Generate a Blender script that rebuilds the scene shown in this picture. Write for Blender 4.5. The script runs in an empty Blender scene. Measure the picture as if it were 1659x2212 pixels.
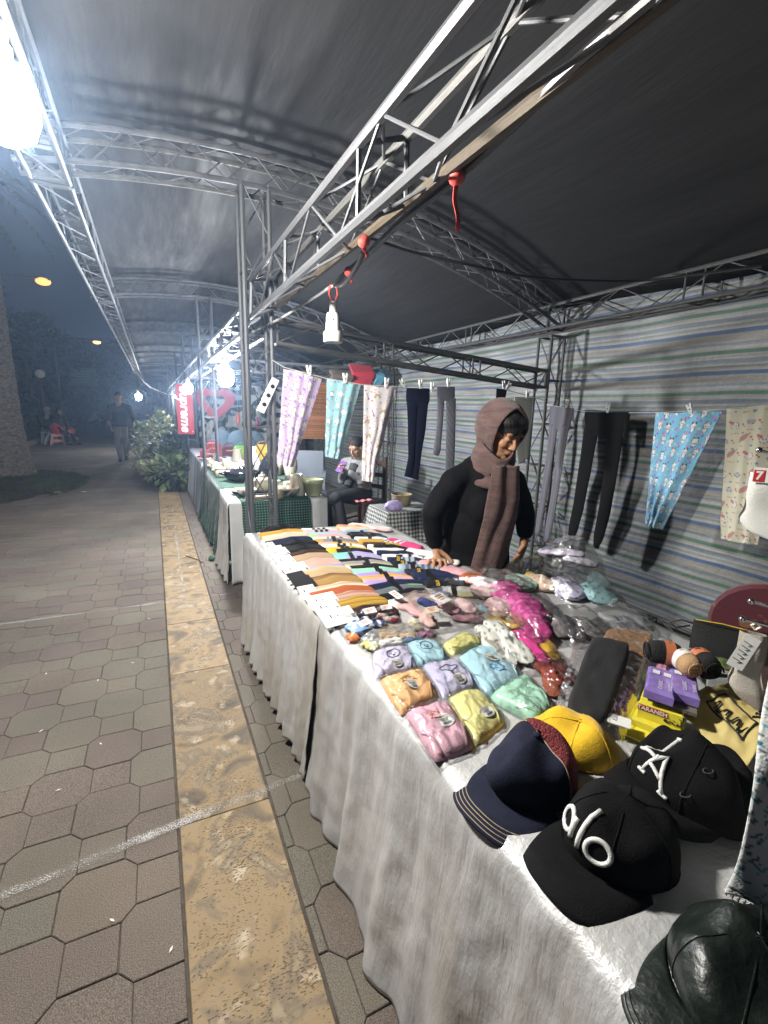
import bpy, bmesh, math, random
import numpy as np
from mathutils import Vector, Matrix, Euler, noise as mnoise
random.seed(7)
rng = np.random.default_rng(7)
PI = math.pi
R = math.radians
sc = bpy.context.scene
COL = sc.collection

# ------------------------------------------------------------------ camera, world, exposure
# ultra-wide phone held at 1.45 m, path runs along +Y, stalls to the right (+X)
cam = bpy.data.objects.new('camera', bpy.data.cameras.new('camera'))
COL.objects.link(cam)
right, up, back = Vector((.9020, -.4308, .0281)), Vector((.0637, .1969, .9784)), Vector((-.4270, -.8807, .2049))
right.normalize(); back = (back - right * back.dot(right)).normalized(); up = back.cross(right)
m = Matrix((right, up, back)).transposed().to_4x4()
m.translation = (0, 0, 1.45)
cam.matrix_world = m
cam.data.sensor_fit = 'HORIZONTAL'; cam.data.sensor_width = 36; cam.data.lens = 36 * 1020 / 1659
cam.data.clip_start = .02; cam.data.clip_end = 300
sc.camera = cam
w = bpy.data.worlds.new('World'); sc.world = w; w.use_nodes = True
bg = w.node_tree.nodes['Background']
bg.inputs[0].default_value = (.30, .34, .55, 1); bg.inputs[1].default_value = .055      # night sky over the town
sc.view_settings.view_transform = 'Standard'; sc.view_settings.look = 'None'
sc.view_settings.gamma = 1; sc.view_settings.use_curve_mapping = False
sc.view_settings.exposure = 0.2
sc.render.engine = 'CYCLES'
cy = sc.cycles
cy.use_denoising = True
cy.max_bounces = 6; cy.diffuse_bounces = 3; cy.glossy_bounces = 3; cy.transparent_max_bounces = 16
cy.transmission_bounces = 4; cy.volume_bounces = 0; cy.caustics_reflective = False; cy.caustics_refractive = False
cy.sample_clamp_indirect = 4

# ------------------------------------------------------------------ helpers
def tag(o, label=None, cat=None, group=None, kind=None):
    if label: o['label'] = label
    if cat: o['category'] = cat
    if group: o['group'] = group
    if kind: o['kind'] = kind
    return o
def place(o, parent):
    COL.objects.link(o)
    if parent is not None: o.parent = parent
    return o
def empty(name, loc=(0, 0, 0), rz=0, label=None, cat=None, group=None):
    o = bpy.data.objects.new(name, None); COL.objects.link(o)
    o.empty_display_size = .05
    o.location = loc; o.rotation_euler = (0, 0, rz)
    return tag(o, label, cat, group)
def copy_tree(o, parent=None):
    c = o.copy(); place(c, parent)
    for ch in o.children: copy_tree(ch, c)
    return c
class MB:
    def __init__(s): s.v = []; s.f = []; s.mi = []; s.cur = 0
    def add(s, vs, fs):
        b = len(s.v); s.v += [tuple(p) for p in vs]
        for f in fs: s.f.append([i + b for i in f]); s.mi.append(s.cur)
        return s
    def box(s, c, d, M=None):
        x, y, z = d[0] / 2, d[1] / 2, d[2] / 2
        vs = [Vector((sx * x, sy * y, sz * z)) for sz in (-1, 1) for sx, sy in ((-1, -1), (1, -1), (1, 1), (-1, 1))]
        if M is not None: vs = [M @ p for p in vs]
        c = Vector(c)
        return s.add([p + c for p in vs], [(3, 2, 1, 0), (4, 5, 6, 7), (0, 1, 5, 4), (1, 2, 6, 5), (2, 3, 7, 6), (3, 0, 4, 7)])
    def tube(s, pts, r, n=8, caps=True):
        pts = [Vector(p) for p in pts]; k = len(pts)
        rs = r if hasattr(r, '__len__') else [r] * k
        vs = []; nrm = None
        for i, p in enumerate(pts):
            t = (pts[min(i + 1, k - 1)] - pts[max(i - 1, 0)]).normalized()
            if nrm is None:
                nrm = t.orthogonal().normalized()
            else:
                nrm = (nrm - t * nrm.dot(t)); nrm = nrm.normalized() if nrm.length > 1e-6 else t.orthogonal().normalized()
            bn = t.cross(nrm)
            for j in range(n):
                a = 2 * PI * j / n
                vs.append(p + (nrm * math.cos(a) + bn * math.sin(a)) * rs[i])
        fs = [(i * n + j, i * n + (j + 1) % n, (i + 1) * n + (j + 1) % n, (i + 1) * n + j) for i in range(k - 1) for j in range(n)]
        if caps: fs += [tuple(range(n))[::-1], tuple((k - 1) * n + j for j in range(n))]
        return s.add(vs, fs)
    def lathe(s, prof, c=(0, 0, 0), n=20, M=None, caps=True):
        vs = []
        for r, z in prof:
            for j in range(n):
                a = 2 * PI * j / n
                p = Vector((r * math.cos(a), r * math.sin(a), z))
                vs.append((M @ p if M is not None else p) + Vector(c))
        k = len(prof)
        fs = [(i * n + j, i * n + (j + 1) % n, (i + 1) * n + (j + 1) % n, (i + 1) * n + j) for i in range(k - 1) for j in range(n)]
        if caps:
            if prof[0][0] > 1e-4: fs.append(tuple(range(n))[::-1])
            if prof[-1][0] > 1e-4: fs.append(tuple((k - 1) * n + j for j in range(n)))
        return s.add(vs, fs)
    def ell(s, c, r, n=14, k=8, M=None):
        prof = []
        vs = []; c = Vector(c)
        for i in range(k + 1):
            t = PI * i / k - PI / 2
            for j in range(n):
                a = 2 * PI * j / n
                p = Vector((r[0] * math.cos(t) * math.cos(a), r[1] * math.cos(t) * math.sin(a), r[2] * math.sin(t)))
                vs.append((M @ p if M is not None else p) + c)
        fs = [(i * n + j, i * n + (j + 1) % n, (i + 1) * n + (j + 1) % n, (i + 1) * n + j) for i in range(k) for j in range(n)]
        return s.add(vs, fs)
    def grid(s, fn, nu, nv, flip=False):
        vs = [fn(i / nu, j / nv) for j in range(nv + 1) for i in range(nu + 1)]
        W_ = nu + 1
        fs = [(j * W_ + i, j * W_ + i + 1, (j + 1) * W_ + i + 1, (j + 1) * W_ + i) for j in range(nv) for i in range(nu)]
        if flip: fs = [f[::-1] for f in fs]
        return s.add(vs, fs)
    def prism(s, poly, h, M=None, z0=0, bev=0):
        n = len(poly)
        P = [Vector((x, y, 0)) for x, y in poly]
        rings = [[p + Vector((0, 0, z0)) for p in P]]
        if bev:
            cen = sum(P, Vector()) / n
            rings.append([p + Vector((0, 0, z0 + h - bev)) for p in P])
            ins = []
            for i in range(n):
                a, b, c_ = P[i - 1], P[i], P[(i + 1) % n]
                d1 = (b - a).normalized(); d2 = (c_ - b).normalized()
                nn = Vector((-(d1.y + d2.y), d1.x + d2.x, 0)); nn = nn.normalized() if nn.length > 1e-6 else Vector((-d1.y, d1.x, 0))
                ins.append(b + nn * bev + Vector((0, 0, z0 + h)))
            rings.append(ins)
        else:
            rings.append([p + Vector((0, 0, z0 + h)) for p in P])
        vs = [p for r_ in rings for p in r_]
        if M is not None: vs = [M @ p for p in vs]
        fs = [(k * n + i, k * n + (i + 1) % n, (k + 1) * n + (i + 1) % n, (k + 1) * n + i) for k in range(len(rings) - 1) for i in range(n)]
        fs += [tuple(range(n))[::-1], tuple((len(rings) - 1) * n + i for i in range(n))]
        return s.add(vs, fs)
    def mesh(s, name, mats, smooth=True):
        me = bpy.data.meshes.new(name)
        me.from_pydata(s.v, [], s.f)
        for q in (mats if isinstance(mats, (list, tuple)) else [mats]): me.materials.append(q)
        me.polygons.foreach_set('use_smooth', [bool(smooth)] * len(me.polygons))
        me.polygons.foreach_set('material_index', s.mi)
        me.update()
        if smooth and smooth != 'all':
            try: me.set_sharp_from_angle(angle=R(40))
            except Exception: pass
        return me
    def build(s, name, mats, parent=None, smooth=True, loc=None, rot=None, sub=0, solid=0):
        o = bpy.data.objects.new(name, s.mesh(name, mats, smooth)); place(o, parent)
        if loc is not None: o.location = loc
        if rot is not None: o.rotation_euler = rot
        if solid:
            q = o.modifiers.new('thickness', 'SOLIDIFY'); q.thickness = solid; q.offset = 0
        if sub:
            q = o.modifiers.new('subdivision', 'SUBSURF'); q.levels = sub; q.render_levels = sub
        return o
def nz(x, y, z=0): return mnoise.noise(Vector((x, y, z)))

# unit rod shared by all braces
_rod = {}
def rod(name, p0, p1, r, mat, parent, off=Vector()):
    key = mat.name
    if key not in _rod:
        _rod[key] = MB().tube([(0, 0, 0), (0, 0, 1)], 1, 7).mesh('rod', mat)
    p0, p1 = Vector(p0) - off, Vector(p1) - off
    d = p1 - p0
    o = bpy.data.objects.new(name, _rod[key]); place(o, parent)
    q = d.to_track_quat('Z', 'Y')
    o.location = p0; o.rotation_mode = 'QUATERNION'; o.rotation_quaternion = q
    o.scale = (r, r, d.length)
    return o

# ------------------------------------------------------------------ materials
def M(name, col, rough=.6, metal=0., var=0., vscale=8., bump=0., bscale=40., spec=.5, stretch=None, sheen=0., col2=None, coat=0., alpha=None):
    m_ = bpy.data.materials.new(name); m_.use_nodes = True
    nt = m_.node_tree; b = nt.nodes['Principled BSDF']
    b.inputs['Base Color'].default_value = (*col, 1)
    b.inputs['Roughness'].default_value = rough; b.inputs['Metallic'].default_value = metal
    b.inputs['Specular IOR Level'].default_value = spec
    if sheen: b.inputs['Sheen Weight'].default_value = sheen
    if coat: b.inputs['Coat Weight'].default_value = coat; b.inputs['Coat Roughness'].default_value = .15
    tc = None
    if var or bump:
        tc = nt.nodes.new('ShaderNodeTexCoord'); mp = nt.nodes.new('ShaderNodeMapping')
        nt.links.new(tc.outputs['Object'], mp.inputs[0])
        if stretch: mp.inputs['Scale'].default_value = stretch
    if var:
        n = nt.nodes.new('ShaderNodeTexNoise'); n.inputs['Scale'].default_value = vscale; n.inputs['Detail'].default_value = 5
        nt.links.new(mp.outputs[0], n.inputs[0])
        r_ = nt.nodes.new('ShaderNodeMapRange'); r_.inputs[1].default_value = .3; r_.inputs[2].default_value = .7
        nt.links.new(n.outputs['Fac'], r_.inputs[0])
        mx = nt.nodes.new('ShaderNodeMix'); mx.data_type = 'RGBA'
        c2 = col2 or tuple(min(1, c * (1 + var)) for c in col)
        c1 = col if col2 else tuple(c * (1 - var) for c in col)
        mx.inputs[6].default_value = (*c1, 1); mx.inputs[7].default_value = (*c2, 1)
        nt.links.new(r_.outputs[0], mx.inputs[0]); nt.links.new(mx.outputs[2], b.inputs['Base Color'])
    if bump:
        n = nt.nodes.new('ShaderNodeTexNoise'); n.inputs['Scale'].default_value = bscale; n.inputs['Detail'].default_value = 4
        nt.links.new(mp.outputs[0], n.inputs[0])
        bp = nt.nodes.new('ShaderNodeBump'); bp.inputs['Strength'].default_value = min(1, bump); bp.inputs['Distance'].default_value = .01 * max(1, bump)
        nt.links.new(n.outputs['Fac'], bp.inputs['Height']); nt.links.new(bp.outputs[0], b.inputs['Normal'])
    return m_
def node(nt, t, **kw):
    n = nt.nodes.new(t)
    for k, v in kw.items(): setattr(n, k, v)
    return n
def glow(name, col, strength):
    m_ = bpy.data.materials.new(name); m_.use_nodes = True
    b = m_.node_tree.nodes['Principled BSDF']
    b.inputs['Base Color'].default_value = (*col, 1)
    b.inputs['Emission Color'].default_value = (*col, 1); b.inputs['Emission Strength'].default_value = strength
    return m_
def obj_rand(m_, amount=.25, sat=.0):
    """slight per-piece brightness change, so no two stones or slats are the same"""
    nt = m_.node_tree; b = nt.nodes['Principled BSDF']
    oi = node(nt, 'ShaderNodeObjectInfo'); mr = node(nt, 'ShaderNodeMapRange')
    mr.inputs[3].default_value = 1 - amount; mr.inputs[4].default_value = 1 + amount
    nt.links.new(oi.outputs['Random'], mr.inputs[0])
    hs = node(nt, 'ShaderNodeHueSaturation')
    nt.links.new(mr.outputs[0], hs.inputs['Value'])
    lk = b.inputs['Base Color'].links
    if lk: nt.links.new(lk[0].from_socket, hs.inputs['Color'])
    else: hs.inputs['Color'].default_value = b.inputs['Base Color'].default_value
    nt.links.new(hs.outputs[0], b.inputs['Base Color'])
    return m_
_plain = {}
def plain(col, rough=.75, bump=.25, var=.12, sheen=.15, bscale=120, **kw):
    """plain dyed fabric or paint of one colour, cached"""
    k = (tuple(round(c, 3) for c in col), rough, bump, sheen)
    if k not in _plain:
        _plain[k] = M('cloth_%d' % len(_plain), col, rough, var=var, vscale=25, bump=bump, bscale=bscale, sheen=sheen, **kw)
    return _plain[k]
STEEL = M('galvanised_steel', (.105, .108, .115), .5, .5, var=.3, vscale=14, bump=.15, bscale=90)
STEEL_DULL = M('dull_steel', (.10, .10, .097), .58, .45, var=.35, vscale=18, bump=.2, bscale=90)
RUSTY = M('stained_steel', (.075, .058, .038), .6, .4, var=.45, vscale=12, bump=.25, bscale=80)
BLACKCABLE = M('black_cable', (.012, .012, .014), .4)
WHITEPL = M('white_plastic', (.75, .75, .72), .35, var=.06, vscale=20)
BLACK = M('black_plastic', (.012, .012, .013), .35)
# ------------------------------------------------------------------ ground, pavers, stone strip, paint
asph = M('bedding_sand', (.075, .062, .048), .95, var=.3, vscale=30, bump=.4, bscale=60)
b = MB(); b.add([(-32, -8, -.007), (14, -8, -.007), (14, 62, -.007), (-32, 62, -.007)], [(0, 1, 2, 3)])
ground = b.build('ground', asph, smooth=False); tag(ground, kind='structure')

def paver_mat():
    m_ = M('concrete_paver', (.135, .115, .098), .88, var=.3, vscale=5, bump=.5, bscale=230)
    nt = m_.node_tree; bs = nt.nodes['Principled BSDF']
    src = bs.inputs['Base Color'].links[0].from_socket
    geo = node(nt, 'ShaderNodeNewGeometry'); tc = node(nt, 'ShaderNodeTexCoord'); oi = node(nt, 'ShaderNodeObjectInfo')
    # aggregate speckle
    v = node(nt, 'ShaderNodeTexNoise'); v.inputs['Scale'].default_value = 330; v.inputs['Detail'].default_value = 2
    nt.links.new(geo.outputs['Position'], v.inputs[0])
    mr = node(nt, 'ShaderNodeMapRange'); mr.inputs[1].default_value = .35; mr.inputs[2].default_value = .68; mr.inputs[3].default_value = .55; mr.inputs[4].default_value = 1.5
    nt.links.new(v.outputs['Fac'], mr.inputs[0])
    # stain over the whole walk
    s_ = node(nt, 'ShaderNodeTexNoise'); s_.inputs['Scale'].default_value = 1.3; s_.inputs['Detail'].default_value = 6
    nt.links.new(geo.outputs['Position'], s_.inputs[0])
    mr2 = node(nt, 'ShaderNodeMapRange'); mr2.inputs[1].default_value = .3; mr2.inputs[2].default_value = .7; mr2.inputs[3].default_value = .75; mr2.inputs[4].default_value = 1.2
    nt.links.new(s_.outputs['Fac'], mr2.inputs[0])
    mu = node(nt, 'ShaderNodeMath', operation='MULTIPLY'); nt.links.new(mr.outputs[0], mu.inputs[0]); nt.links.new(mr2.outputs[0], mu.inputs[1])
    # tone of each stone: purple-brown or greenish grey
    at = node(nt, 'ShaderNodeAttribute'); at.attribute_name = 'tone'
    ad = node(nt, 'ShaderNodeMath', operation='ADD'); nt.links.new(at.outputs['Fac'], ad.inputs[0]); nt.links.new(oi.outputs['Random'], ad.inputs[1])
    fr = node(nt, 'ShaderNodeMath', operation='FRACT'); nt.links.new(ad.outputs[0], fr.inputs[0])
    cr = node(nt, 'ShaderNodeValToRGB'); e = cr.color_ramp.elements
    e[0].position = 0; e[0].color = (.140, .112, .098, 1); e[1].position = .38; e[1].color = (.160, .130, .103, 1)
    x_ = e.new(.62); x_.color = (.148, .132, .106, 1); x_ = e.new(1.); x_.color = (.170, .147, .115, 1)
    nt.links.new(fr.outputs[0], cr.inputs[0])
    mx = node(nt, 'ShaderNodeMix', data_type='RGBA'); mx.blend_type = 'MULTIPLY'; mx.inputs[0].default_value = 1
    cmb = node(nt, 'ShaderNodeCombineColor')
    for i in range(3): nt.links.new(mu.outputs[0], cmb.inputs[i])
    nt.links.new(cr.outputs[0], mx.inputs[6]); nt.links.new(cmb.outputs[0], mx.inputs[7])
    nt.links.new(mx.outputs[2], bs.inputs['Base Color'])
    return m_
PAVER = paver_mat()
A_, C_, S_, E_ = .135, .0375, .137, .040
PX, PY = 2 * A_ + 2 * C_, S_ + E_
g = .0017                                             # half joint
def octagon(cx, cy):
    x1, x2, y1, y2 = A_ / 2, A_ / 2 + C_, S_ / 2, S_ / 2 + E_
    k = g
    return [(cx + px, cy + py) for px, py in ((-x2 + k, -y1), (-x1, -y2 + k), (x1, -y2 + k), (x2 - k * .4, -y1), (x2 - k * .4, y1), (x1, y2 - k), (-x1, y2 - k), (-x2 + k, y1))]
def square(cx, cy, flip):
    x = A_ / 2
    return [(cx - x + g * .3, cy - S_ / 2 + g), (cx + x - g, cy - S_ / 2 + g), (cx + x - g, cy + S_ / 2 - g), (cx - x + g * .3, cy + S_ / 2 - g)]
XS0, XS1 = -.012, .307                                # the yellow strip lies between these
def clip(poly, xa, xb):
    for lim, sgn in ((xa, 1), (xb, -1)):
        if lim is None: continue
        out = []
        for i, p in enumerate(poly):
            q_ = poly[(i + 1) % len(poly)]
            ip, iq = (p[0] - lim) * sgn >= 0, (q_[0] - lim) * sgn >= 0
            if ip: out.append(p)
            if ip != iq:
                t = (lim - p[0]) / (q_[0] - p[0]); out.append((lim, p[1] + t * (q_[1] - p[1])))
        poly = out
        if len(poly) < 3: return []
    return poly
def poly_area(p): return abs(sum(p[i - 1][0] * p[i][1] - p[i][0] * p[i - 1][1] for i in range(len(p)))) / 2
pavement = empty('pavement', (0, 0, 0)); tag(pavement, kind='structure')
stones = []
for j in range(-14, 120):
    y = 2.28 + PY * j
    if y < -.2 or y > 17: continue
    for i in range(-22, 11):
        x = -.417 + PX * (i + (.5 if j % 2 else 0))
        # three visible sets: whole stones left of the strip, stones cut by it, stones right of it
        for xa, xb in ((-7, XS0 - .006), (XS1 + .006, 3.3)):
            a = clip(octagon(x, y), xa, xb); s_ = clip(square(x + A_ + C_, y, 0), xa, xb)
            ps = [p for p in (a, s_) if len(p) > 2 and poly_area(p) > 6e-4]
            if ps : stones.append((y if y > .55 else 9 + y, x, y, ps))
stones.sort(key=lambda t: (t[0] + abs(t[1] + .3) * .35 + (20 if t[1] > .75 else 0)))
whole = {}
rest = MB(); tones = []
for n_, (_, x, y, ps) in enumerate(stones):
    if n_ < 300:
        b = MB()
        for p in ps: b.prism([(px - x, py - y) for px, py in p], .02, z0=-.02, bev=.0024)
        key = tuple((round(vx, 4), round(vy, 4), round(vz, 4)) for vx, vy, vz in b.v)
        if key not in whole: whole[key] = b.mesh('paver', PAVER, smooth=False)
        o = bpy.data.objects.new('paver', whole[key]); place(o, pavement)
        o.location = (x, y, nz(x * 7, y * 7) * .002); o.rotation_euler = (nz(x * 9, y * 5) * .008, nz(x * 5, y * 9, 3) * .008, nz(x * 5, y * 9, 7) * .008)
    else:
        k0 = len(rest.v)
        t = random.random()
        for p in ps: rest.prism(p, .02, z0=-.02 + nz(x * 7, y * 7) * .002, bev=.0024)
        tones += [t] * (len(rest.v) - k0)
o = rest.build('paver', PAVER, pavement, smooth=False); tag(o, kind='stuff')
at = o.data.attributes.new('tone', 'FLOAT', 'POINT'); at.data.foreach_set('value', tones)
# far part of the walk, where single stones are below a few pixels
b = MB(); b.grid(lambda u, v: (-7 + 8.9 * u, 16.95 + 40 * v, -.003), 4, 20)
far = b.build('far_paving', PAVER, pavement, smooth=False)

# yellow travertine strip
def trav():
    m_ = M('travertine', (.42, .27, .10), .72)
    nt = m_.node_tree; bs = nt.nodes['Principled BSDF']
    geo = node(nt, 'ShaderNodeNewGeometry'); oi = node(nt, 'ShaderNodeObjectInfo')
    ofs = node(nt, 'ShaderNodeVectorMath', operation='ADD')
    sc_ = node(nt, 'ShaderNodeVectorMath', operation='SCALE'); nt.links.new(oi.outputs['Location'], sc_.inputs[0]); sc_.inputs['Scale'].default_value = 3.1
    nt.links.new(geo.outputs['Position'], ofs.inputs[0]); nt.links.new(sc_.outputs[0], ofs.inputs[1])
    n1 = node(nt, 'ShaderNodeTexNoise'); n1.inputs['Scale'].default_value = 5.5; n1.inputs['Detail'].default_value = 8; n1.inputs['Distortion'].default_value = .9
    nt.links.new(ofs.outputs[0], n1.inputs[0])
    cr = node(nt, 'ShaderNodeValToRGB'); e = cr.color_ramp.elements
    e[0].position = .28; e[0].color = (.10, .078, .055, 1); e[1].position = .74; e[1].color = (.38, .32, .23, 1)
    for p_, c_ in ((.38, (.20, .145, .085, 1)), (.46, (.34, .235, .115, 1)), (.53, (.35, .25, .135, 1)), (.60, (.22, .165, .105, 1)), (.66, (.37, .29, .175, 1))):
        q_ = e.new(p_); q_.color = c_
    nt.links.new(n1.outputs['Fac'], cr.inputs[0])
    hs = node(nt, 'ShaderNodeHueSaturation'); mr = node(nt, 'ShaderNodeMapRange'); mr.inputs[3].default_value = .68; mr.inputs[4].default_value = 1.02
    nt.links.new(oi.outputs['Random'], mr.inputs[0]); nt.links.new(mr.outputs[0], hs.inputs['Value']); nt.links.new(cr.outputs[0], hs.inputs['Color'])
    # pits: clustered dark holes
    n2 = node(nt, 'ShaderNodeTexNoise'); n2.inputs['Scale'].default_value = 170; n2.inputs['Detail'].default_value = 4
    mp = node(nt, 'ShaderNodeMapping'); mp.inputs['Scale'].default_value = (.6, 1.2, 1); nt.links.new(ofs.outputs[0], mp.inputs[0]); nt.links.new(mp.outputs[0], n2.inputs[0])
    n3 = node(nt, 'ShaderNodeTexNoise'); n3.inputs['Scale'].default_value = 5.5; n3.inputs['Detail'].default_value = 5; nt.links.new(ofs.outputs[0], n3.inputs[0])
    mu = node(nt, 'ShaderNodeMath', operation='MULTIPLY_ADD'); nt.links.new(n3.outputs['Fac'], mu.inputs[0]); mu.inputs[1].default_value = .55; nt.links.new(n2.outputs['Fac'], mu.inputs[2])
    p_ = node(nt, 'ShaderNodeMapRange'); p_.inputs[1].default_value = .885; p_.inputs[2].default_value = .97; nt.links.new(mu.outputs[0], p_.inputs[0])
    # pale scuffed patches
    n4 = node(nt, 'ShaderNodeTexNoise'); n4.inputs['Scale'].default_value = 11; n4.inputs['Detail'].default_value = 9; nt.links.new(ofs.outputs[0], n4.inputs[0])
    p4 = node(nt, 'ShaderNodeMapRange'); p4.inputs[1].default_value = .58; p4.inputs[2].default_value = .68; p4.inputs[4].default_value = .7; nt.links.new(n4.outputs['Fac'], p4.inputs[0])
    mxp = node(nt, 'ShaderNodeMix', data_type='RGBA'); nt.links.new(p4.outputs[0], mxp.inputs[0]); nt.links.new(hs.outputs[0], mxp.inputs[6]); mxp.inputs[7].default_value = (.52, .43, .31, 1)
    mx = node(nt, 'ShaderNodeMix', data_type='RGBA'); nt.links.new(p_.outputs[0], mx.inputs[0]); nt.links.new(mxp.outputs[2], mx.inputs[6]); mx.inputs[7].default_value = (.15, .11, .07, 1)
    nt.links.new(mx.outputs[2], bs.inputs['Base Color'])
    bp = node(nt, 'ShaderNodeBump'); bp.inputs['Strength'].default_value = .7; bp.inputs['Distance'].default_value = .006; bp.invert = True
    nt.links.new(p_.outputs[0], bp.inputs['Height']); nt.links.new(bp.outputs[0], bs.inputs['Normal'])
    return m_
TRAV = trav()
strip = empty('stone_strip', (0, 0, 0)); tag(strip, kind='structure')
y = -.35
cuts = [-.35, .45, 1.56, 2.62, 3.30, 3.78, 4.35, 5.0, 5.62, 6.1, 6.55, 7.1, 7.75, 8.3, 9.0, 9.7, 10.5, 11.3, 12.2, 13, 14, 15, 16.2, 17.5, 19, 21]
for y0, y1 in zip(cuts, cuts[1:]):
    xa, xb = XS0 + .003, XS1 - .003
    poly = [(xa, y0 + .0015), (xb, y0 + .0015), (xb, y1 - .0015), (xa, y1 - .0015)]
    if y0 < 0: poly = [(xa, y0), (xb, y0), (xb, y1 - .02), (xb - .012, y1 - .004), (xa, y1 - .0015)]
    cxm, cym = (xa + xb) / 2, (y0 + y1) / 2
    o = MB().prism([(px - cxm, py - cym) for px, py in poly], .03, z0=-.027, bev=.003).build('stone_slab', TRAV, strip, smooth=False)
    o.location = (cxm, cym, random.uniform(-.001, .001))
# painted bay lines, worn
def paint():
    m_ = M('worn_white_paint', (.42, .41, .385), .8)
    nt = m_.node_tree; bs = nt.nodes['Principled BSDF']; out = nt.nodes['Material Output']
    geo = node(nt, 'ShaderNodeNewGeometry')
    n1 = node(nt, 'ShaderNodeTexNoise'); n1.inputs['Scale'].default_value = 240; n1.inputs['Detail'].default_value = 3; nt.links.new(geo.outputs['Position'], n1.inputs[0])
    n2 = node(nt, 'ShaderNodeTexNoise'); n2.inputs['Scale'].default_value = 6; n2.inputs['Detail'].default_value = 4; nt.links.new(geo.outputs['Position'], n2.inputs[0])
    at = node(nt, 'ShaderNodeAttribute'); at.attribute_name = 'edge'
    a = node(nt, 'ShaderNodeMath', operation='MULTIPLY_ADD'); nt.links.new(n2.outputs['Fac'], a.inputs[0]); a.inputs[1].default_value = .5; nt.links.new(n1.outputs['Fac'], a.inputs[2])
    c = node(nt, 'ShaderNodeMath', operation='MULTIPLY_ADD'); nt.links.new(at.outputs['Fac'], c.inputs[0]); c.inputs[1].default_value = .34; nt.links.new(a.outputs[0], c.inputs[2])
    mr = node(nt, 'ShaderNodeMapRange'); mr.inputs[1].default_value = 1.05; mr.inputs[2].default_value = 1.18; nt.links.new(c.outputs[0], mr.inputs[0])
    tr = node(nt, 'ShaderNodeBsdfTransparent'); mx = node(nt, 'ShaderNodeMixShader')
    nt.links.new(mr.outputs[0], mx.inputs[0]); nt.links.new(tr.outputs[0], mx.inputs[1]); nt.links.new(bs.outputs[0], mx.inputs[2]); nt.links.new(mx.outputs[0], out.inputs[0])
    return m_
PAINT = paint()
def line(p0, p1, wd, z=.0045):
    p0, p1 = Vector((*p0, z)), Vector((*p1, z)); d = (p1 - p0).normalized(); n_ = Vector((-d.y, d.x, 0))
    nu = max(2, int((p1 - p0).length / .08)); b = MB()
    b.grid(lambda u, v: p0.lerp(p1, u) + n_ * ((v - .5) * wd + nz(u * nu * .5, v, p0.x) * .006), nu, 4)
    o = b.build('painted_line', PAINT, smooth=False); tag(o, kind='structure')
    at = o.data.attributes.new('edge', 'FLOAT', 'POINT')
    at.data.foreach_set('value', [(0, .85, 1, .85, 0)[j] for j in range(5) for i in range(nu + 1)])
line((-1.3, 1.42), (.50, 1.63), .062); line((-4, 3.70), (.46, 3.73), .045)
line((-4.2, 7.25), (.46, 7.42), .05); line((-4.2, 8.25), (.46, 8.42), .05); line((-6, 14.1), (.1, 14.3), .06); line((-6, 15.1), (.1, 15.3), .06)
line((-2.95, 13), (-2.90, 34), .06); line((.125, 3.72), (.16, 7.4), .035)
# ------------------------------------------------------------------ steel trusses
def ring_frame(root, pts, r, mat, off, name='end_bar'):
    for i in range(4): rod(name, pts[i], pts[(i + 1) % 4], r, mat, root, off)
def truss(name, label, c0, c1, nb, rc=.0165, rl=.0055, group=None, mat=STEEL, lmat=STEEL, cat='truss', rungs=2, pieces=True, seed=0, chordmats=None):
    """box truss between two square ends; chords, end bars, rungs and zig-zag braces are its parts"""
    c0 = [Vector(p) for p in c0]; c1 = [Vector(p) for p in c1]
    base = (sum(c0, Vector()) / 4).copy()
    root = empty(name, base, label=label, cat=cat, group=group)
    for i in range(4):
        rod('chord', c0[i], c1[i], rc, (chordmats or [mat] * 4)[i], root, base)
    rd = random.Random(seed)
    P = lambda i, t: c0[i].lerp(c1[i], t)
    segs = []
    for f in range(4):
        i, j = f, (f + 1) % 4
        for k in range(nb):
            t0, t1 = k / nb, (k + 1) / nb
            a, b_ = (i, j) if (k + f) % 2 == 0 else (j, i)
            segs.append(('brace', P(a, t0), P(b_, t1), rl))
        for k in range(1, rungs + 1):
            t = k / (rungs + 1)
            segs.append(('rung', P(i, t), P(j, t), rl * 1.5))
            segs.append(('rung', P(i, t + .03), P(j, t + .03), rl * 1.5)) if rungs < 3 else None
    segs = [s_ for s_ in segs if s_]
    if pieces:
        for nme, p, q_, r_ in segs: rod(nme, p, q_, r_, lmat, root, base)
        ring_frame(root, [P(i, .004) for i in range(4)], rc * .8, mat, base); ring_frame(root, [P(i, .996) for i in range(4)], rc * .8, mat, base)
    else:
        b = MB()
        for nme, p, q_, r_ in segs: b.tube([p - base, q_ - base], r_, 4, False)
        o = b.build('lacing', lmat, root); tag(o, kind='stuff')
    return root
def sq(x, y, z, ax, h=.075, v=None):
    """square section, normal to axis ax"""
    v = v or h
    if ax == 'z': return [(x - h, y - v, z), (x + h, y - v, z), (x + h, y + v, z), (x - h, y + v, z)]
    if ax == 'y': return [(x - h, y, z - v), (x + h, y, z - v), (x + h, y, z + v), (x - h, y, z + v)]
    return [(x, y - h, z - v), (x, y + h, z - v), (x, y + h, z + v), (x, y - h, z + v)]
def zarch(x): return 2.86 - .09 * (x - .6) ** 2
ROWS = [3.08 + 3.06 * k for k in range(9)]
ordn = ['nearest', 'second', 'third', 'fourth', 'fifth', 'sixth', 'seventh', 'eighth', 'ninth']
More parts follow.
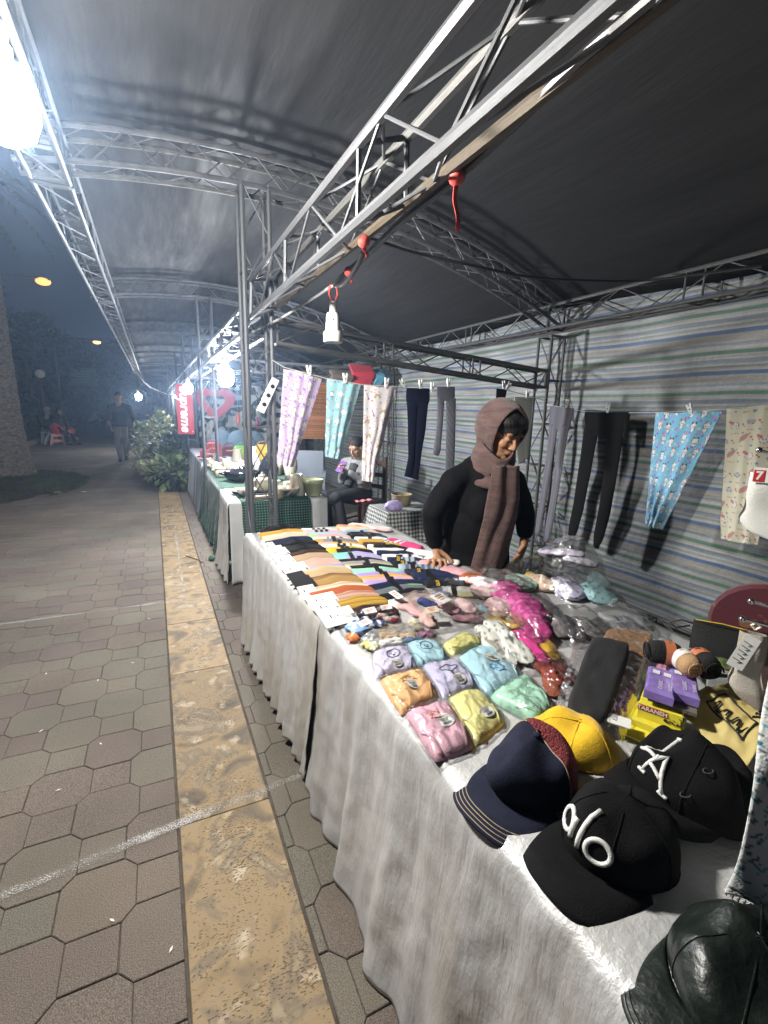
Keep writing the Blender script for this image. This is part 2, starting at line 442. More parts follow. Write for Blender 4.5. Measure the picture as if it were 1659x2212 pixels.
for k, Y in enumerate(ROWS):
    n_ = ordn[k]
    near = k < 3
    nm = lambda a, f: (a % n_) if n_ else f
    truss('truss_post', nm('%s upright steel lattice post along the front of the stalls', 'far upright lattice post receding along the front of the stalls'),
          sq(.605, Y, .0, 'z'), sq(.595, Y, zarch(.6) - .17, 'z'), 10, .0135 if k else .0145, .004, 'front posts of the stall row', rungs=5, pieces=near)
    if k < 4:
        truss('truss_post', nm('%s upright lattice post standing against the striped tarpaulin wall', 'fourth upright lattice post against the back wall of the stalls'),
              sq(2.97, Y, 0, 'z', .07), sq(2.97, Y, 2.1, 'z', .07), 9, .012, .004, 'back posts of the stall row', mat=STEEL_DULL, lmat=STEEL_DULL, rungs=5, pieces=k < 1)
    # arch
    root = empty('arch_truss', (2.97, Y, 2.2), label=nm('%s curved roof truss spanning the stalls under the black canopy', 'far curved roof truss receding under the black canopy'), cat='truss', group='roof arches')
    off = Vector((2.97, Y, 2.2))
    xs = [-.52 + 3.52 * i / 22 for i in range(23)]
    ch = {}
    for iy, dy in enumerate((-.075, .075)):
        for iz, dz in enumerate((-.03, -.185)):
            pts = [Vector((x, Y + dy, zarch(x) + dz)) for x in xs]; ch[iy, iz] = pts
            MB().tube([p - off for p in pts], .0145, 7).build('chord', STEEL_DULL if k == 0 and iy else STEEL, root)
    segs = []
    for i in range(22):
        for a, b_ in (((0, 0), (0, 1)), ((1, 1), (1, 0)), ((0, 1), (1, 1)), ((1, 0), (0, 0))):
            p, q_ = (ch[a][i], ch[b_][i + 1]) if i % 2 else (ch[b_][i], ch[a][i + 1])
            segs.append((p, q_))
    for i in (0, 11, 22):
        for a, b_ in (((0, 0), (0, 1)), ((1, 0), (1, 1)), ((0, 0), (1, 0)), ((0, 1), (1, 1))): segs.append((ch[a][i], ch[b_][i]))
    if k < 2:
        for p, q_ in segs: rod('brace', p, q_, .0045, STEEL, root, off)
    else:
        b = MB()
        for p, q_ in segs: b.tube([p - off, q_ - off], .0045, 4, False)
        tag(b.build('lacing', STEEL, root), kind='stuff')
    # eave ladder truss over the path, one length per bay
    y0, y1 = Y - 3.06, Y
    if k == 0: y0 = -.6
    truss('eave_truss', nm('%s length of the ladder-like truss along the path edge of the canopy', 'far length of the ladder-like truss along the path edge of the canopy'),
          sq(-.385, y0 + .02, 2.60, 'y', .08), sq(-.385, y1 - .02, 2.60, 'y', .08), 11, .014, .0045, 'truss along the canopy edge', rungs=5, pieces=near)
    # beam between front posts
    if k == 0:
        # heavier header truss above the camera, slightly rolled
        c0 = [(.54, -.3, 1.95), (.685, -.3, 2.03), (.675, -.3, 2.20), (.53, -.3, 2.13)]
        c1 = [(.54, 2.96, 1.97), (.69, 2.96, 2.04), (.69, 2.96, 2.20), (.55, 2.96, 2.17)]
        truss('header_truss', 'thick steel header truss crossing overhead from the top of the picture to the nearest post', c0, c1, 11, .0155, .0052, None, rungs=3, chordmats=[STEEL, RUSTY, STEEL_DULL, STEEL], cat='truss')
    else:
        truss('header_truss', '%s header truss along the front posts, counted from the camera' % n_,
              sq(.6, y0 + .1, 1.98, 'y', .075), sq(.6, y1 - .1, 1.98, 'y', .075), 11, .014, .0045, 'header trusses between the front posts', rungs=2, pieces=k < 2)
    # cross beam from front post to back post
    if k < 3:
        truss('cross_truss', nm('%s horizontal truss running from the front post to the back wall', ''),
              sq(.70, Y - .0, 1.915 + .05 * (k > 0), 'x', .065), sq(2.89, Y - .0, 1.755 + .2 * (k > 0), 'x', .065), 9, .0125, .0045, 'cross trusses between stalls', mat=STEEL_DULL, lmat=STEEL_DULL, rungs=2, pieces=k < 1)
        truss('back_truss', nm('%s length of truss along the top of the striped back wall', ''),
              sq(2.98, y0 if k else -.6, 2.235, 'y', .085), sq(2.98, y1, 2.235, 'y', .085), 11, .013, .0045, 'truss along the back wall', mat=STEEL_DULL, lmat=STEEL_DULL, rungs=2, pieces=k < 1)
# low bracing frame on the ground by the back wall
for k, (x, y, z, l) in enumerate([(2.86, 2.2, .12, 1.5)]):
    truss('base_truss', 'length of steel lattice lying on the ground along the striped wall', sq(2.86, 1.3, .09, 'y', .08), sq(2.86, 2.95, .09, 'y', .08), 6, .012, .0045, mat=STEEL_DULL, lmat=STEEL_DULL)

# ------------------------------------------------------------------ black canopy and striped wall
def canopy_mat():
    m_ = M('black_canopy_fabric', (.017, .017, .018), .7, spec=.2)
    nt = m_.node_tree; bs = nt.nodes['Principled BSDF']
    tc = node(nt, 'ShaderNodeTexCoord'); mp = node(nt, 'ShaderNodeMapping'); mp.inputs['Scale'].default_value = (9, 1.1, 3); mp.inputs['Rotation'].default_value = (0, 0, R(-7))
    nt.links.new(tc.outputs['Object'], mp.inputs[0])
    n1 = node(nt, 'ShaderNodeTexNoise'); n1.inputs['Scale'].default_value = 1.6; n1.inputs['Detail'].default_value = 7; n1.inputs['Roughness'].default_value = .62; nt.links.new(mp.outputs[0], n1.inputs[0])
    n2 = node(nt, 'ShaderNodeTexNoise'); n2.inputs['Scale'].default_value = 120; n2.inputs['Detail'].default_value = 2; nt.links.new(tc.outputs['Object'], n2.inputs[0])
    a = node(nt, 'ShaderNodeMath', operation='MULTIPLY_ADD'); nt.links.new(n2.outputs['Fac'], a.inputs[0]); a.inputs[1].default_value = .12; nt.links.new(n1.outputs['Fac'], a.inputs[2])
    bp = node(nt, 'ShaderNodeBump'); bp.inputs['Strength'].default_value = .28; bp.inputs['Distance'].default_value = .016
    nt.links.new(a.outputs[0], bp.inputs['Height']); nt.links.new(bp.outputs[0], bs.inputs['Normal'])
    mr = node(nt, 'ShaderNodeMapRange'); mr.inputs[1].default_value = .3; mr.inputs[2].default_value = .7; mr.inputs[3].default_value = .8; mr.inputs[4].default_value = .55; nt.links.new(n1.outputs['Fac'], mr.inputs[0]); nt.links.new(mr.outputs[0], bs.inputs['Roughness'])
    return m_
CANOPY = canopy_mat()
def roof(u, v):
    x = -.56 + 3.62 * u; y = -2.2 + 31.5 * v
    ph = ((y - ROWS[0]) / 3.06) % 1
    sag = .055 * math.sin(PI * ph) ** 2
    wr = .020 * nz(x * 3.2, y * .8) + .010 * nz(x * 9, y * 1.6, 4)
    return (x, y, zarch(x) + .004 - sag + wr * math.sin(PI * ph) * (1 if 0 < u < 1 else .3))
b = MB(); b.grid(roof, 48, 260, flip=True)
tag(b.build('canopy', CANOPY, smooth='all', solid=.004), 'long black fabric canopy arching over the stalls', 'canopy')

def tarp_mat():
    m_ = M('striped_tarpaulin', (.4, .4, .38), .5, spec=.4)
    nt = m_.node_tree; bs = nt.nodes['Principled BSDF']
    tc = node(nt, 'ShaderNodeTexCoord'); sp = node(nt, 'ShaderNodeSeparateXYZ'); nt.links.new(tc.outputs['Object'], sp.inputs[0])
    nw = node(nt, 'ShaderNodeTexNoise'); nw.inputs['Scale'].default_value = .9; nw.inputs['Detail'].default_value = 2; nt.links.new(tc.outputs['Object'], nw.inputs[0])
    z = node(nt, 'ShaderNodeMath', operation='MULTIPLY_ADD'); nt.links.new(nw.outputs['Fac'], z.inputs[0]); z.inputs[1].default_value = .05; nt.links.new(sp.outputs['Z'], z.inputs[2])
    zz = node(nt, 'ShaderNodeMath', operation='ADD'); nt.links.new(z.outputs[0], zz.inputs[0]); zz.inputs[1].default_value = 10.0 + .06
    dv = node(nt, 'ShaderNodeMath', operation='DIVIDE'); nt.links.new(zz.outputs[0], dv.inputs[0]); dv.inputs[1].default_value = .236
    fr = node(nt, 'ShaderNodeMath', operation='FRACT'); nt.links.new(dv.outputs[0], fr.inputs[0])
    cr = node(nt, 'ShaderNodeValToRGB'); cr.color_ramp.interpolation = 'LINEAR'
    e = cr.color_ramp.elements
    base = (.27, .262, .242, 1); grn = (.070, .150, .115, 1); bl = (.075, .125, .235, 1); gb = (.155, .185, .215, 1); wh = (.335, .335, .325, 1); tg = (.185, .215, .205, 1)
    e[0].position = 0; e[0].color = base; e[1].position = 1; e[1].color = base
    for p_, c_ in ((.05, base), (.07, bl), (.15, bl), (.17, wh), (.23, base), (.25, tg), (.28, tg), (.30, wh), (.37, gb), (.44, gb), (.46, wh), (.52, base), (.555, base), (.575, grn), (.65, grn), (.67, base), (.74, wh), (.80, gb), (.83, gb), (.86, base)):
        q_ = e.new(p_); q_.color = c_
    nt.links.new(fr.outputs[0], cr.inputs[0])
    # long woven streaks and dirt
    mp = node(nt, 'ShaderNodeMapping'); mp.inputs['Scale'].default_value = (1, 1.2, 22); nt.links.new(tc.outputs['Object'], mp.inputs[0])
    n1 = node(nt, 'ShaderNodeTexNoise'); n1.inputs['Scale'].default_value = 1.8; n1.inputs['Detail'].default_value = 6; nt.links.new(mp.outputs[0], n1.inputs[0])
    n2 = node(nt, 'ShaderNodeTexNoise'); n2.inputs['Scale'].default_value = 2.2; n2.inputs['Detail'].default_value = 7; nt.links.new(tc.outputs['Object'], n2.inputs[0])
    n3 = node(nt, 'ShaderNodeTexNoise'); n3.inputs['Scale'].default_value = 170; n3.inputs['Detail'].default_value = 2; nt.links.new(tc.outputs['Object'], n3.inputs[0])
    s1 = node(nt, 'ShaderNodeMapRange'); s1.inputs[1].default_value = .28; s1.inputs[2].default_value = .72; s1.inputs[3].default_value = .68; s1.inputs[4].default_value = 1.22; nt.links.new(n1.outputs['Fac'], s1.inputs[0])
    s2 = node(nt, 'ShaderNodeMapRange'); s2.inputs[1].default_value = .3; s2.inputs[2].default_value = .7; s2.inputs[3].default_value = .72; s2.inputs[4].default_value = 1.15; nt.links.new(n2.outputs['Fac'], s2.inputs[0])
    s3 = node(nt, 'ShaderNodeMapRange'); s3.inputs[1].default_value = .3; s3.inputs[2].default_value = .7; s3.inputs[3].default_value = .8; s3.inputs[4].default_value = 1.2; nt.links.new(n3.outputs['Fac'], s3.inputs[0])
    m1 = node(nt, 'ShaderNodeMath', operation='MULTIPLY'); nt.links.new(s1.outputs[0], m1.inputs[0]); nt.links.new(s2.outputs[0], m1.inputs[1])
    m2 = node(nt, 'ShaderNodeMath', operation='MULTIPLY'); nt.links.new(m1.outputs[0], m2.inputs[0]); nt.links.new(s3.outputs[0], m2.inputs[1])
    cmb = node(nt, 'ShaderNodeCombineColor')
    for i in range(3): nt.links.new(m2.outputs[0], cmb.inputs[i])
    mx = node(nt, 'ShaderNodeMix', data_type='RGBA'); mx.blend_type = 'MULTIPLY'; mx.inputs[0].default_value = 1
    nt.links.new(cr.outputs[0], mx.inputs[6]); nt.links.new(cmb.outputs[0], mx.inputs[7]); nt.links.new(mx.outputs[2], bs.inputs['Base Color'])
    ad = node(nt, 'ShaderNodeMath', operation='MULTIPLY_ADD'); nt.links.new(n3.outputs['Fac'], ad.inputs[0]); ad.inputs[1].default_value = .25
    n4 = node(nt, 'ShaderNodeTexNoise'); n4.inputs['Scale'].default_value = 26; n4.inputs['Detail'].default_value = 5; nt.links.new(tc.outputs['Object'], n4.inputs[0]); nt.links.new(n4.outputs['Fac'], ad.inputs[2])
    bp = node(nt, 'ShaderNodeBump'); bp.inputs['Strength'].default_value = .5; bp.inputs['Distance'].default_value = .012; nt.links.new(ad.outputs[0], bp.inputs['Height']); nt.links.new(bp.outputs[0], bs.inputs['Normal'])
    return m_
TARP = tarp_mat()
def wall(u, v):
    y = -2.2 + 15.5 * u; z = .02 + 2.36 * v
    ph = ((y - ROWS[0]) / 3.06) % 1
    s_ = math.sin(PI * ph)
    x = 3.10 + .06 * s_ * math.sin(PI * v) + .028 * nz(y * 1.6 + z * .8, z * 2.1) + .012 * nz(y * 5 - z * 3, z * 4, 3) + .015 * math.sin((y * 7 + z * 2.2)) * (1 - v) * .5
    return (x, y, z)
b = MB(); b.grid(wall, 260, 60, flip=True)
tag(b.build('tarpaulin_wall', TARP, smooth='all', solid=.003), 'grey tarpaulin wall with blue and green stripes behind the stalls', 'tarpaulin')
b = MB(); b.add([(.35, -2.2, -.002), (3.1, -2.2, -.002), (3.1, 14, -.002), (.35, 14, -.002)], [(0, 1, 2, 3)])

# ------------------------------------------------------------------ bulbs on their cords, street lamps
BULB = glow('lit_bulb', (1.0, .965, .90), 1000)
BULB_B = glow('lit_bulb_stall', (.97, .98, 1.0), 1300)
BULB_D = glow('lit_bulb_third', (.97, .98, 1.0), 500)
BULB_C = glow('lit_bulb_far', (1, .97, .92), 420)
def bulb(loc, r, mat, label, top, group='lit bulbs along the stalls', cat='light bulb'):
    root = empty('light_bulb', loc, label=label, cat=cat, group=group)
    g_ = MB().lathe([(.004, -r * 1.25), (r * .45, -r * 1.18), (r * .82, -r * .9), (r * .98, -r * .4), (r, 0), (r * .97, r * .5), (r * .8, r * .85), (r * .45, r * 1.02), (.3 * r, r * 1.06)], n=20)
    g_.build('glass', mat, root, smooth='all')
    MB().lathe([(r * .40, r * 1.05), (r * .42, r * 1.5), (r * .34, r * 1.55), (r * .33, r * 2.1), (r * .1, r * 2.2), (r * .1, r * 2.5)], n=14).build('socket', WHITEPL, root)
    d = Vector(top) - Vector(loc); d0 = Vector((0, 0, r * 2.45))
    MB().tube([d0, d0.lerp(d, .35) + Vector((.008, 0, 0)), d0.lerp(d, .7) + Vector((-.006, .004, 0)), d], .004, 6).build('cord', BLACKCABLE, root)
    return root
bulb((-.285, 1.62, 2.175), .076, BULB, 'glaring white bulb close to the camera at the left edge of the picture', (-.31, 1.62, 2.53))
bulb((.64, 4.85, 1.745), .072, BULB_B, 'large bright bulb hanging over the ceramics beyond the nearest post', (.60, 4.85, 1.98))
bulb((.475, 7.6, 1.72), .062, BULB_D, 'bright bulb hanging in front of the red sign', (.53, 7.6, 1.92))
bulb((-.40, 17.5, 1.74), .085, BULB_C, 'distant bulb hanging above the path beside the walking man', (-.40, 17.5, 2.52))
bulb((.68, 15.2, 1.72), .07, BULB_C, 'distant bulb above the flowering plants', (.62, 15.2, 1.98))
# ------------------------------------------------------------------ printed cloth: colours live on the vertices
def print_mat(name, rough=.8, sheen=.0, bump=.25, bscale=260, spec=.3):
    m_ = M(name, (.5, .5, .5), rough, bump=bump, bscale=bscale, sheen=sheen, spec=spec)
    nt = m_.node_tree; at_ = node(nt, 'ShaderNodeAttribute'); at_.attribute_name = 'print'
    nt.links.new(at_.outputs['Color'], nt.nodes['Principled BSDF'].inputs['Base Color'])
    return m_
PRINT = print_mat('printed_cotton')
KNIT = print_mat('knitted_cotton', .9, 0, .35, 420, .15)
GLAZE = print_mat('painted_glaze', .18, 0, .05, 60, .5)
CARD = print_mat('printed_card', .45, 0, .05, 60, .4)
def setprint(o, cols):
    a = o.data.color_attributes.new('print', 'FLOAT_COLOR', 'POINT')
    arr = np.ones((len(o.data.vertices), 4), np.float32); arr[:, :3] = np.asarray(cols, np.float32).reshape(-1, 3)
    a.data.foreach_set('color', arr.ravel())
def solidprint(o, col): setprint(o, np.tile(col, (len(o.data.vertices), 1)))
class Canvas:
    """small painting surface in centimetres, sampled onto cloth vertices"""
    def __init__(s, w_, h, bg, res=5):
        s.w, s.h, s.r = w_, h, res
        s.a = np.tile(np.array(bg, float), (int(h * res) + 2, int(w_ * res) + 2, 1))
        s.yy, s.xx = np.mgrid[0:s.a.shape[0], 0:s.a.shape[1]] / res
    def win(s, cx, cy, m_):
        r = s.r; y0, y1 = max(0, int((cy - m_) * r)), min(s.a.shape[0], int((cy + m_) * r) + 2); x0, x1 = max(0, int((cx - m_) * r)), min(s.a.shape[1], int((cx + m_) * r) + 2)
        return slice(y0, max(y0, y1)), slice(x0, max(x0, x1))
    def ell(s, cx, cy, rx, ry, col, rot=0):
        w_ = s.win(cx, cy, max(rx, ry)); X, Y = s.xx[w_] - cx, s.yy[w_] - cy
        c, n = math.cos(rot), math.sin(rot); a, b_ = X * c + Y * n, -X * n + Y * c
        k = (a / rx) ** 2 + (b_ / ry) ** 2 <= 1; s.a[w_][k] = col
    def poly(s, pts, col):
        pts = np.array(pts); c = pts.mean(0); w_ = s.win(c[0], c[1], np.abs(pts - c).max() + .2)
        X, Y = s.xx[w_], s.yy[w_]; ins = np.zeros(X.shape, bool)
        for i in range(len(pts)):
            (x0, y0), (x1, y1) = pts[i - 1], pts[i]
            k = ((y0 > Y) != (y1 > Y)) & (X < (x1 - x0) * (Y - y0) / ((y1 - y0) or 1e-9) + x0); ins ^= k
        s.a[w_][ins] = col
    def star(s, cx, cy, r, col): s.poly([(cx + (r if i % 2 == 0 else r * .45) * math.sin(PI * i / 5), cy - (r if i % 2 == 0 else r * .45) * math.cos(PI * i / 5)) for i in range(10)], col)
    def line(s, p, q_, wd, col):
        p, q_ = np.array(p, float), np.array(q_, float); d = q_ - p; L = np.linalg.norm(d) or 1e-6; n = np.array([-d[1], d[0]]) / L * wd / 2
        s.poly([p + n, q_ + n, q_ - n, p - n], col)
    def heart(s, cx, cy, r, col):
        s.ell(cx - r * .45, cy - r * .2, r * .55, r * .55, col); s.ell(cx + r * .45, cy - r * .2, r * .55, r * .55, col); s.poly([(cx - r * .98, cy), (cx + r * .98, cy), (cx, cy + r * 1.1)], col)
    def moon(s, cx, cy, r, col, bg): s.ell(cx, cy, r, r, col); s.ell(cx + r * .45, cy - r * .25, r * .85, r * .85, bg)
    def face(s, cx, cy, r, body, ear, dark, body2=None):
        o = dark
        for sg in (-1, 1):
            s.ell(cx + sg * r * .55, cy - r * .85, r * .36, r * .58, o, sg * .35); s.ell(cx + sg * r * .55, cy - r * .85, r * .25, r * .46, ear, sg * .35)
        s.ell(cx, cy + r * 1.25, r * .72, r * .85, o); s.ell(cx, cy + r * 1.25, r * .6, r * .73, body2 or body)
        s.ell(cx, cy, r * 1.06, r * .92, o); s.ell(cx, cy, r * .94, r * .8, body)
        for sg in (-1, 1): s.ell(cx + sg * r * .38, cy, r * .13, r * .16, o); s.ell(cx + sg * r * .6, cy + r * .3, r * .18, r * .12, (.8, .35, .4))
        s.ell(cx, cy + r * .3, r * .12, r * .08, o)
    def cloud(s, cx, cy, r, col, o):
        for k in (1.12, 1.0):
            c = o if k > 1 else col
            for dx, dy, q_ in ((-.8, .1, .55), (0, -.2, .8), (.8, .1, .55), (0, .3, .7)): s.ell(cx + dx * r, cy + dy * r, q_ * r * k, q_ * r * k * .9, c)
        s.ell(cx - .3 * r, cy + .1 * r, .1 * r, .12 * r, o); s.ell(cx + .3 * r, cy + .1 * r, .1 * r, .12 * r, o)
    def rainbow(s, cx, cy, r):
        for k, c in enumerate(((.65, .06, .05), (.75, .35, .05), (.8, .7, .1), (.1, .45, .2), (.1, .25, .6))):
            s.ell(cx, cy, r * (1 - .11 * k), r * (1 - .11 * k), c)
        s.ell(cx, cy, r * .45, r * .45, s.bg); s.poly([(cx - r * 1.1, cy), (cx + r * 1.1, cy), (cx + r * 1.1, cy + r * 1.1), (cx - r * 1.1, cy + r * 1.1)], s.bg)
    def sample(s, X, Y):
        i = np.clip((np.asarray(Y) * s.r).astype(int), 0, s.a.shape[0] - 1); j = np.clip((np.asarray(X) * s.r).astype(int), 0, s.a.shape[1] - 1)
        return s.a[i, j]
def jit(n, W_, H_, sx, sy, rd, amp=.25):
    out = []
    for j in range(int(H_ / sy) + 2):
        for i in range(int(W_ / sx) + 2):
            out.append(((i + (.5 if j % 2 else 0) + rd.uniform(-amp, amp)) * sx, (j + rd.uniform(-amp, amp)) * sy))
    return out
def art(kind, W_, H_, seed):
    rd = random.Random(seed)
    if kind == 'purple':
        bg = (.58, .44, .66); c = Canvas(W_, H_, bg); dk = (.12, .08, .2)
        for k, (x, y) in enumerate(jit(0, W_, H_, 7.5, 8, rd, .18)):
            c.face(x, y, 2.0, (.82, .80, .74), (.75, .55, .6), dk)
            c.moon(x + 3.6, y + 1.5, .95, (.75, .55, .22), bg); c.ell(x - 3.2, y + 3.6, .95, .95, (.30, .28, .60)); c.ell(x - 3.2, y + 3.6, 1.5, .35, (.2, .17, .45), .5); c.ell(x + 2.8, y - 3.2, .7, .7, (.33, .30, .62)); c.ell(x + .6, y + 4.2, .2, .2, dk)
    elif kind == 'mint':
        bg = (.34, .62, .68); c = Canvas(W_, H_, bg); dk = (.1, .1, .2)
        for k, (x, y) in enumerate(jit(0, W_, H_, 8.5, 9, rd, .22)):
            (c.face(x, y, 1.7, (.85, .83, .8), (.35, .6, .75), dk, (.25, .5, .68)) if k % 2 else c.cloud(x, y, 1.9, (.85, .86, .86), dk))
            c.star(x + 3.6, y + 2.8, 1.0, (.8, .7, .45)); c.heart(x - 2.8, y + 3.5, .7, (.4, .2, .5)); c.ell(x + 3.2, y - 3, .9, .6, (.5, .25, .45)); c.ell(x + 3.2, y - 2.8, .55, .35, (.8, .55, .3))
    elif kind == 'white':
        bg = (.78, .74, .76); c = Canvas(W_, H_, bg); c.bg = bg; dk = (.18, .08, .18)
        for k, (x, y) in enumerate(jit(0, W_, H_, 8, 8.5, rd, .25)):
            if k % 3 == 0: c.rainbow(x, y, 2.7)
            elif k % 3 == 1: c.cloud(x, y, 1.8, (.86, .85, .85), dk)
            else: c.line((x - 1.5, y - 2), (x + .5, y + 1.5), .5, (.32, .08, .3)); c.ell(x + .4, y + 1.8, .9, .6, (.35, .1, .3), .6)
            c.heart(x + 3.2, y + 3, .65, (.55, .08, .2)); c.star(x - 3, y + 2.6, .7, (.8, .65, .2)); c.ell(x + 2.5, y - 2.6, .45, .45, (.3, .15, .45)); c.line((x - 3, y - 3), (x - 2, y - 3.4), .3, dk)
    elif kind == 'sky':
        bg = (.22, .52, .72); c = Canvas(W_, H_, bg); dk = (.05, .05, .08)
        for k, (x, y) in enumerate(jit(0, W_, H_, 8, 8.5, rd, .2)):
            c.face(x, y, 1.75, (.82, .82, .80), (.75, .55, .6) if k % 2 else (.07, .07, .08), dk)
            c.star(x + 3.7, y + 1.5, .95, (.8, .72, .35)); c.ell(x - 2.6, y + 3.7, .9, .7, (.5, .13, .4)); c.ell(x - 2.5, y + 3.7, .4, .35, (.8, .45, .6)); c.ell(x + 2.8, y - 3, .75, .75, (.3, .15, .5)); c.ell(x + 3.2, y + 5, .5, .5, dk); c.ell(x + 3.2, y + 5, .35, .35, (.6, .75, .85))
    elif kind == 'cream':
        bg = (.72, .70, .54); c = Canvas(W_, H_, bg); dk = (.12, .1, .12)
        for k, (x, y) in enumerate(jit(0, W_, H_, 10, 9, rd, .15)):
            if k % 3 == 0: c.ell(x, y, 2.6, 1.4, (.52, .27, .25), -.6); c.ell(x + 1.9, y - 1.6, 1.0, .9, (.52, .27, .25)); c.line((x - 1.5, y + .8), (x - 1.8, y + 2.4), .7, (.52, .27, .25)); c.line((x + 2.7, y - 2.2), (x + 3.5, y - 2.8), .2, dk)
            elif k % 3 == 1: c.ell(x, y, 2.1, 2.0, dk); c.ell(x, y, 1.9, 1.8, (.78, .74, .68)); c.ell(x - 2, y - 1.6, 1.6, .8, (.62, .2, .2), .5); c.ell(x - .5, y, .2, .25, dk); c.ell(x + .7, y, .2, .25, dk)
            else: c.ell(x, y, 2.0, 1.3, dk); c.ell(x, y, 1.8, 1.1, (.5, .48, .62))
            for q_ in range(7): c.line((x - 1.5 + q_ * .55, y + 4.1 + (q_ % 2) * .5), (x - 1.1 + q_ * .55, y + 4.5 - (q_ % 2) * .5), .22, (.6, .1, .1))
            c.heart(x + 4.2, y - .5, .6, (.6, .07, .08)); c.heart(x + 5, y + .6, .45, (.6, .07, .08)); c.ell(x + 4.6, y + 4, .8, .6, (.25, .3, .5))
    elif kind == 'leaf':
        bg = (.74, .76, .75); c = Canvas(W_, H_, bg, 8)
        for k, (x, y) in enumerate(jit(0, W_, H_, 2.6, 2.2, rd, .4)):
            t = rd.uniform(-.9, -.2); col = rd.choice([(.10, .42, .42), (.08, .13, .14), (.22, .30, .27), (.06, .10, .16)])
            for q_ in range(3): c.ell(x + q_ * .35, y - q_ * .28 + rd.uniform(-.1, .1), .55, .16, col, t + rd.uniform(-.5, .5))
            if k % 5 == 0:
                for q_ in range(5): c.ell(x + .9 + .35 * math.cos(q_ * 1.26), y + .8 + .35 * math.sin(q_ * 1.26), .32, .14, (.05, .2, .25), q_ * 1.26)
    else:
        c = Canvas(W_, H_, (.5, .5, .5))
    return c
# ------------------------------------------------------------------ clothes lines, garments, pegs
LINEC = M('white_cord', (.55, .55, .52), .7)
L1 = [(.66, 2.95, 1.742), (.727, 2.95, 1.705), (.993, 2.95, 1.655), (1.251, 2.95, 1.628), (1.529, 2.95, 1.629), (1.816, 2.95, 1.645), (2.4, 2.95, 1.655), (2.9, 2.98, 1.58)]
tag(MB().tube(L1, .0025, 5).build('clothes_line', LINEC), 'thin cord strung from the nearest post towards the striped wall', 'clothes line', 'cords the garments hang from')
L2 = [(2.90, 3.02, 1.56), (2.90, 2.593, 1.502), (2.90, 2.218, 1.499), (2.90, 2.046, 1.501), (2.90, 1.643, 1.523), (2.90, 1.3, 1.56), (2.90, .2, 1.72)]
tag(MB().tube(L2, .0025, 5).build('clothes_line', LINEC), 'thin cord strung along the striped wall', 'clothes line', 'cords the garments hang from')
def P1(a, z, d=0): return Vector((a, 2.95 - d, z))            # d = distance towards the viewer
def P2(a, z, d=0): return Vector((2.90 - d, a, z))
def garment(pf, tl, tr, bl, br, kind, label, seed, folds=3, amp=.0065, bulge=.018, name='printed_trousers'):
    wcm = max((Vector(tr) - Vector(tl)).length, .05) * 100; hcm = (Vector(bl) - Vector(tl)).length * 100
    cv = art(kind, wcm + 2, hcm + 2, seed)
    nu, nv = max(24, int(wcm * 2.6)), int(hcm * 2.2)
    cols = []; b = MB()
    def fn(u, v):
        a = (Vector(tl).lerp(Vector(tr), u)).lerp(Vector(bl).lerp(Vector(br), u), v)
        d = amp * (.35 + .9 * v) * math.sin(u * folds * 2 * PI + 2.5 * nz(u * 2, v * 2, seed)) * (1 - .3 * v) + bulge * math.sin(PI * u) * (.3 + v) + .010 * nz(u * 5, v * 9, seed + 3) * v
        if u > .72: d -= .03 * (u - .72) / .28 * (1 - v * .5)
        zz = a.y + .004 * math.sin(u * 9 + seed) * (v < .02)
        cols.append(cv.sample(u * wcm * (1 - v * .0) + 1, v * hcm + 1))
        return pf(a.x + .006 * nz(v * 6, u * 2, seed + 9) * v, zz, d)
    b.grid(fn, nu, nv)
    o = b.build(name, PRINT, smooth='all', solid=.004); setprint(o, cols)
    return tag(o, label, 'trousers', 'garments pegged on the lines')
def flat_tube(b, path, wd, th, pf, n=12):
    """flattened stocking along a path of (a, z, d)"""
    pts = [Vector((p[0], p[1], p[2] if len(p) > 2 else 0)) for p in path]; k = len(pts); vs = []
    for i, p in enumerate(pts):
        t = pts[min(i + 1, k - 1)] - pts[max(i - 1, 0)]; t = Vector((t.x, t.y)).normalized(); nn = Vector((t.y, -t.x))
        for j in range(n):
            a = 2 * PI * j / n; q_ = nn * math.cos(a) * wd[i] / 2
            vs.append(pf(p.x + q_.x, p.y + q_.y, p.z + math.sin(a) * th / 2 * min(1, wd[i] / .03)))
    fs = [(i * n + j, i * n + (j + 1) % n, (i + 1) * n + (j + 1) % n, (i + 1) * n + j) for i in range(k - 1) for j in range(n)]
    fs += [tuple(range(n))[::-1], tuple((k - 1) * n + j for j in range(n))]
    b.add(vs, fs)
def resample(path, wd, n=26):
    out, ow = [], []
    P = [Vector((p[0], p[1], p[2] if len(p) > 2 else 0)) for p in path]; L = [0]
    for i in range(1, len(P)): L.append(L[-1] + (P[i] - P[i - 1]).length)
    for k in range(n + 1):
        s_ = L[-1] * k / n; i = max(j for j in range(len(L)) if L[j] <= s_ + 1e-9); i = min(i, len(P) - 2)
        t = (s_ - L[i]) / max(1e-9, L[i + 1] - L[i]); t2 = t * t * (3 - 2 * t)
        out.append(P[i].lerp(P[i + 1], t)); ow.append(wd[i] + (wd[i + 1] - wd[i]) * t2)
    return out, ow
def tights(pf, waist, legs, col, label, ribs=False, patt=None, th=.022):
    b = MB()
    for path, wd in [waist] + legs:
        p, w_ = resample(path, wd); flat_tube(b, p, w_, th, pf, 14)
    o = b.build('tights', KNIT, smooth='all')
    c = np.tile(np.array(col, float), (len(o.data.vertices), 1))
    if ribs or patt:
        for i, v in enumerate(o.data.vertices):
            if ribs: c[i] *= .82 + .3 * ((i % 14) % 2)
            if patt and (int(v.co.z * 140) + i) % 2: c[i] *= patt
    setprint(o, c)
    return tag(o, label, 'tights', 'garments pegged on the lines')
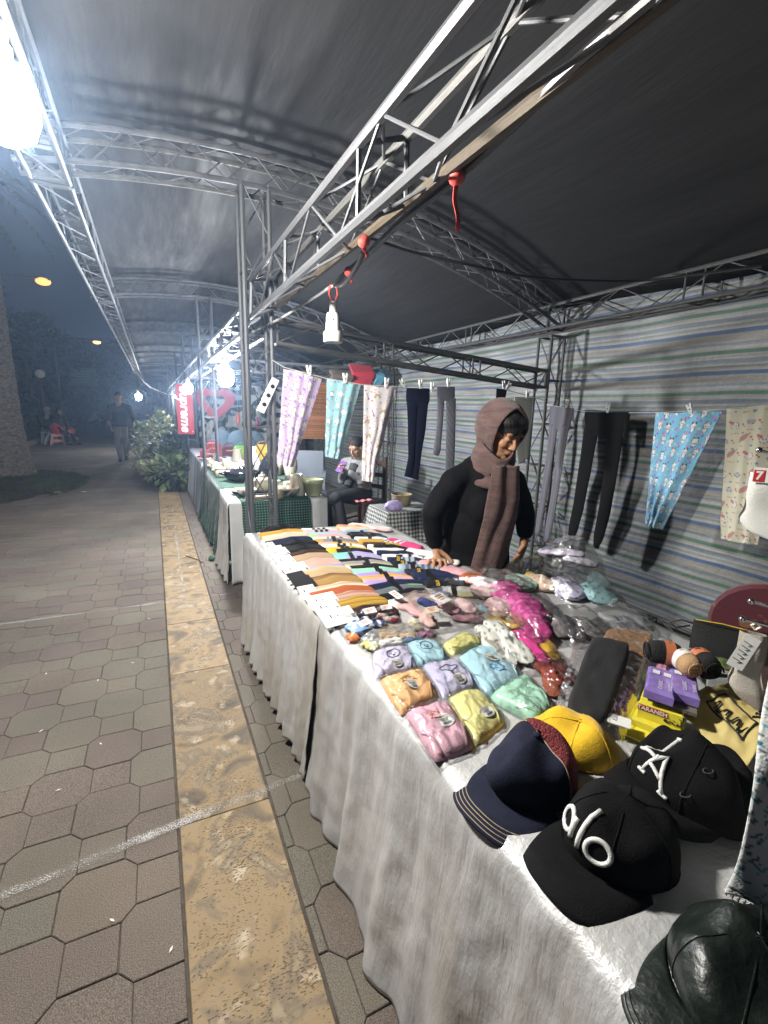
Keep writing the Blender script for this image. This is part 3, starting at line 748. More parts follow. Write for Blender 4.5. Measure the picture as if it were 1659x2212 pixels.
garment(P1, (.727, 1.698), (.979, 1.650), (.678, 1.115), (.785, 1.097), 'purple', 'lilac pyjama trousers printed with moons and white faces', 11)
garment(P1, (1.002, 1.650), (1.246, 1.626), (.992, 1.162), (1.098, 1.138), 'mint', 'pale aqua pyjama trousers with small cartoon print and stars, beside the lilac ones', 12)
garment(P1, (1.258, 1.622), (1.512, 1.622), (1.256, .994), (1.342, .984), 'white', 'white pyjama trousers printed with rainbows and clouds', 13)
garment(P2, (2.036, 1.498), (1.655, 1.516), (2.002, .785), (1.885, .765), 'sky', 'sky blue pyjama trousers with white animals, pegged on the striped wall', 14)
garment(P2, (1.616, 1.526), (1.36, 1.55), (1.53, .80), (1.35, .805), 'cream', 'cream pyjama trousers with red script and pink animals at the right edge', 15)
tights(P1, ([(1.666, 1.625), (1.668, 1.56), (1.662, 1.50)], [.185, .19, .165]), [([(1.622, 1.54, .004), (1.625, 1.35, .006), (1.628, 1.15, .01), (1.612, 1.06, .014), (1.600, 1.01, .02)], [.085, .065, .05, .055, .06]), ([(1.705, 1.54), (1.700, 1.36), (1.682, 1.16), (1.675, 1.06), (1.655, .995, .02)], [.095, .085, .065, .06, .07])], (.010, .012, .032), 'dark navy tights hanging from the cord left of the standing woman')
tights(P1, ([(1.892, 1.645), (1.895, 1.59), (1.897, 1.55)], [.152, .155, .14]), [([(1.855, 1.57), (1.858, 1.40), (1.852, 1.28), (1.838, 1.20, .01), (1.822, 1.165, .02)], [.06, .05, .055, .065, .05]), ([(1.94, 1.57), (1.955, 1.3), (1.965, 1.05), (1.965, .98)], [.085, .083, .08, .05])], (.15, .155, .185), 'mid grey tights with a patterned foot, beside the navy tights', patt=1.35)
tights(P1, ([(2.615, 1.60), (2.615, 1.45)], [.19, .17]), [([(2.60, 1.5), (2.62, 1.25), (2.65, 1.09)], [.09, .1, .08]), ([(2.66, 1.5), (2.67, 1.3), (2.68, 1.12)], [.09, .09, .07])], (.52, .52, .48), 'off-white tights hanging behind the woman\'s head')
tights(P1, ([(2.392, 1.652), (2.385, 1.55), (2.37, 1.40)], [.10, .085, .08]), [([(2.37, 1.45), (2.35, 1.25)], [.08, .07])], (.02, .018, .02), 'black sock with a red label clipped above the woman\'s head')
tights(P2, ([(2.830, 1.535), (2.835, 1.46), (2.84, 1.36)], [.25, .24, .215]), [([(2.895, 1.40), (2.91, 1.1), (2.935, .75), (2.955, .55), (2.962, .46)], [.090, .075, .065, .062, .055]), ([(2.785, 1.40), (2.80, 1.1), (2.82, .75), (2.84, .55), (2.85, .43)], [.095, .082, .075, .072, .05])], (.17, .165, .195), 'ribbed grey tights hanging right of the woman in front of the striped wall', ribs=True)
tights(P2, ([(2.41, 1.502), (2.41, 1.43), (2.42, 1.325)], [.375, .36, .30]), [([(2.525, 1.38), (2.54, 1.1), (2.56, .8), (2.585, .62), (2.60, .535)], [.130, .118, .105, .095, .06]), ([(2.315, 1.38), (2.315, 1.1), (2.325, .8), (2.345, .62), (2.36, .515)], [.135, .115, .105, .092, .05])], (.008, .008, .009), 'large black tights hanging on the striped wall')
b = MB(); b.box((0, 0, 0), (.05, .004, .09))
# folded waistband flap on the black tights
o = MB().grid(lambda u, v: P2(2.24 - .03 * u, 1.49 - .16 * v, .016 + .004 * math.sin(u * 5)), 4, 8).build('waist_flap', KNIT, [x for x in COL.objects if x.get('label', '').startswith('large black tights')][0], smooth='all', solid=.004); solidprint(o, (.008, .008, .009))
# clothes pegs
PEG = M('white_peg_plastic', (.70, .70, .66), .4)
def make_peg():
    root = empty('clothes_peg')
    for sg in (-1, 1):
        b = MB(); b.add([], [])
        pr = [(-.006, -.028), (.006, -.028), (.007, -.004), (.0045, .034), (-.0045, .034), (-.007, -.004)]
        Mx = Matrix.Rotation(sg * .17, 4, 'Y') @ Matrix.Translation((sg * .0045, 0, .008)) @ Matrix.Rotation(PI / 2, 4, 'X')
        b.prism(pr, .010, M=Matrix.Translation((0, .005, 0)) @ Mx, bev=.001)
        b.build('prong', PEG, root, smooth=False)
    MB().tube([(0, -.008, .006), (0, .008, .006)], .0045, 8).build('spring', STEEL, root)
    return root
pegs = [(P1(.885, 1.672, .012), -.1, 'peg holding the lilac trousers'), (P1(1.122, 1.64, .012), 0, 'peg holding the aqua trousers'), (P1(1.415, 1.628, .012), .12, 'peg holding the white rainbow trousers'),
        (P1(1.545, 1.635, .008), -.6, 'tilted peg on the cord between white trousers and navy tights'), (P1(1.678, 1.632, .014), 0, 'peg holding the navy tights'), (P1(1.775, 1.615, .01), .05, 'peg on the cord just right of the navy tights'),
        (P1(1.905, 1.652, .014), 0, 'peg holding the mid grey tights'), (P1(2.385, 1.66, .03), -.1, 'left of two pegs above the standing woman\'s head'), (P1(2.425, 1.655, .03), .5, 'right of two pegs above the standing woman\'s head'),
        (P1(2.63, 1.60, .02), 0, 'peg holding the off-white tights'), (P2(2.765, 1.54, .018), .1, 'peg holding the ribbed grey tights'), (P2(2.385, 1.505, .02), 0, 'peg holding the large black tights'), (P2(1.80, 1.505, .03), -.45, 'tilted peg holding the sky blue trousers')]
peg0 = make_peg()
for i, (p, t, l) in enumerate(pegs):
    o = peg0 if i == 0 else copy_tree(peg0)
    o.location = p + Vector((0, 0, .012)); o.rotation_euler = (0, t, 0 if i < 10 else -PI / 2); tag(o, 'white plastic ' + l, 'clothes peg', 'clothes pegs')
    if i >= 10: o.rotation_euler = Euler((t, 0, 0)).to_matrix().to_4x4().__matmul__(Matrix.Rotation(PI / 2, 4, 'Z')).to_euler()

# ------------------------------------------------------------------ stall tables under silver cloths
def satin(name, stain=0.):
    m_ = M(name, (.5, .5, .5), .42, .25, spec=.55)
    nt = m_.node_tree; bs = nt.nodes['Principled BSDF']
    tc = node(nt, 'ShaderNodeTexCoord')
    mp = node(nt, 'ShaderNodeMapping'); mp.inputs['Scale'].default_value = (10, 10, 1.3); mp.inputs['Rotation'].default_value = (R(12), 0, 0); nt.links.new(tc.outputs['Object'], mp.inputs[0])
    n1 = node(nt, 'ShaderNodeTexNoise'); n1.inputs['Scale'].default_value = 2.2; n1.inputs['Detail'].default_value = 6; n1.inputs['Roughness'].default_value = .6; n1.inputs['Distortion'].default_value = 0; nt.links.new(mp.outputs[0], n1.inputs[0])
    n2 = node(nt, 'ShaderNodeTexNoise'); n2.inputs['Scale'].default_value = 60; n2.inputs['Detail'].default_value = 4; n2.inputs['Distortion'].default_value = .3; nt.links.new(tc.outputs['Object'], n2.inputs[0])
    a = node(nt, 'ShaderNodeMath', operation='MULTIPLY_ADD'); nt.links.new(n2.outputs['Fac'], a.inputs[0]); a.inputs[1].default_value = .16; nt.links.new(n1.outputs['Fac'], a.inputs[2])
    bp = node(nt, 'ShaderNodeBump'); bp.inputs['Strength'].default_value = .55; bp.inputs['Distance'].default_value = .014; nt.links.new(a.outputs[0], bp.inputs['Height']); nt.links.new(bp.outputs[0], bs.inputs['Normal'])
    n3 = node(nt, 'ShaderNodeTexNoise'); n3.inputs['Scale'].default_value = 2.4; n3.inputs['Detail'].default_value = 7; mp3 = node(nt, 'ShaderNodeMapping'); mp3.inputs['Scale'].default_value = (1.5, 1.5, .7); nt.links.new(tc.outputs['Object'], mp3.inputs[0]); nt.links.new(mp3.outputs[0], n3.inputs[0])
    cr = node(nt, 'ShaderNodeValToRGB'); e = cr.color_ramp.elements
    if stain:
        e[0].position = .30; e[0].color = (.36, .34, .315, 1); e[1].position = .64; e[1].color = (.58, .58, .58, 1); q_ = e.new(.38); q_.color = (.42, .41, .395, 1); q_ = e.new(.46); q_.color = (.50, .50, .50, 1)
    else:
        e[0].position = .3; e[0].color = (.44, .42, .385, 1); e[1].position = .55; e[1].color = (.54, .54, .54, 1)
    nt.links.new(n3.outputs['Fac'], cr.inputs[0]); nt.links.new(cr.outputs[0], bs.inputs['Base Color'])
    mr = node(nt, 'ShaderNodeMapRange'); mr.inputs[1].default_value = .35; mr.inputs[2].default_value = .65; mr.inputs[3].default_value = .6; mr.inputs[4].default_value = .4; nt.links.new(n1.outputs['Fac'], mr.inputs[0]); nt.links.new(mr.outputs[0], bs.inputs['Roughness'])
    return m_
SATIN = satin('silver_satin'); SATIN2 = satin('silver_satin_stained', 1)
WOODT = M('chipboard', (.30, .22, .14), .7, var=.2, vscale=10)
def table(y0, y1, x0, x1, z, label, group='trestle tables under cloths'):
    root = empty('table', ((x0 + x1) / 2, (y0 + y1) / 2, 0), label=label, cat='table', group=group)
    dx, dy = (x1 - x0) / 2 - .03, (y1 - y0) / 2 - .03
    MB().box((0, 0, z - .025), (2 * dx, 2 * dy, .03)).build('tabletop', WOODT, root, smooth=False)
    for sx in (-1, 1):
        for sy in (-1, 1): rod('leg', (sx * (dx - .05), sy * (dy - .05), 0), (sx * (dx - .05), sy * (dy - .05), z - .04), .014, STEEL, root)
    return root
def drape(name, xe0, xe1, y0, y1, xb, z, bot0, bot1, zb0, zb1, seed, folds, amp, mat, label, endskirt=0, nu=150, wr=.004):
    """cloth over a table: flat top, rounded front edge, gathered skirt. xe = edge X at y0/y1, bot = hem X, zb = hem height"""
    b = MB()
    def fn(u, v):
        y = y0 + (y1 - y0) * u; xe = xe0 + (xe1 - xe0) * u; xh = bot0 + (bot1 - bot0) * u; zh = zb0 + (zb1 - zb0) * u
        if v < .35:
            t = v / .35; x = xb + (xe - xb) * t; k = min(1, t * 3, (1 - t) * 3)
            return (x, y, z + wr * (nz(x * 9, y * 9, seed) + .6 * nz(x * 25, y * 22, seed)) * (.4 + k))
        t = (v - .35) / .65
        s_ = math.sin(u * folds * 2 * PI + 3.2 * nz(u * folds * .55, t * .9, seed)) + .5 * math.sin(u * folds * 4.3 * PI + 2 + 2 * nz(u * 9, t, seed))
        fl = amp * (t ** .8) * s_ + .012 * nz(u * 11, t * 3.5, seed + 2) * t + .004 * nz(u * 40, t * 12, seed + 5)
        x = xe + (xh - xe) * t ** 1.4 - fl + .008 * nz(u * 20, 1, seed) * (1 - t)
        zz = z - .004 - (z - zh) * t + .012 * nz(u * 7, 3, seed) * (t > .9) + (t < .06) * .004 * nz(y * 30, 0, seed)
        return (x - .012 * math.sin(min(1, t * 12) * PI / 2), y + .012 * nz(t * 4, u * 10, seed + 8) * t * (0 < u < 1), zz)
    b.grid(fn, nu, 90)
    if endskirt:
        ye = y1 if endskirt > 0 else y0; xe = xe1 if endskirt > 0 else xe0; xh = bot1 if endskirt > 0 else bot0; zh = zb1 if endskirt > 0 else zb0
        sg = 1 if endskirt > 0 else -1
        b.grid(lambda u, v: (xe + (xb - xe) * u + (xh - xe) * v ** 1.4 * (1 - u), ye + sg * (.03 * v + amp * v * math.sin(u * 30 + seed) * .8), z - (z - zh) * v), 60, 24, flip=sg < 0)
    o = b.build(name, mat, smooth='all', solid=.0025)
    return tag(o, label, 'tablecloth', 'cloths over the stall tables')
table(1.58, 2.88, .51, 1.38, .694, 'trestle table hidden under the far silver cloth with the socks')
table(-.05, 1.55, .55, 1.62, .694, 'trestle table hidden under the near silver cloth with the caps')
drape('tablecloth', .510, .462, 1.555, 2.90, 1.40, .70, .462, .425, .045, .03, 3, 11, .013, SATIN, 'silver satin cloth hanging in folds under the rows of socks', endskirt=1)
drape('tablecloth', .520, .512, -.12, 1.560, 1.66, .70, .405, .470, .012, .012, 8, 5.5, .018, SATIN2, 'stained silver satin cloth hanging below the caps and bagged underwear', endskirt=1, nu=190)
# ------------------------------------------------------------------ lettering helper
def text_mesh(txt, size, extrude=0., offset=0., name='lettering', align='CENTER', shear=0., res=3):
    cu = bpy.data.curves.new(name, 'FONT'); cu.body = txt; cu.size = size; cu.extrude = extrude; cu.offset = offset; cu.align_x = align; cu.align_y = 'CENTER'; cu.shear = shear; cu.resolution_u = res
    t = bpy.data.objects.new(name, cu); COL.objects.link(t)
    dg = bpy.context.evaluated_depsgraph_get(); me = bpy.data.meshes.new_from_object(t.evaluated_get(dg))
    bpy.data.objects.remove(t); bpy.data.curves.remove(cu)
    return me
def text_obj(txt, size, mat, parent, loc, rot, extrude=.0004, offset=0., shear=0., align='CENTER', name='lettering'):
    me = text_mesh(txt, size, extrude, offset, shear=shear, align=align); me.materials.clear(); me.materials.append(mat)
    o = bpy.data.objects.new(name, me); place(o, parent); o.location = loc; o.rotation_euler = rot
    return o
INK = M('black_ink', (.02, .02, .02), .6); REDINK = M('red_ink', (.45, .02, .025), .5); GOLDINK = M('gold_ink', (.65, .45, .05), .5); BROWNINK = M('brown_ink', (.30, .16, .12), .6)
CARDW = M('white_card', (.70, .70, .67), .5, var=.05, vscale=20); CARDB = M('black_card', (.012, .012, .012), .4)

# ------------------------------------------------------------------ socks laid out on the far table
def sock(p0, p1, width, cols, label, z=.706, card=None, band=False, bend=.25, ribs=0, th=.016, tilt=.0, roll=.0, seed=0, logo=None):
    """flat folded sock: leg from p0, heel, foot ending at p1; cols(u, v) gives the knit colour"""
    p0, p1 = Vector((*p0, 0)), Vector((*p1, 0)); d = p1 - p0; L = d.length
    root = empty('socks', (p0.x, p0.y, z), math.atan2(d.y, d.x), label, 'socks', 'pairs of socks laid out on the far table')
    root.rotation_euler = (roll, tilt, math.atan2(d.y, d.x) + .10 * nz(seed * 3.7, p0.y * 9))
    nu, nv = 24, 10
    b = MB(); cl = []
    def cen(u):
        k = max(0, (u - .52) / .48); return Vector((u * L, -bend * width * 1.5 * k * k, 0))
    def hw(u):
        base = .5 + .10 * math.exp(-((u - .60) / .10) ** 2) - .06 * u
        if u > .9: base *= math.sqrt(max(.02, 1 - ((u - .9) / .101) ** 2))
        return base * width
    for side in (1, 0):
        def fn(u, v):
            c = cen(u); t = 2 * v - 1; e = 1 - abs(t) ** 3
            r_ = (.0016 * math.sin(v * 2 * PI * 7) if ribs else .0) * e
            zz = th * (.35 + .65 * e) * (1 + .25 * nz(u * 4, v * 3, seed)) + r_ if side else 0
            if u < .02 or u > .985: zz *= .55
            col = cols(u, v); cl.append([x * ((.72 + .5 * (math.sin(v * 2 * PI * 7) > 0)) if ribs else 1) for x in col])
            return (c.x, c.y + t * hw(u), zz)
        b.grid(fn, nu, nv, flip=not side)
    o = b.build('knit', KNIT, root, smooth='all'); setprint(o, cl)
    if card:
        cb = MB(); cw, clen = width * 1.12, card[1]
        cb.box((clen / 2 - .035, 0, th + .003), (clen, cw, .0012)); k = cb.build('card', CARDW if card[0] == 'w' else CARDB, root, smooth=False)
        if card[0] == 'w':
            q_ = MB(); zc = th + .0042
            for i in range(7): q_.box((clen - .045, -cw * .28 + i * .003, zc), (.012, .0014 if i % 2 else .0008, .0004))
            q_.box((clen * .5 - .035, cw * .05, zc), (.006, .006, .0004)); q_.box((clen * .3 - .035, cw * .08, zc), (.005, .02, .0004)); q_.build('print', INK, k, smooth=False)
        else:
            q_ = MB(); q_.box((-.037, width * .1, th * .6), (.012, .010, .0012)); q_.build('hook', BLACK, k, smooth=False)
    if band:
        bb = MB(); bb.box((L * band, cen(band).y, th * .62), (.022, hw(band) * 2.04, th * 1.12)); k = bb.build('band', CARDB, root, smooth=False)
        if logo:
            text_obj(logo, .020, GOLDINK, k, (L * band, cen(band).y, th * 1.2), (0, 0, PI / 2), .0002, .0006)
    return root
def flat(c): return lambda u, v: c
def cuff(c, t, at=.18): return lambda u, v: t if u < at else c
def toe(c, t): return lambda u, v: t if u > .86 or .54 < u < .66 and v < .35 else c
def stripes(c, t, a, b_, n): return lambda u, v: t if a < u < b_ and int((u - a) / (b_ - a) * n * 2) % 2 else c
def tiedye(a, b_, c, s_): return lambda u, v: tuple(x * (.5 + .5 * nz(u * 4, v * 3, s_)) + y * (.5 - .5 * nz(u * 4, v * 3, s_)) if nz(u * 3, v * 2, s_ + 5) > 0 else z_ * .9 for x, y, z_ in zip(a, b_, c))
K_, W_, NV = (.012, .012, .013), (.72, .71, .68), (.014, .018, .05)
ordw = ['first', 'second', 'third', 'fourth', 'fifth', 'sixth', 'seventh', 'eighth', 'ninth', 'tenth', 'eleventh', 'twelfth', 'thirteenth', 'fourteenth', 'fifteenth', 'sixteenth', 'seventeenth', 'eighteenth', 'nineteenth', 'twentieth', 'twenty-first', 'twenty-second', 'twenty-third', 'twenty-fourth']
AX = [('dark brown ribbed', flat((.040, .020, .018)), ('w', .13), 1), ('mustard ribbed', flat((.36, .22, .04)), ('w', .10), 1), ('dusty pink ribbed', flat((.40, .24, .18)), ('w', .12), 1), ('rust red', flat((.35, .09, .035)), None, 0),
      ('cream ribbed', flat((.55, .42, .30)), ('w', .07), 1), ('mustard brown', flat((.33, .20, .07)), ('b', .09), 0), ('brown', flat((.22, .12, .05)), ('b', .09), 1), ('pale tan', flat((.45, .33, .19)), ('b', .08), 0), ('beige', flat((.50, .37, .22)), None, 0),
      ('sky blue toed pink', lambda u, v: (.26, .34, .62) if v < .35 else (.52, .34, .28), ('w', .12), 0), ('pale pink', flat((.52, .34, .28)), ('w', .08), 0), ('sand', flat((.42, .30, .20)), ('w', .09), 0), ('chocolate', flat((.05, .025, .015)), ('w', .07), 0),
      ('plain black', flat(K_), ('w', .10), 0), ('black ankle', flat(K_), ('w', .09), 0), ('jet black', flat((.009, .009, .01)), ('w', .06), 0), ('navy', flat(NV), None, 0), ('ivory', flat((.62, .56, .42)), None, 0), ('bright mustard', flat((.55, .32, .05)), None, 0)]
ya = [1.50, 1.585, 1.66, 1.72, 1.775, 1.835, 1.89, 1.945, 1.99, 2.055, 2.12, 2.20, 2.27, 2.335, 2.40, 2.47, 2.56, 2.66, 2.76]
for i, (nm_, cf, cd, rb) in enumerate(AX):
    y = ya[i]; sl = .02 if i < 7 else .05
    sock((.525 + .012 * nz(i, 2), y), (.79 + .015 * nz(i, 7), y + sl), .082, cf, '%s socks, %s from the near end of the front row' % (nm_, ordw[i]), z=.708 + .004 * (i % 2), card=cd, ribs=rb, seed=i, tilt=-.04, roll=.24 + .10 * nz(i, 4), bend=.3)
BX = [('white and pink low', cuff((.60, .46, .42), W_, .3), 0), ('black no-show', toe(K_, W_), 0), ('grey with neon green edge', lambda u, v: (.30, .72, .22) if v < .3 else (.13, .145, .16), .45), ('navy with neon green edge', lambda u, v: (.32, .75, .25) if v < .22 else NV, .45), ('orange and lilac', lambda u, v: (.66, .32, .04) if v < .5 else (.36, .30, .56), .5), ('pale pink and orange', lambda u, v: (.60, .36, .38) if v < .55 else (.66, .34, .04), .5), ('purple', flat((.36, .26, .55)), .5), ('mint green', flat((.28, .55, .42)), .5), ('black with white edge', cuff(K_, W_, .08), .4), ('beige and grey', lambda u, v: (.50, .42, .27) if v < .5 else (.28, .28, .27), .5),
      ('black dress', flat(K_), .45), ('lilac and aqua', lambda u, v: (.25, .55, .52) if u < .25 else (.40, .36, .58), .35), ('aqua', lambda u, v: (.2, .55, .5) if u < .5 else (.36, .33, .55), 0), ('yellow toed black', lambda u, v: (.62, .48, .04) if u < .2 else K_, .45), ('golden yellow', flat((.66, .40, .03)), .4), ('black and white striped', stripes(W_, K_, .3, .7, 3), 0), ('peach', lambda u, v: (.60, .36, .28) if u < .35 else (.66, .34, .06), .5), ('grey and orange', lambda u, v: (.62, .32, .05) if u < .2 else (.22, .22, .23), .45), ('white with black rings', stripes(W_, K_, .25, .75, 3), 0), ('neon green and pink', lambda u, v: (.35, .62, .25) if u < .2 else (.58, .38, .36), 0), ('pale blue', flat((.36, .48, .60)), 0), ('pink with black rings', stripes((.58, .42, .42), K_, .2, .6, 3), 0), ('white with three black rings', stripes(W_, K_, .2, .6, 3), 0)]
n_b = len(BX)
for i, (nm_, cf, bd) in enumerate(BX):
    y = 1.545 + (2.80 - 1.545) * i / (n_b - 1)
    sl = .03 if i < 4 else -.01 - .05 * (i / n_b)
    sock((.785 + .012 * nz(i, 3, 5), y), (1.03 + .012 * nz(i, 9, 5), y + sl), .075, cf, '%s socks, %s from the near end of the middle row' % (nm_, ordw[i]), z=.707 + .004 * (i % 2), band=bd, seed=i + 40, roll=.26 + .12 * nz(i, 4, 2), bend=.3)
CX_ = [('white and black', cuff(W_, K_, .2), .4, None), ('black with gold lettering', flat(K_), .25, 'OLO'), ('dark navy folded', flat(NV), .3, None), ('navy plain', flat((.016, .022, .06)), .35, None), ('midnight', flat((.018, .02, .035)), .3, 'OLO'), ('blue-grey striped', stripes((.30, .38, .44), (.08, .1, .14), .1, .9, 7), .3, None), ('black striped', stripes(K_, (.35, .42, .5), .2, .7, 4), .22, 'OLO'), ('navy with pale stripes', stripes(NV, (.4, .45, .55), .2, .6, 3), .25, 'OLO'), ('white with two black stripes', stripes(W_, K_, .3, .7, 2), 0, None), ('navy and white rolled', toe(NV, W_), 0, None), ('white with grey heel', toe(W_, (.25, .25, .26)), 0, None), ('black sport', cuff(K_, W_, .15), .4, None),
       ('brown and mustard', lambda u, v: (.07, .03, .02) if u < .5 else (.5, .3, .05), 0, None), ('mustard and white chequered', lambda u, v: (W_ if (int(u * 14) + int(v * 5)) % 2 else (.05, .02, .02)) if u > .6 else (.52, .32, .06), 0, None), ('white with brown toe', toe(W_, (.09, .05, .03)), .4, None), ('black tie-dye', tiedye(K_, (.06, .12, .2), K_, 3), .4, None), ('black printed', tiedye(K_, (.3, .3, .35), K_, 4), .4, None), ('peach tie-dye', tiedye((.65, .32, .25), (.7, .6, .5), (.30, .5, .6), 1), 0, None), ('pale blue tie-dye', tiedye((.5, .62, .66), (.62, .36, .34), (.62, .60, .52), 2), 0, None), ('yellow tie-dye', tiedye((.70, .45, .08), (.68, .55, .35), (.66, .3, .18), 6), 0, None)]
n_c = len(CX_)
for i, (nm_, cf, bd, lg) in enumerate(CX_):
    y = 1.60 + (2.80 - 1.60) * i / (n_c - 1)
    sock((1.025 + .012 * nz(i, 3, 9), y + .02), (1.235 + .015 * nz(i, 9, 9), y - .07 + .02 * nz(i, 1)), .074, cf, '%s socks, %s from the near end of the back row' % (nm_, ordw[i]), z=.707 + .004 * (i % 2), band=bd, seed=i + 80, roll=.25 + .12 * nz(i, 4, 6), bend=.25, logo=lg)
for p, q_, nm_, cf in [((1.205, 2.42), (1.31, 2.19), 'bright pink socks with white stripes at the back edge of the table', stripes((.62, .06, .20), W_, .2, .5, 2)), ((1.20, 2.2), (1.33, 2.04), 'white socks with black edge at the back of the table beside the woman\'s hand', cuff(W_, K_, .12)), ((1.17, 1.985), (1.30, 1.72), 'smooth pale pink socks under the woman\'s hand', flat((.66, .36, .40))),
                       ((1.13, 2.86), (1.33, 2.62), 'white and pink patterned socks at the far back corner of the table', tiedye((.7, .4, .42), W_, W_, 8)), ((1.22, 2.02), (1.36, 1.9), 'grey and white socks behind the pale pink pair', stripes(W_, (.2, .22, .25), .2, .8, 3))]:
    sock(p, q_, .095, cf, nm_, z=.712, seed=hash(nm_) % 50, bend=.1)
# dark bundle at the far end
b = MB(); b.grid(lambda u, v: (.54 + .27 * u, 2.80 + .10 * v, .705 + .045 * math.sin(PI * v) ** .6 * math.sin(PI * min(1, max(0, u * .96 + .02))) ** .5 * (1 + .4 * nz(u * 6, v * 4, 2)) + .004 * nz(u * 18, v * 12)), 40, 16)
o = b.build('folded_leggings', KNIT, smooth='all'); solidprint(o, (.011, .011, .012)); tag(o, 'bundle of folded black leggings at the far end of the sock table', 'leggings')

# ------------------------------------------------------------------ clear film
def film_mat(name='clear_film', tint=(1, 1, 1), gloss=.12):
    m_ = bpy.data.materials.new(name); m_.use_nodes = True; nt = m_.node_tree; nt.nodes.remove(nt.nodes['Principled BSDF']); out = nt.nodes['Material Output']
    tr = node(nt, 'ShaderNodeBsdfTransparent'); tr.inputs[0].default_value = (*[.97 * t for t in tint], 1)
    gl = node(nt, 'ShaderNodeBsdfGlossy'); gl.inputs['Roughness'].default_value = gloss; gl.inputs[0].default_value = (.95, .95, .95, 1)
    tc = node(nt, 'ShaderNodeTexCoord'); n1 = node(nt, 'ShaderNodeTexNoise'); n1.inputs['Scale'].default_value = 34; n1.inputs['Detail'].default_value = 3; n1.inputs['Distortion'].default_value = 1.5; nt.links.new(tc.outputs['Object'], n1.inputs[0])
    bp = node(nt, 'ShaderNodeBump'); bp.inputs['Strength'].default_value = .5; bp.inputs['Distance'].default_value = .008; nt.links.new(n1.outputs['Fac'], bp.inputs['Height']); nt.links.new(bp.outputs[0], gl.inputs['Normal'])
    fr = node(nt, 'ShaderNodeFresnel'); fr.inputs[0].default_value = 1.5; nt.links.new(bp.outputs[0], fr.inputs['Normal'])
    mr = node(nt, 'ShaderNodeMath', operation='MULTIPLY_ADD'); nt.links.new(fr.outputs[0], mr.inputs[0]); mr.inputs[1].default_value = .5; mr.inputs[2].default_value = .03
    mx = node(nt, 'ShaderNodeMixShader'); nt.links.new(mr.outputs[0], mx.inputs[0]); nt.links.new(tr.outputs[0], mx.inputs[1]); nt.links.new(gl.outputs[0], mx.inputs[2]); nt.links.new(mx.outputs[0], out.inputs[0])
    return m_
FILM = film_mat()
def quad_xy(c, u, v):
    """bilinear in four corners TL TR BR BL"""
    a = Vector(c[0]).lerp(Vector(c[1]), u); b_ = Vector(c[3]).lerp(Vector(c[2]), u); return a.lerp(b_, v)
def pillow(b, c, z, h, seed, grow=0., crease=.0022, nu=26, nv=26, gather=0., cl=None, col=None, p=4.):
    cen = sum((Vector(q_) for q_ in c), Vector((0, 0))) / 4
    C = [Vector(q_) + (Vector(q_) - cen) * grow for q_ in c]
    def fn(u, v):
        s_, t = 2 * u - 1, 2 * v - 1; r_ = max(abs(s_), abs(t))
        # round the corners of the outline
        k = 1 - .055 * (abs(s_ * t)) ** 3
        q_ = quad_xy(C, .5 + s_ * k / 2, .5 + t * k / 2)
        e = max(0, (1 - abs(s_) ** p) * (1 - abs(t) ** p)) ** .5
        zz = z + h * e * (1 + .25 * nz(u * 3, v * 3, seed)) + crease * e * (nz(u * 8, v * 8, seed + 1) + .6 * nz(u * 17, v * 15, seed + 2))
        if gather and v < .28: zz += gather * math.sin(u * 46 + 3 * nz(u * 5, v, seed)) * e * (1 - v / .28)
        if cl is not None: cl.append(col(u, v))
        return (q_.x, q_.y, zz)
    b.grid(fn, nu, nv, flip=True)
def surf_z(z, h): return z + h * 1.0
STICK = M('silver_sticker', (.62, .63, .60), .3, .2)
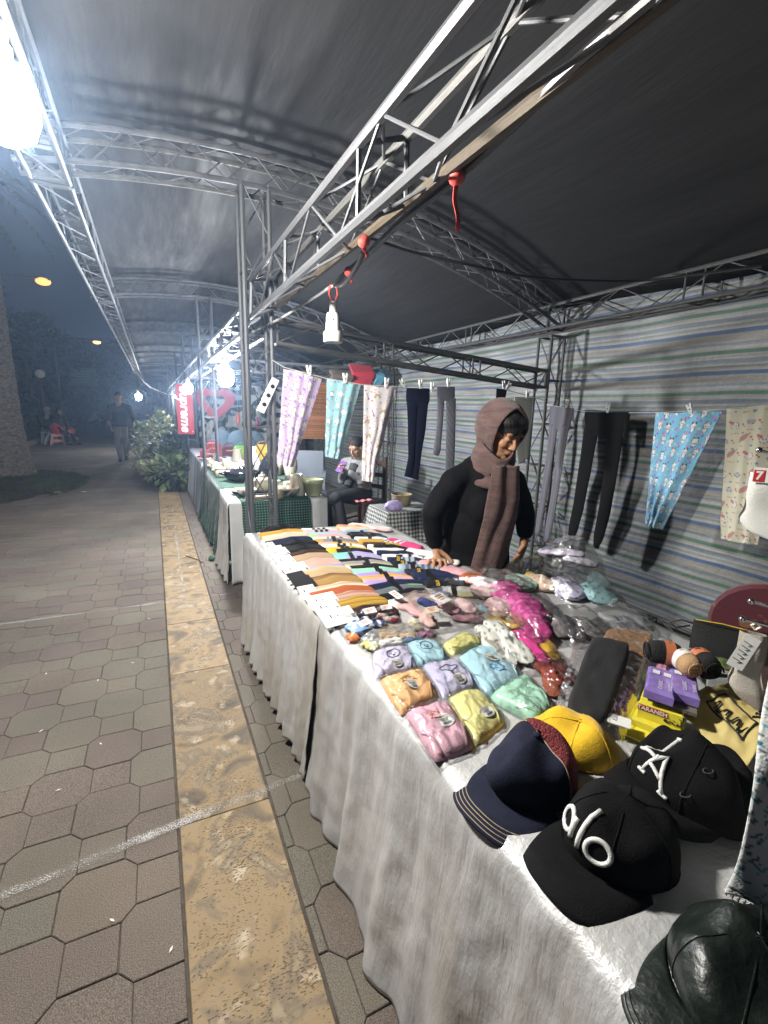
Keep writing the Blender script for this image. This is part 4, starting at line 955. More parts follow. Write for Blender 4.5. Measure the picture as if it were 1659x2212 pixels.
def pack(c, col, label, z=.703, h=.022, seed=0, motif=None, sticker=None, mcol=(.3, .3, .3), film=True, rot=0, rise=0.):
    """folded briefs in a clear bag; c = corners TL TR BR BL on the table"""
    cen = sum((Vector(q_) for q_ in c), Vector((0, 0))) / 4
    root = empty('bagged_briefs', (cen.x, cen.y, z), label=label, cat='underwear pack', group='bagged underwear on the near table')
    L = [Vector(q_) - cen for q_ in c]; cl = []; b = MB()
    dk = tuple(x * .86 for x in col)
    pillow(b, L, 0, h, seed, gather=.0022, cl=cl, col=lambda u, v: dk if v < .09 else col)
    o = b.build('briefs', PRINT, root, smooth='all'); setprint(o, cl)
    # leg edge folds
    ex = (L[1] - L[0]).normalized(); ey = (L[3] - L[0]).normalized(); ang = math.atan2(ex.y, ex.x)
    def at(u, v, dz=.002):
        q_ = quad_xy(L, u, v); s_, t = 2 * u - 1, 2 * v - 1; e = max(0, (1 - abs(s_) ** 4) * (1 - abs(t) ** 4)) ** .5
        return Vector((q_.x, q_.y, h * e * (1 + .25 * nz(u * 3, v * 3, seed)) + .0022 * e * (nz(u * 8, v * 8, seed + 1) + .6 * nz(u * 17, v * 15, seed + 2)) + dz))
    f = MB()
    for u0, sg in ((.04, 1), (.96, -1)): f.tube([at(u0 + sg * .16 * t ** .7, .98 - .42 * (1 - t), .0005) for t in [i / 8 for i in range(9)]], .0035, 6)
    q_ = f.build('leg_trim', PRINT, root, smooth='all'); solidprint(q_, dk)
    mc = plain(mcol, .7, 0, 0, 0)
    def stroke(pts, r_=.0013):
        MB().tube([at(*p_, .0012) for p_ in pts], r_, 5).build('embroidery', mc, root)
    if motif == 'cloud':
        stroke([(.5 + .20 * math.cos(a) * (1 + .16 * math.cos(4 * a)), .40 + .10 * math.sin(a) * (1 + .22 * math.cos(4 * a))) for a in [2 * PI * i / 28 for i in range(29)]])
        stroke([(.52, .52), (.48, .58), (.53, .58), (.49, .66)])
    if motif == 'dino':
        stroke([(.36 + .28 * t, .42 - .10 * math.sin(PI * t) - .03 * abs(math.sin(9 * t))) for t in [i / 20 for i in range(21)]]); stroke([(.34, .43), (.68, .45)]); stroke([(.36, .36), (.42, .30), (.46, .37)])
    if motif == 'egg':
        stroke([(.5 + .17 * math.cos(a), .42 + .17 * math.sin(a)) for a in [2 * PI * i / 20 for i in range(21)]]); stroke([(.45, .39), (.45, .43)]); stroke([(.55, .39), (.55, .43)]); stroke([(.48, .50), (.52, .49)], .003)
    if motif == 'flower':
        for (mx_, my_, r_) in ((.46, .62, .055), (.60, .66, .085)): stroke([(mx_ + r_ * math.cos(a) * (1 + .25 * math.cos(6 * a)), my_ + r_ * math.sin(a) * (1 + .25 * math.cos(6 * a))) for a in [2 * PI * i / 36 for i in range(37)]])
        stroke([(.45, .68), (.50, .76), (.62, .75)])
    if sticker:
        u, v, r_ = sticker; p_ = at(u, v, .0025); p2, p3 = at(u + .05, v, .0025), at(u, v + .05, .0025)
        nn = (p2 - p_).cross(p3 - p_).normalized(); nn = nn if nn.z > 0 else -nn
        q4 = nn.to_track_quat('Z', 'Y'); st = MB().lathe([(r_, 0), (r_, .0008)], n=24).build('sticker', STICK, root, smooth=False)
        ax = (p2 - p_).normalized(); Mr = Matrix((ax, nn.cross(ax), nn)).transposed().to_4x4(); Mr.translation = p_ + nn * .001
        st.matrix_local = Mr
        text_obj('CHI CHI', r_ * .44, BROWNINK, st, (0, r_ * .48, .0012), (0, 0, 0), .0001); text_obj('FREE', r_ * .46, INK, st, (0, -r_ * .55, .0012), (0, 0, 0), .0001, r_ * .012)
        li = MB(); [li.box((0, r_ * (.18 - .18 * k), .0012), (r_ * (1.1 - .25 * k), r_ * .06, .0002)) for k in range(3)]; li.build('small_print', INK, st, smooth=False)
    if film:
        fb = MB(); pillow(fb, L, .0005, h + .006, seed + 20, grow=.12, crease=.007, nu=30, nv=30)
        fb.build('bag', FILM, root, smooth='all')
    return root
OR, PK, YL, LV, BL_, MT = (.72, .42, .20), (.62, .37, .45), (.66, .62, .26), (.46, .44, .60), (.38, .60, .68), (.38, .66, .50)
pack([(.700, 1.262), (.812, 1.235), (.778, 1.105), (.668, 1.120)], BL_, 'pale blue briefs with a small smiling face, behind the lilac pair', seed=2, motif='egg', mcol=(.05, .1, .2))
pack([(.800, 1.195), (.94, 1.25), (.955, 1.165), (.806, 1.13)], (.64, .62, .24), 'pale yellow folded briefs half hidden behind the large blue pair', seed=3)
pack([(.580, 1.252), (.702, 1.243), (.665, 1.10), (.522, 1.105)], (.52, .49, .64), 'lilac briefs with a round white face at the table edge', seed=4, motif='egg', mcol=(.06, .08, .12), sticker=(.52, .80, .017))
pack([(.762, .905), (.945, .960), (.895, .800), (.805, .755)], MT, 'mint green folded garment under the large blue pair', seed=5, h=.03)
pack([(.686, 1.125), (.800, 1.10), (.780, .955), (.645, .940)], LV, 'grey lilac briefs with a dark cloud and lightning motif', seed=6, motif='cloud', mcol=(.05, .06, .12), sticker=(.56, .78, .019), h=.023)
pack([(.810, 1.118), (.985, 1.165), (.908, .900), (.760, .910)], BL_, 'large pale blue shirt-like pack with blue flower embroidery', seed=7, motif='flower', mcol=(.1, .3, .55), sticker=(.58, .44, .022), h=.027)
pack([(.530, 1.100), (.672, 1.095), (.646, .955), (.512, .928)], OR, 'orange briefs with a cloud motif at the table edge', seed=8, motif='dino', mcol=(.45, .28, .08), sticker=(.50, .60, .020), h=.026)
pack([(.662, .948), (.768, .950), (.742, .800), (.618, .758)], YL, 'pale yellow briefs beside the pink pack', seed=9, sticker=(.62, .72, .019), h=.024)
pack([(.524, .935), (.655, .932), (.616, .755), (.506, .752)], PK, 'pink briefs with an orange animal motif, nearest pack to the navy cap', seed=10, motif='dino', mcol=(.75, .28, .14), sticker=(.60, .52, .023), h=.028)

# bagged baby socks and rolled knitwear
def roll(b, p0, p1, r, seed, n=26, flat_=.45, lump=.38):
    p0, p1 = Vector(p0), Vector(p1); d = (p1 - p0); L = d.length; d.normalize(); s_ = Vector((-d.y, d.x, 0)); k = 20
    vs = []
    for i in range(k + 1):
        t = i / k; e = max(.02, 1 - abs(2 * t - 1) ** 5) ** .5
        for j in range(n):
            a = 2 * PI * j / n; rr = r * e * (1 + lump * nz(t * 4, math.cos(a) * 1.5, seed + math.sin(a)) + lump * .7 * nz(t * 9, math.cos(a) * 4 + t * 6, seed + 3 * math.sin(a)))
            vs.append(p0 + d * (L * t) + s_ * math.cos(a) * rr + Vector((0, 0, flat_ * (rr * math.sin(a) + r))))
    b.add(vs, [(i * n + j, i * n + (j + 1) % n, (i + 1) * n + (j + 1) % n, (i + 1) * n + j) for i in range(k) for j in range(n)])
def bundle(name, label, rolls, film_c, z=.703, fh=.07, seed=0, cat='clothing pack', extra=None):
    cen = sum((Vector(q_) for q_ in film_c), Vector((0, 0))) / 4
    root = empty(name, (cen.x, cen.y, z), label=label, cat=cat, group='bagged clothes on the near table')
    for k, (p0, p1, r, col, nm_) in enumerate(rolls):
        b = MB(); roll(b, (p0[0] - cen.x, p0[1] - cen.y, p0[2] if len(p0) > 2 else 0), (p1[0] - cen.x, p1[1] - cen.y, p1[2] if len(p1) > 2 else 0), r, seed + k)
        o = b.build(nm_, PRINT, root, smooth='all')
        if callable(col): setprint(o, [col(v.co) for v in o.data.vertices])
        else: solidprint(o, col)
    if extra: extra(root, cen)
    fb = MB(); pillow(fb, [Vector(q_) - cen for q_ in film_c], .0005, fh, seed + 20, grow=.04, crease=.016, nu=40, nv=40, p=3.)
    fb.build('bag', FILM, root, smooth='all')
    return root
def dots(bgc, fg, f=70, th_=.45): return lambda co: fg if nz(co.x * f, co.y * f, co.z * f) > th_ else bgc
def minicards(items):
    def ex(root, cen):
        for x, y, z, sx, sy, a, c in items:
            o = MB().box((0, 0, 0), (sx, sy, .002)).build('label_card', CARDW if c is None else plain(c, .5, 0, 0, 0), root, smooth=False); o.location = (x - cen.x, y - cen.y, z); o.rotation_euler = (.15, -.1, a)
            q_ = MB(); [q_.box((0, sy * (.25 - .2 * k), .0014), (sx * (.6 - .12 * k), sy * .07, .0003)) for k in range(3)]; q_.build('print', REDINK, o, smooth=False)
    return ex
bundle('bagged_socks', 'clear bag of pink and navy baby socks in the middle of the table', [((.83, 1.57), (.86, 1.40), .026, (.62, .36, .36), 'sock'), ((.92, 1.56), (.95, 1.47), .024, (.05, .07, .22), 'sock'), ((.88, 1.45), (.84, 1.32), .026, (.60, .40, .36), 'sock'), ((1.0, 1.52), (.99, 1.38), .030, dots((.62, .38, .40), (.35, .15, .18)), 'sock'), ((1.08, 1.50), (1.05, 1.36), .028, (.60, .42, .42), 'sock'), ((1.10, 1.56), (1.2, 1.50), .02, (.55, .52, .30), 'sock'), ((.95, 1.36), (1.06, 1.30), .022, (.30, .16, .18), 'sock'), ((1.13, 1.42), (1.12, 1.34), .022, (.25, .38, .42), 'sock'), ((.80, 1.40), (.79, 1.32), .02, (.58, .54, .36), 'sock'), ((.98, 1.57), (1.08, 1.565), .022, (.22, .26, .34), 'sock')],
       [(.80, 1.60), (1.21, 1.56), (1.10, 1.27), (.745, 1.29)], fh=.07, seed=30, extra=minicards([(.945, 1.43, .062, .055, .07, .2, None), (.86, 1.355, .058, .05, .04, -.2, (.6, .5, .38)), (.815, 1.55, .05, .03, .06, .2, None)]))
bundle('bagged_socks', 'clear bag of blue and striped children\'s socks at the table edge', [((.56, 1.44), (.63, 1.36), .026, (.22, .36, .62), 'sock'), ((.63, 1.475), (.70, 1.40), .024, lambda co: (.05, .07, .22) if int(co.x * 120) % 3 else (.6, .6, .6), 'sock'), ((.70, 1.48), (.76, 1.42), .024, lambda co: (.6, .58, .52) if int(co.y * 130) % 3 else (.5, .06, .1), 'sock'), ((.55, 1.38), (.56, 1.33), .02, (.70, .20, .06), 'sock'), ((.60, 1.47), (.62, 1.42), .02, (.10, .15, .35), 'sock')],
       [(.545, 1.50), (.775, 1.49), (.745, 1.35), (.525, 1.325)], fh=.055, seed=40, extra=minicards([(.655, 1.445, .052, .045, .035, -.1, None), (.60, 1.365, .05, .05, .03, .3, None), (.725, 1.455, .05, .04, .03, -.2, None)]))
bundle('bagged_socks', 'clear bag of pale yellow and beige baby socks, nearer than the blue striped ones', [((.57, 1.31), (.60, 1.255), .020, (.62, .58, .24), 'sock'), ((.64, 1.33), (.71, 1.31), .022, (.56, .42, .28), 'sock'), ((.70, 1.30), (.76, 1.29), .022, (.58, .44, .30), 'sock'), ((.62, 1.285), (.70, 1.27), .02, dots((.7, .7, .68), (.06, .06, .07), 90), 'sock'), ((.70, 1.27), (.77, 1.255), .018, (.12, .18, .32), 'sock'), ((.77, 1.30), (.82, 1.27), .02, (.28, .14, .2), 'sock')],
       [(.555, 1.325), (.80, 1.335), (.84, 1.24), (.575, 1.235)], fh=.05, seed=50)
bundle('bagged_knitwear', 'long clear bag of rolled pink and zebra-striped knitwear', [((1.25, 1.58), (1.20, 1.44), .060, lambda co: (.55, .40, .38) if math.sin(co.x * 260 + 60 * co.y + 5 * nz(co.x * 20, co.y * 20)) > 0 else (.30, .20, .20), 'knit_roll'), ((1.34, 1.53), (1.22, 1.36), .064, dots((.36, .05, .18), (.62, .18, .36), 110, .1), 'knit_roll'), ((1.20, 1.42), (1.13, 1.27), .05, lambda co: (.58, .42, .42) if math.sin(co.x * 260 - 90 * co.y + 5 * nz(co.x * 20, co.y * 20)) > 0 else (.36, .22, .24), 'knit_roll'), ((1.30, 1.40), (1.16, 1.14), .066, dots((.38, .04, .19), (.65, .15, .36), 110, .15), 'knit_roll'), ((1.21, 1.20), (1.09, 1.06), .045, dots((.45, .04, .20), (.6, .12, .3), 110, .1), 'knit_roll'), ((1.22, 1.70), (1.30, 1.62), .045, (.66, .17, .04), 'knit_roll'), ((1.12, 1.68), (1.20, 1.62), .035, (.03, .03, .035), 'knit_roll')],
       [(1.16, 1.72), (1.42, 1.58), (1.26, 1.05), (1.08, 1.05)], fh=.12, seed=60)
bundle('bagged_pyjamas', 'clear bag of white ditsy-print pyjamas with pink and yellow ones', [((1.06, 1.28), (.98, .98), .038, dots((.68, .68, .62), (.10, .12, .12), 75, .28), 'pyjamas'), ((1.00, 1.26), (.92, .99), .032, dots((.68, .68, .62), (.12, .1, .1), 75, .28), 'pyjamas'), ((1.10, 1.18), (1.03, .96), .030, (.58, .05, .24), 'pyjamas'), ((1.13, 1.16), (1.08, .97), .026, (.66, .40, .05), 'pyjamas'), ((1.07, 1.30), (1.14, 1.20), .022, (.66, .42, .08), 'pyjamas'), ((1.03, .96), (1.0, .9), .02, (.18, .02, .08), 'pyjamas')],
       [(.975, 1.30), (1.13, 1.28), (1.10, .94), (.895, .95)], fh=.085, seed=70)
def ditsy(bgc): return dots(bgc, tuple(c * .4 for c in bgc), 80, .3)
bundle('bagged_pyjamas', 'clear bag of rolled mint, peach, lilac and aqua pyjamas behind the pink knitwear', [((1.46, 1.62), (1.42, 1.46), .050, ditsy((.42, .62, .50)), 'pyjama_roll'), ((1.55, 1.58), (1.50, 1.42), .050, ditsy((.62, .45, .33)), 'pyjama_roll'), ((1.62, 1.50), (1.52, 1.30), .055, ditsy((.46, .44, .60)), 'pyjama_roll'), ((1.68, 1.40), (1.60, 1.20), .055, ditsy((.34, .55, .58)), 'pyjama_roll'), ((1.54, 1.62), (1.56, 1.50), .04, (.6, .42, .1), 'pyjama_roll')],
       [(1.39, 1.66), (1.62, 1.66), (1.72, 1.20), (1.42, 1.22)], fh=.13, seed=80)
bundle('bagged_pyjamas', 'clear bag of white and violet pyjamas lying on top of the rolled ones', [((1.60, 1.62, .10), (1.78, 1.50, .10), .042, dots((.58, .55, .66), (.16, .12, .3), 40, .35), 'pyjama_roll'), ((1.66, 1.52, .09), (1.78, 1.42, .08), .035, ditsy((.6, .58, .66)), 'pyjama_roll')],
       [(1.57, 1.68), (1.84, 1.56), (1.78, 1.36), (1.58, 1.44)], z=.71, fh=.19, seed=90)
# insoles: black and tan in a long clear sleeve, leaning up from the table
def slab_pack():
    base = Vector((.93, .70, .712)); root = empty('insole_pack', base, label='tall clear sleeve holding black and tan padded sheets, leaning at the back', cat='insole pack')
    Q = lambda c, u, v: Vector(c[0]).lerp(Vector(c[1]), u).lerp(Vector(c[3]).lerp(Vector(c[2]), u), v) - base
    def sheet(name, c, th, mat, seed):
        b = MB()
        def fn(top):
            def g_(u, v):
                s_, t = 2 * u - 1, 2 * v - 1; k = 1 - .16 * abs(s_ * t) ** 4
                return Q(c, .5 + s_ * k / 2, .5 + t * k / 2) + Vector((0, 0, (th * (1 - max(abs(s_), abs(t)) ** 14) + .003 * nz(u * 4, v * 6, seed)) if top else 0))
            return g_
        b.grid(fn(1), 24, 36, flip=True); b.grid(fn(0), 24, 36)
        return b.build(name, mat, root, smooth='all')
    sheet('tan_sheet', [(1.262, .955, .800), (1.385, .860, .800), (1.015, .665, .722), (.915, .735, .722)], .016, M('tan_felt', (.36, .20, .10), .9, var=.15, vscale=60, bump=.3, bscale=300), 1)
    sheet('black_sheet', [(1.140, .905, .812), (1.215, .820, .812), (.915, .655, .736), (.850, .728, .736)], .020, M('black_foam', (.010, .010, .011), .8, var=.2, vscale=90, bump=.3, bscale=250), 2)
    o = MB().box((0, 0, 0), (.035, .05, .002)).build('label_card', CARDW, root, smooth=False); o.location = Vector((.955, .652, .748)) - base; o.rotation_euler = (0, -.1, .6)
    c = [(1.190, .990, .832), (1.375, .845, .832), (.925, .615, .742), (.830, .745, .742)]
    b = MB(); b.grid(lambda u, v: Q(c, u, v) + Vector((0, 0, .008 * nz(u * 7, v * 12, 4) + .006 * nz(u * 18, v * 25, 9) - .025 * (abs(2 * u - 1) ** 6))), 40, 60)
    b.build('sleeve', FILM, root, smooth='all')
slab_pack()
# more clear bags filling the back of the near table
bundle('bagged_tights', 'clear bag of dark red and brown tights between the pyjamas and the padded sheets', [((1.02, .98), (.98, .86), .026, (.26, .05, .03), 'tights'), ((1.06, .96), (1.03, .85), .024, (.10, .03, .025), 'tights'), ((.99, .91), (.93, .83), .020, (.30, .09, .05), 'tights')], [(.985, 1.01), (1.09, .99), (1.05, .82), (.91, .82)], fh=.055, seed=100)
bundle('bagged_tights', 'clear bag of grey and black folded tights right of the pink knitwear', [((1.34, 1.22), (1.26, 1.04), .034, (.10, .10, .11), 'tights'), ((1.40, 1.18), (1.33, 1.02), .030, (.20, .19, .19), 'tights'), ((1.29, 1.20), (1.22, 1.08), .026, (.30, .27, .27), 'tights')], [(1.25, 1.26), (1.45, 1.20), (1.38, .98), (1.20, 1.02)], fh=.075, seed=110)
bundle('bagged_tights', 'clear bag of pale grey folded cloth beside the striped wall end of the table', [((1.50, 1.16), (1.44, 1.00), .032, (.34, .34, .35), 'tights'), ((1.56, 1.12), (1.50, .97), .028, (.18, .19, .21), 'tights'), ((1.47, 1.08), (1.42, .98), .024, (.42, .40, .40), 'tights')], [(1.45, 1.20), (1.62, 1.14), (1.55, .93), (1.39, .96)], fh=.07, seed=120)
# ------------------------------------------------------------------ caps
def cap_point(th, t, Rx=.098, Ry=.088, Hh=.115, front=.02, pinch=0.):
    """crown surface: th = 0 at the front, t = 0 rim .. 1 top"""
    r = (1 - t ** 2.7) ** (1 / 2.1)
    f = max(0, math.cos(th)) ** 2
    r2 = r + f * front / Rx * 4 * t * (1 - t)
    z = Hh * t + f * .012 * math.sin(PI * t)
    x = -Rx * r2 * math.cos(th); y = Ry * r * math.sin(th)
    if pinch: z += pinch * f * t ** 3 * (1 - r) * 2 * math.exp(-(y / .03) ** 2)
    return Vector((x, y, z))
def cap(loc, rz, label, crown, brim=None, back=None, brimdrop=.012, kw={}, stitch=None, brimL=.072, brimW=.086, tilt=(0, 0), seam=None, button=True, dent=0, seed=0, brimstitch=0):
    """baseball cap facing -X in its own frame"""
    root = empty('baseball_cap', loc, label=label, cat='cap', group='caps on the near table')
    root.rotation_euler = (tilt[0], tilt[1], rz)
    cp = lambda th, t: cap_point(th, t, **kw)
    def dn(p):
        return p + Vector((0, 0, 1)) * (dent * (nz(p.x * 14, p.y * 14, seed) - .15) * (p.z / .1)) + Vector((p.x, p.y, 0)) * (dent * 2.2 * nz(p.x * 11, p.y * 11, seed + 4))
    rngs = [(-PI, PI, crown, 'crown')] if back is None else [(-1.6, 1.6, crown, 'front_panel'), (1.6, 2 * PI - 1.6, back, 'back_panel')]
    for a0, a1, mt, nm_ in rngs:
        b = MB(); b.grid(lambda u, v: dn(cp(a0 + (a1 - a0) * u, v * .999)), 56, 26)
        o = b.build(nm_, mt, root, smooth='all')
    sm = seam or crown
    for k in range(6):
        th = PI / 6 + k * PI / 3 if back is None else (0 + 1.6 * (1 if k % 2 else -1))
        if k > 1 and back is not None: break
        MB().tube([dn(cp(th, t)) * 1.004 for t in [i / 16 for i in range(17)]], .0013, 5).build('seam', sm, root)
    MB().tube([dn(cp(th, .02)) * 1.006 for th in [-PI + 2 * PI * i / 40 for i in range(41)]], .0016, 5).build('sweatband_edge', sm, root)
    if button: MB().ell(dn(cp(0, .999)) + Vector((0, 0, .002)), (.008, .008, .005)).build('button', crown, root, smooth='all')
    Rx, Ry = kw.get('Rx', .098), kw.get('Ry', .088)
    def bp(s_, t, dz=0):
        a = s_ * 1.18
        base = Vector((-Rx * math.cos(a), Ry * math.sin(a), .004))
        c_, n_ = abs(math.cos(s_ * PI / 2)) ** .62, math.copysign(abs(math.sin(s_ * PI / 2)) ** .85, s_)
        tip = Vector((-Rx * math.cos(1.18) - (Rx * .55 + brimL) * c_, brimW * n_, 0))
        p = base.lerp(tip, t)
        p.z = .004 - brimdrop * t - .30 * (abs(p.y) / .09) ** 2 * .055 * t + .004 * math.sin(PI * t)
        return p + Vector((0, 0, dz))
    b = MB(); b.grid(lambda u, v: bp(2 * u - 1, v), 40, 12)
    br = b.build('brim', brim or crown, root, smooth='all', solid=.0045)
    for k in range(brimstitch):
        t = .94 - .085 * k
        MB().tube([bp(s_, t, .0032) for s_ in [-.93 + 1.86 * i / 44 for i in range(45)]], .0008, 4).build('stitching', stitch, br)
    return root, (lambda th, t: dn(cp(th, t)))
def on_crown(root, fn, strokes, r, mat, name='embroidery', lift=1.012):
    """letter strokes given as (x along the front, y up) in metres, laid on the crown"""
    for pts in strokes:
        P = []; fine = []
        for (xa, ya), (xb, yb_) in zip(pts, pts[1:]): fine += [(xa + (xb - xa) * k / 5, ya + (yb_ - ya) * k / 5) for k in range(5)]
        for x, y in fine + [pts[-1]]:
            th = -x / .088; t = y
            P.append(fn(th, t) * 1.0 + (fn(th, t) - Vector((0, 0, .03))).normalized() * .0006)
        MB().tube(P, r, 7).build(name, mat, root, smooth='all')
WOOLB = M('black_wool', (.0045, .0045, .0055), .92, var=.25, vscale=60, bump=.3, bscale=350, spec=.2)
WOOLB2 = M('black_twill', (.0035, .0035, .004), .9, var=.25, vscale=60, bump=.3, bscale=350, spec=.2)
NAVYC = M('navy_twill', (.012, .014, .030), .88, var=.2, vscale=50, bump=.3, bscale=380, spec=.2)
REDM = M('red_mesh', (.20, .025, .03), .8, var=.6, vscale=260, bump=.9, bscale=240)
YELC = M('yellow_felt', (.70, .43, .01), .9, var=.1, vscale=50, bump=.3, bscale=300, sheen=.2)
LEATH = M('dark_green_leather', (.006, .010, .008), .42, var=.35, vscale=22, bump=.6, bscale=30, spec=.6)
STW = M('white_thread', (.72, .72, .70), .5, bump=.3, bscale=500); STT = M('tan_thread', (.40, .33, .22), .7); STR_ = M('red_thread', (.4, .06, .03), .7)
cap((.668, .624, .706), R(8), 'navy trucker cap with tan brim stitching and a red mesh back', NAVYC, back=REDM, kw=dict(Rx=.092, Ry=.084, Hh=.118, front=.034), stitch=STT, brimstitch=4, seam=STT, dent=.03, seed=3, brimL=.094, brimW=.104)
cap((.835, .665, .706), R(-60), 'bright yellow cap lying behind the navy cap', YELC, kw=dict(Rx=.092, Ry=.082, Hh=.074), dent=.06, seed=5, brimdrop=.03, button=False)
r0, fn0 = cap((.700, .445, .706), R(2), 'black wool cap with raised white alo lettering', WOOLB, kw=dict(Rx=.100, Ry=.090, Hh=.108, front=.016), dent=.03, seed=7, brimL=.092, brimW=.094, tilt=(0, .06), brimstitch=0, button=False)
def ring(cx, cy, rx, ry, a0=0, a1=2 * PI, n=22): return [(cx + rx * math.cos(a0 + (a1 - a0) * i / n), cy + ry * math.sin(a0 + (a1 - a0) * i / n)) for i in range(n + 1)]
on_crown(r0, fn0, [ring(-.036, .45, .0155, .14), [(-.0195, .60), (-.0195, .31)], [(-.0035, .86), (-.0035, .30)], ring(.028, .44, .0185, .165)], .0044, STW, 'lettering')
r1, fn1 = cap((.905, .455, .728), R(-6), 'black cap with a white interlocked LA emblem, behind the alo cap', WOOLB2, kw=dict(Rx=.118, Ry=.108, Hh=.116, front=.016), dent=.06, seed=9, button=False, tilt=(0, .30))
on_crown(r1, fn1, [[(-.034, .92), (-.034, .52)], [(-.034, .53), (-.004, .53)], [(-.042, .92), (-.026, .92)], [(-.042, .52), (-.030, .52)], [(-.004, .60), (-.004, .50)], [(-.016, .22), (.004, .72), (.024, .22)], [(-.007, .40), (.015, .40)], [(-.023, .22), (-.009, .22)], [(.017, .22), (.031, .22)]], .0036, STW, 'emblem')
# wire loops of the eyelet tags
for th, t in ((-.55, .42), (-.75, .80)):
    p = fn1(th, t); o = MB().tube([p + Vector((.010 * math.cos(a) , .006 * math.sin(a), .004 + .003 * math.cos(a))) for a in [2 * PI * i / 16 for i in range(17)]], .0012, 5).build('eyelet', STEEL, r1)
cap((.672, .222, .706), R(-4), 'glossy dark green leather cap at the bottom right corner', LEATH, kw=dict(Rx=.104, Ry=.092, Hh=.092), dent=.04, seed=11, brimL=.085, stitch=LEATH, brimstitch=2, button=False)

# ------------------------------------------------------------------ small goods at the back of the near table
YBOX = M('yellow_box_card', (.72, .62, .05), .4, var=.08, vscale=15); PURP = M('purple_wrapper', (.26, .18, .50), .22, var=.25, vscale=40, coat=.5); KRAFT = M('yellow_envelope', (.55, .44, .16), .65, var=.15, vscale=9, bump=.3, bscale=14)
def boxthing(name, loc, rz, size, mat, label, cat, group=None, tilt=(0, 0), bev=.004):
    root = empty(name, loc, rz, label, cat, group); root.rotation_euler = (tilt[0], tilt[1], rz)
    sx, sy, sz = size[0] / 2, size[1] / 2, size[2]
    MB().prism([(-sx, -sy), (sx, -sy), (sx, sy), (-sx, sy)], sz, bev=bev).build('carton', mat, root, smooth=False)
    return root
yb = boxthing('card_box', (1.078, .632, .742), R(-62), (.092, .08, .040), YBOX, 'yellow card box with a red lettered label, below the purple packets', 'box', 'yellow boxes')
text_obj('TARANEH', .014, CARDW, yb, (-.016, -.042, .027), (PI / 2, 0, 0), .0002, .0004)
o = MB().box((-.016, -.0405, .027), (.062, .0012, .014)).build('red_label', REDINK, yb, smooth=False)
st = MB(); zf = -.0415                                  # the shop word in Persian script, drawn as strokes
for pts in ([(.018, .016), (.021, .010), (.028, .010), (.030, .016)], [(.030, .010), (.036, .010), (.036, .024)], [(.006, .010), (.012, .010), (.014, .017)], [(.014, .010), (.006, .010), (.002, .013), (.004, .018), (.008, .016), (.006, .010)]):
    st.tube([(x + .008, zf, z_) for x, z_ in pts], .0011, 5)
for x, z_ in ((.020, .020), (.023, .020), (.012, .022), (.035, .028), (.032, .028)): st.ell((x + .008, zf, z_), (.0012, .0008, .0012), 8, 4)
st.build('lettering', INK, yb)
yb2 = boxthing('card_box', (1.065, .630, .703), R(-66), (.11, .09, .038), YBOX, 'open yellow card box underneath the lettered one', 'box', 'yellow boxes')
MB().box((-.02, -.062, .028), (.08, .04, .002)).build('flap', YBOX, yb2, smooth=False).rotation_euler = (.2, 0, 0)
for k, (x, y, z, a) in enumerate([(1.085, .650, .800, -58), (1.135, .625, .800, -55)]):
    r_ = boxthing('wrapped_packet', (x, y, z), R(a), (.062, .125, .028), PURP, ['shiny purple packet with white print, the nearer of two', 'shiny purple packet beside the first one'][k], 'packet', 'purple packets', tilt=(0, .06), bev=.008)
    for q_ in range(2):
        MB().box((-.012 + .024 * q_, .03, .0295), (.016, .018, .0006)).build('price_label', CARDW, r_, smooth=False)
    text_obj('CLASSIC', .012, CARDW, r_, (0, -.03, .0295), (0, 0, PI / 2), .0001); text_obj('CLASSIC', .010, CARDW, r_, (.02, -.03, .0295), (0, 0, PI / 2), .0001)
    MB().box((.03, .01, -.005), (.10, .13, .008)).build('backing_box', plain((.12, .10, .08), .8), r_, smooth=False) if k == 0 else None
for k, (x, y, z) in enumerate([(1.19, .80, .705), (1.25, .82, .712), (1.31, .80, .708)]):
    r_ = boxthing('tissue_packet', (x, y, z), R(-58), (.05, .12, .05), M('pink_wrapper_%d' % k, (.58, .26, .36), .35, var=.3, vscale=60, coat=.4), 'pink striped packet, %s from the clear sleeve' % ordw[k], 'packet', 'pink packets', bev=.006)
KNB = M('black_rolled_knit', (.008, .008, .008), .95, bump=.5, bscale=200)
def rolled(loc, rz, r, L, mat, label, bandc=None):
    root = empty('rolled_socks', loc, rz, label, 'rolled socks', 'rolled socks')
    b = MB(); roll(b, (-L / 2, 0, 0), (L / 2, 0, 0), r, 3, flat_=1., lump=.06); b.build('roll', mat, root, smooth='all')
    sp = [(L / 2 * 1.0 + .001, r * .75 * (1 - k / 40) * math.cos(k * .5), r + r * .75 * (1 - k / 40) * math.sin(k * .5)) for k in range(40)]
    MB().tube(sp, .0022, 5).build('rolled_edge', mat, root)
    if bandc: MB().lathe([(r * 1.03, -.012), (r * 1.04, .012)], (-L * .1, 0, r), M=Matrix.Rotation(PI / 2, 3, 'Y'), caps=False).build('paper_band', bandc, root)
    return root
ORB = plain((.50, .16, .07), .5, 0, .1, 0)
rolled((1.165, .700, .828), R(140), .030, .085, KNB, 'black rolled socks with an orange band, left of the beige roll', ORB)
rolled((1.170, .645, .830), R(-118), .027, .08, M('beige_rolled_knit', (.42, .26, .13), .9, bump=.5, bscale=200, var=.1), 'beige rolled socks with a paper band lying on top of the packets', CARDW)
rolled((1.205, .625, .828), R(-118), .031, .085, KNB, 'black rolled socks to the right of the beige roll', ORB)
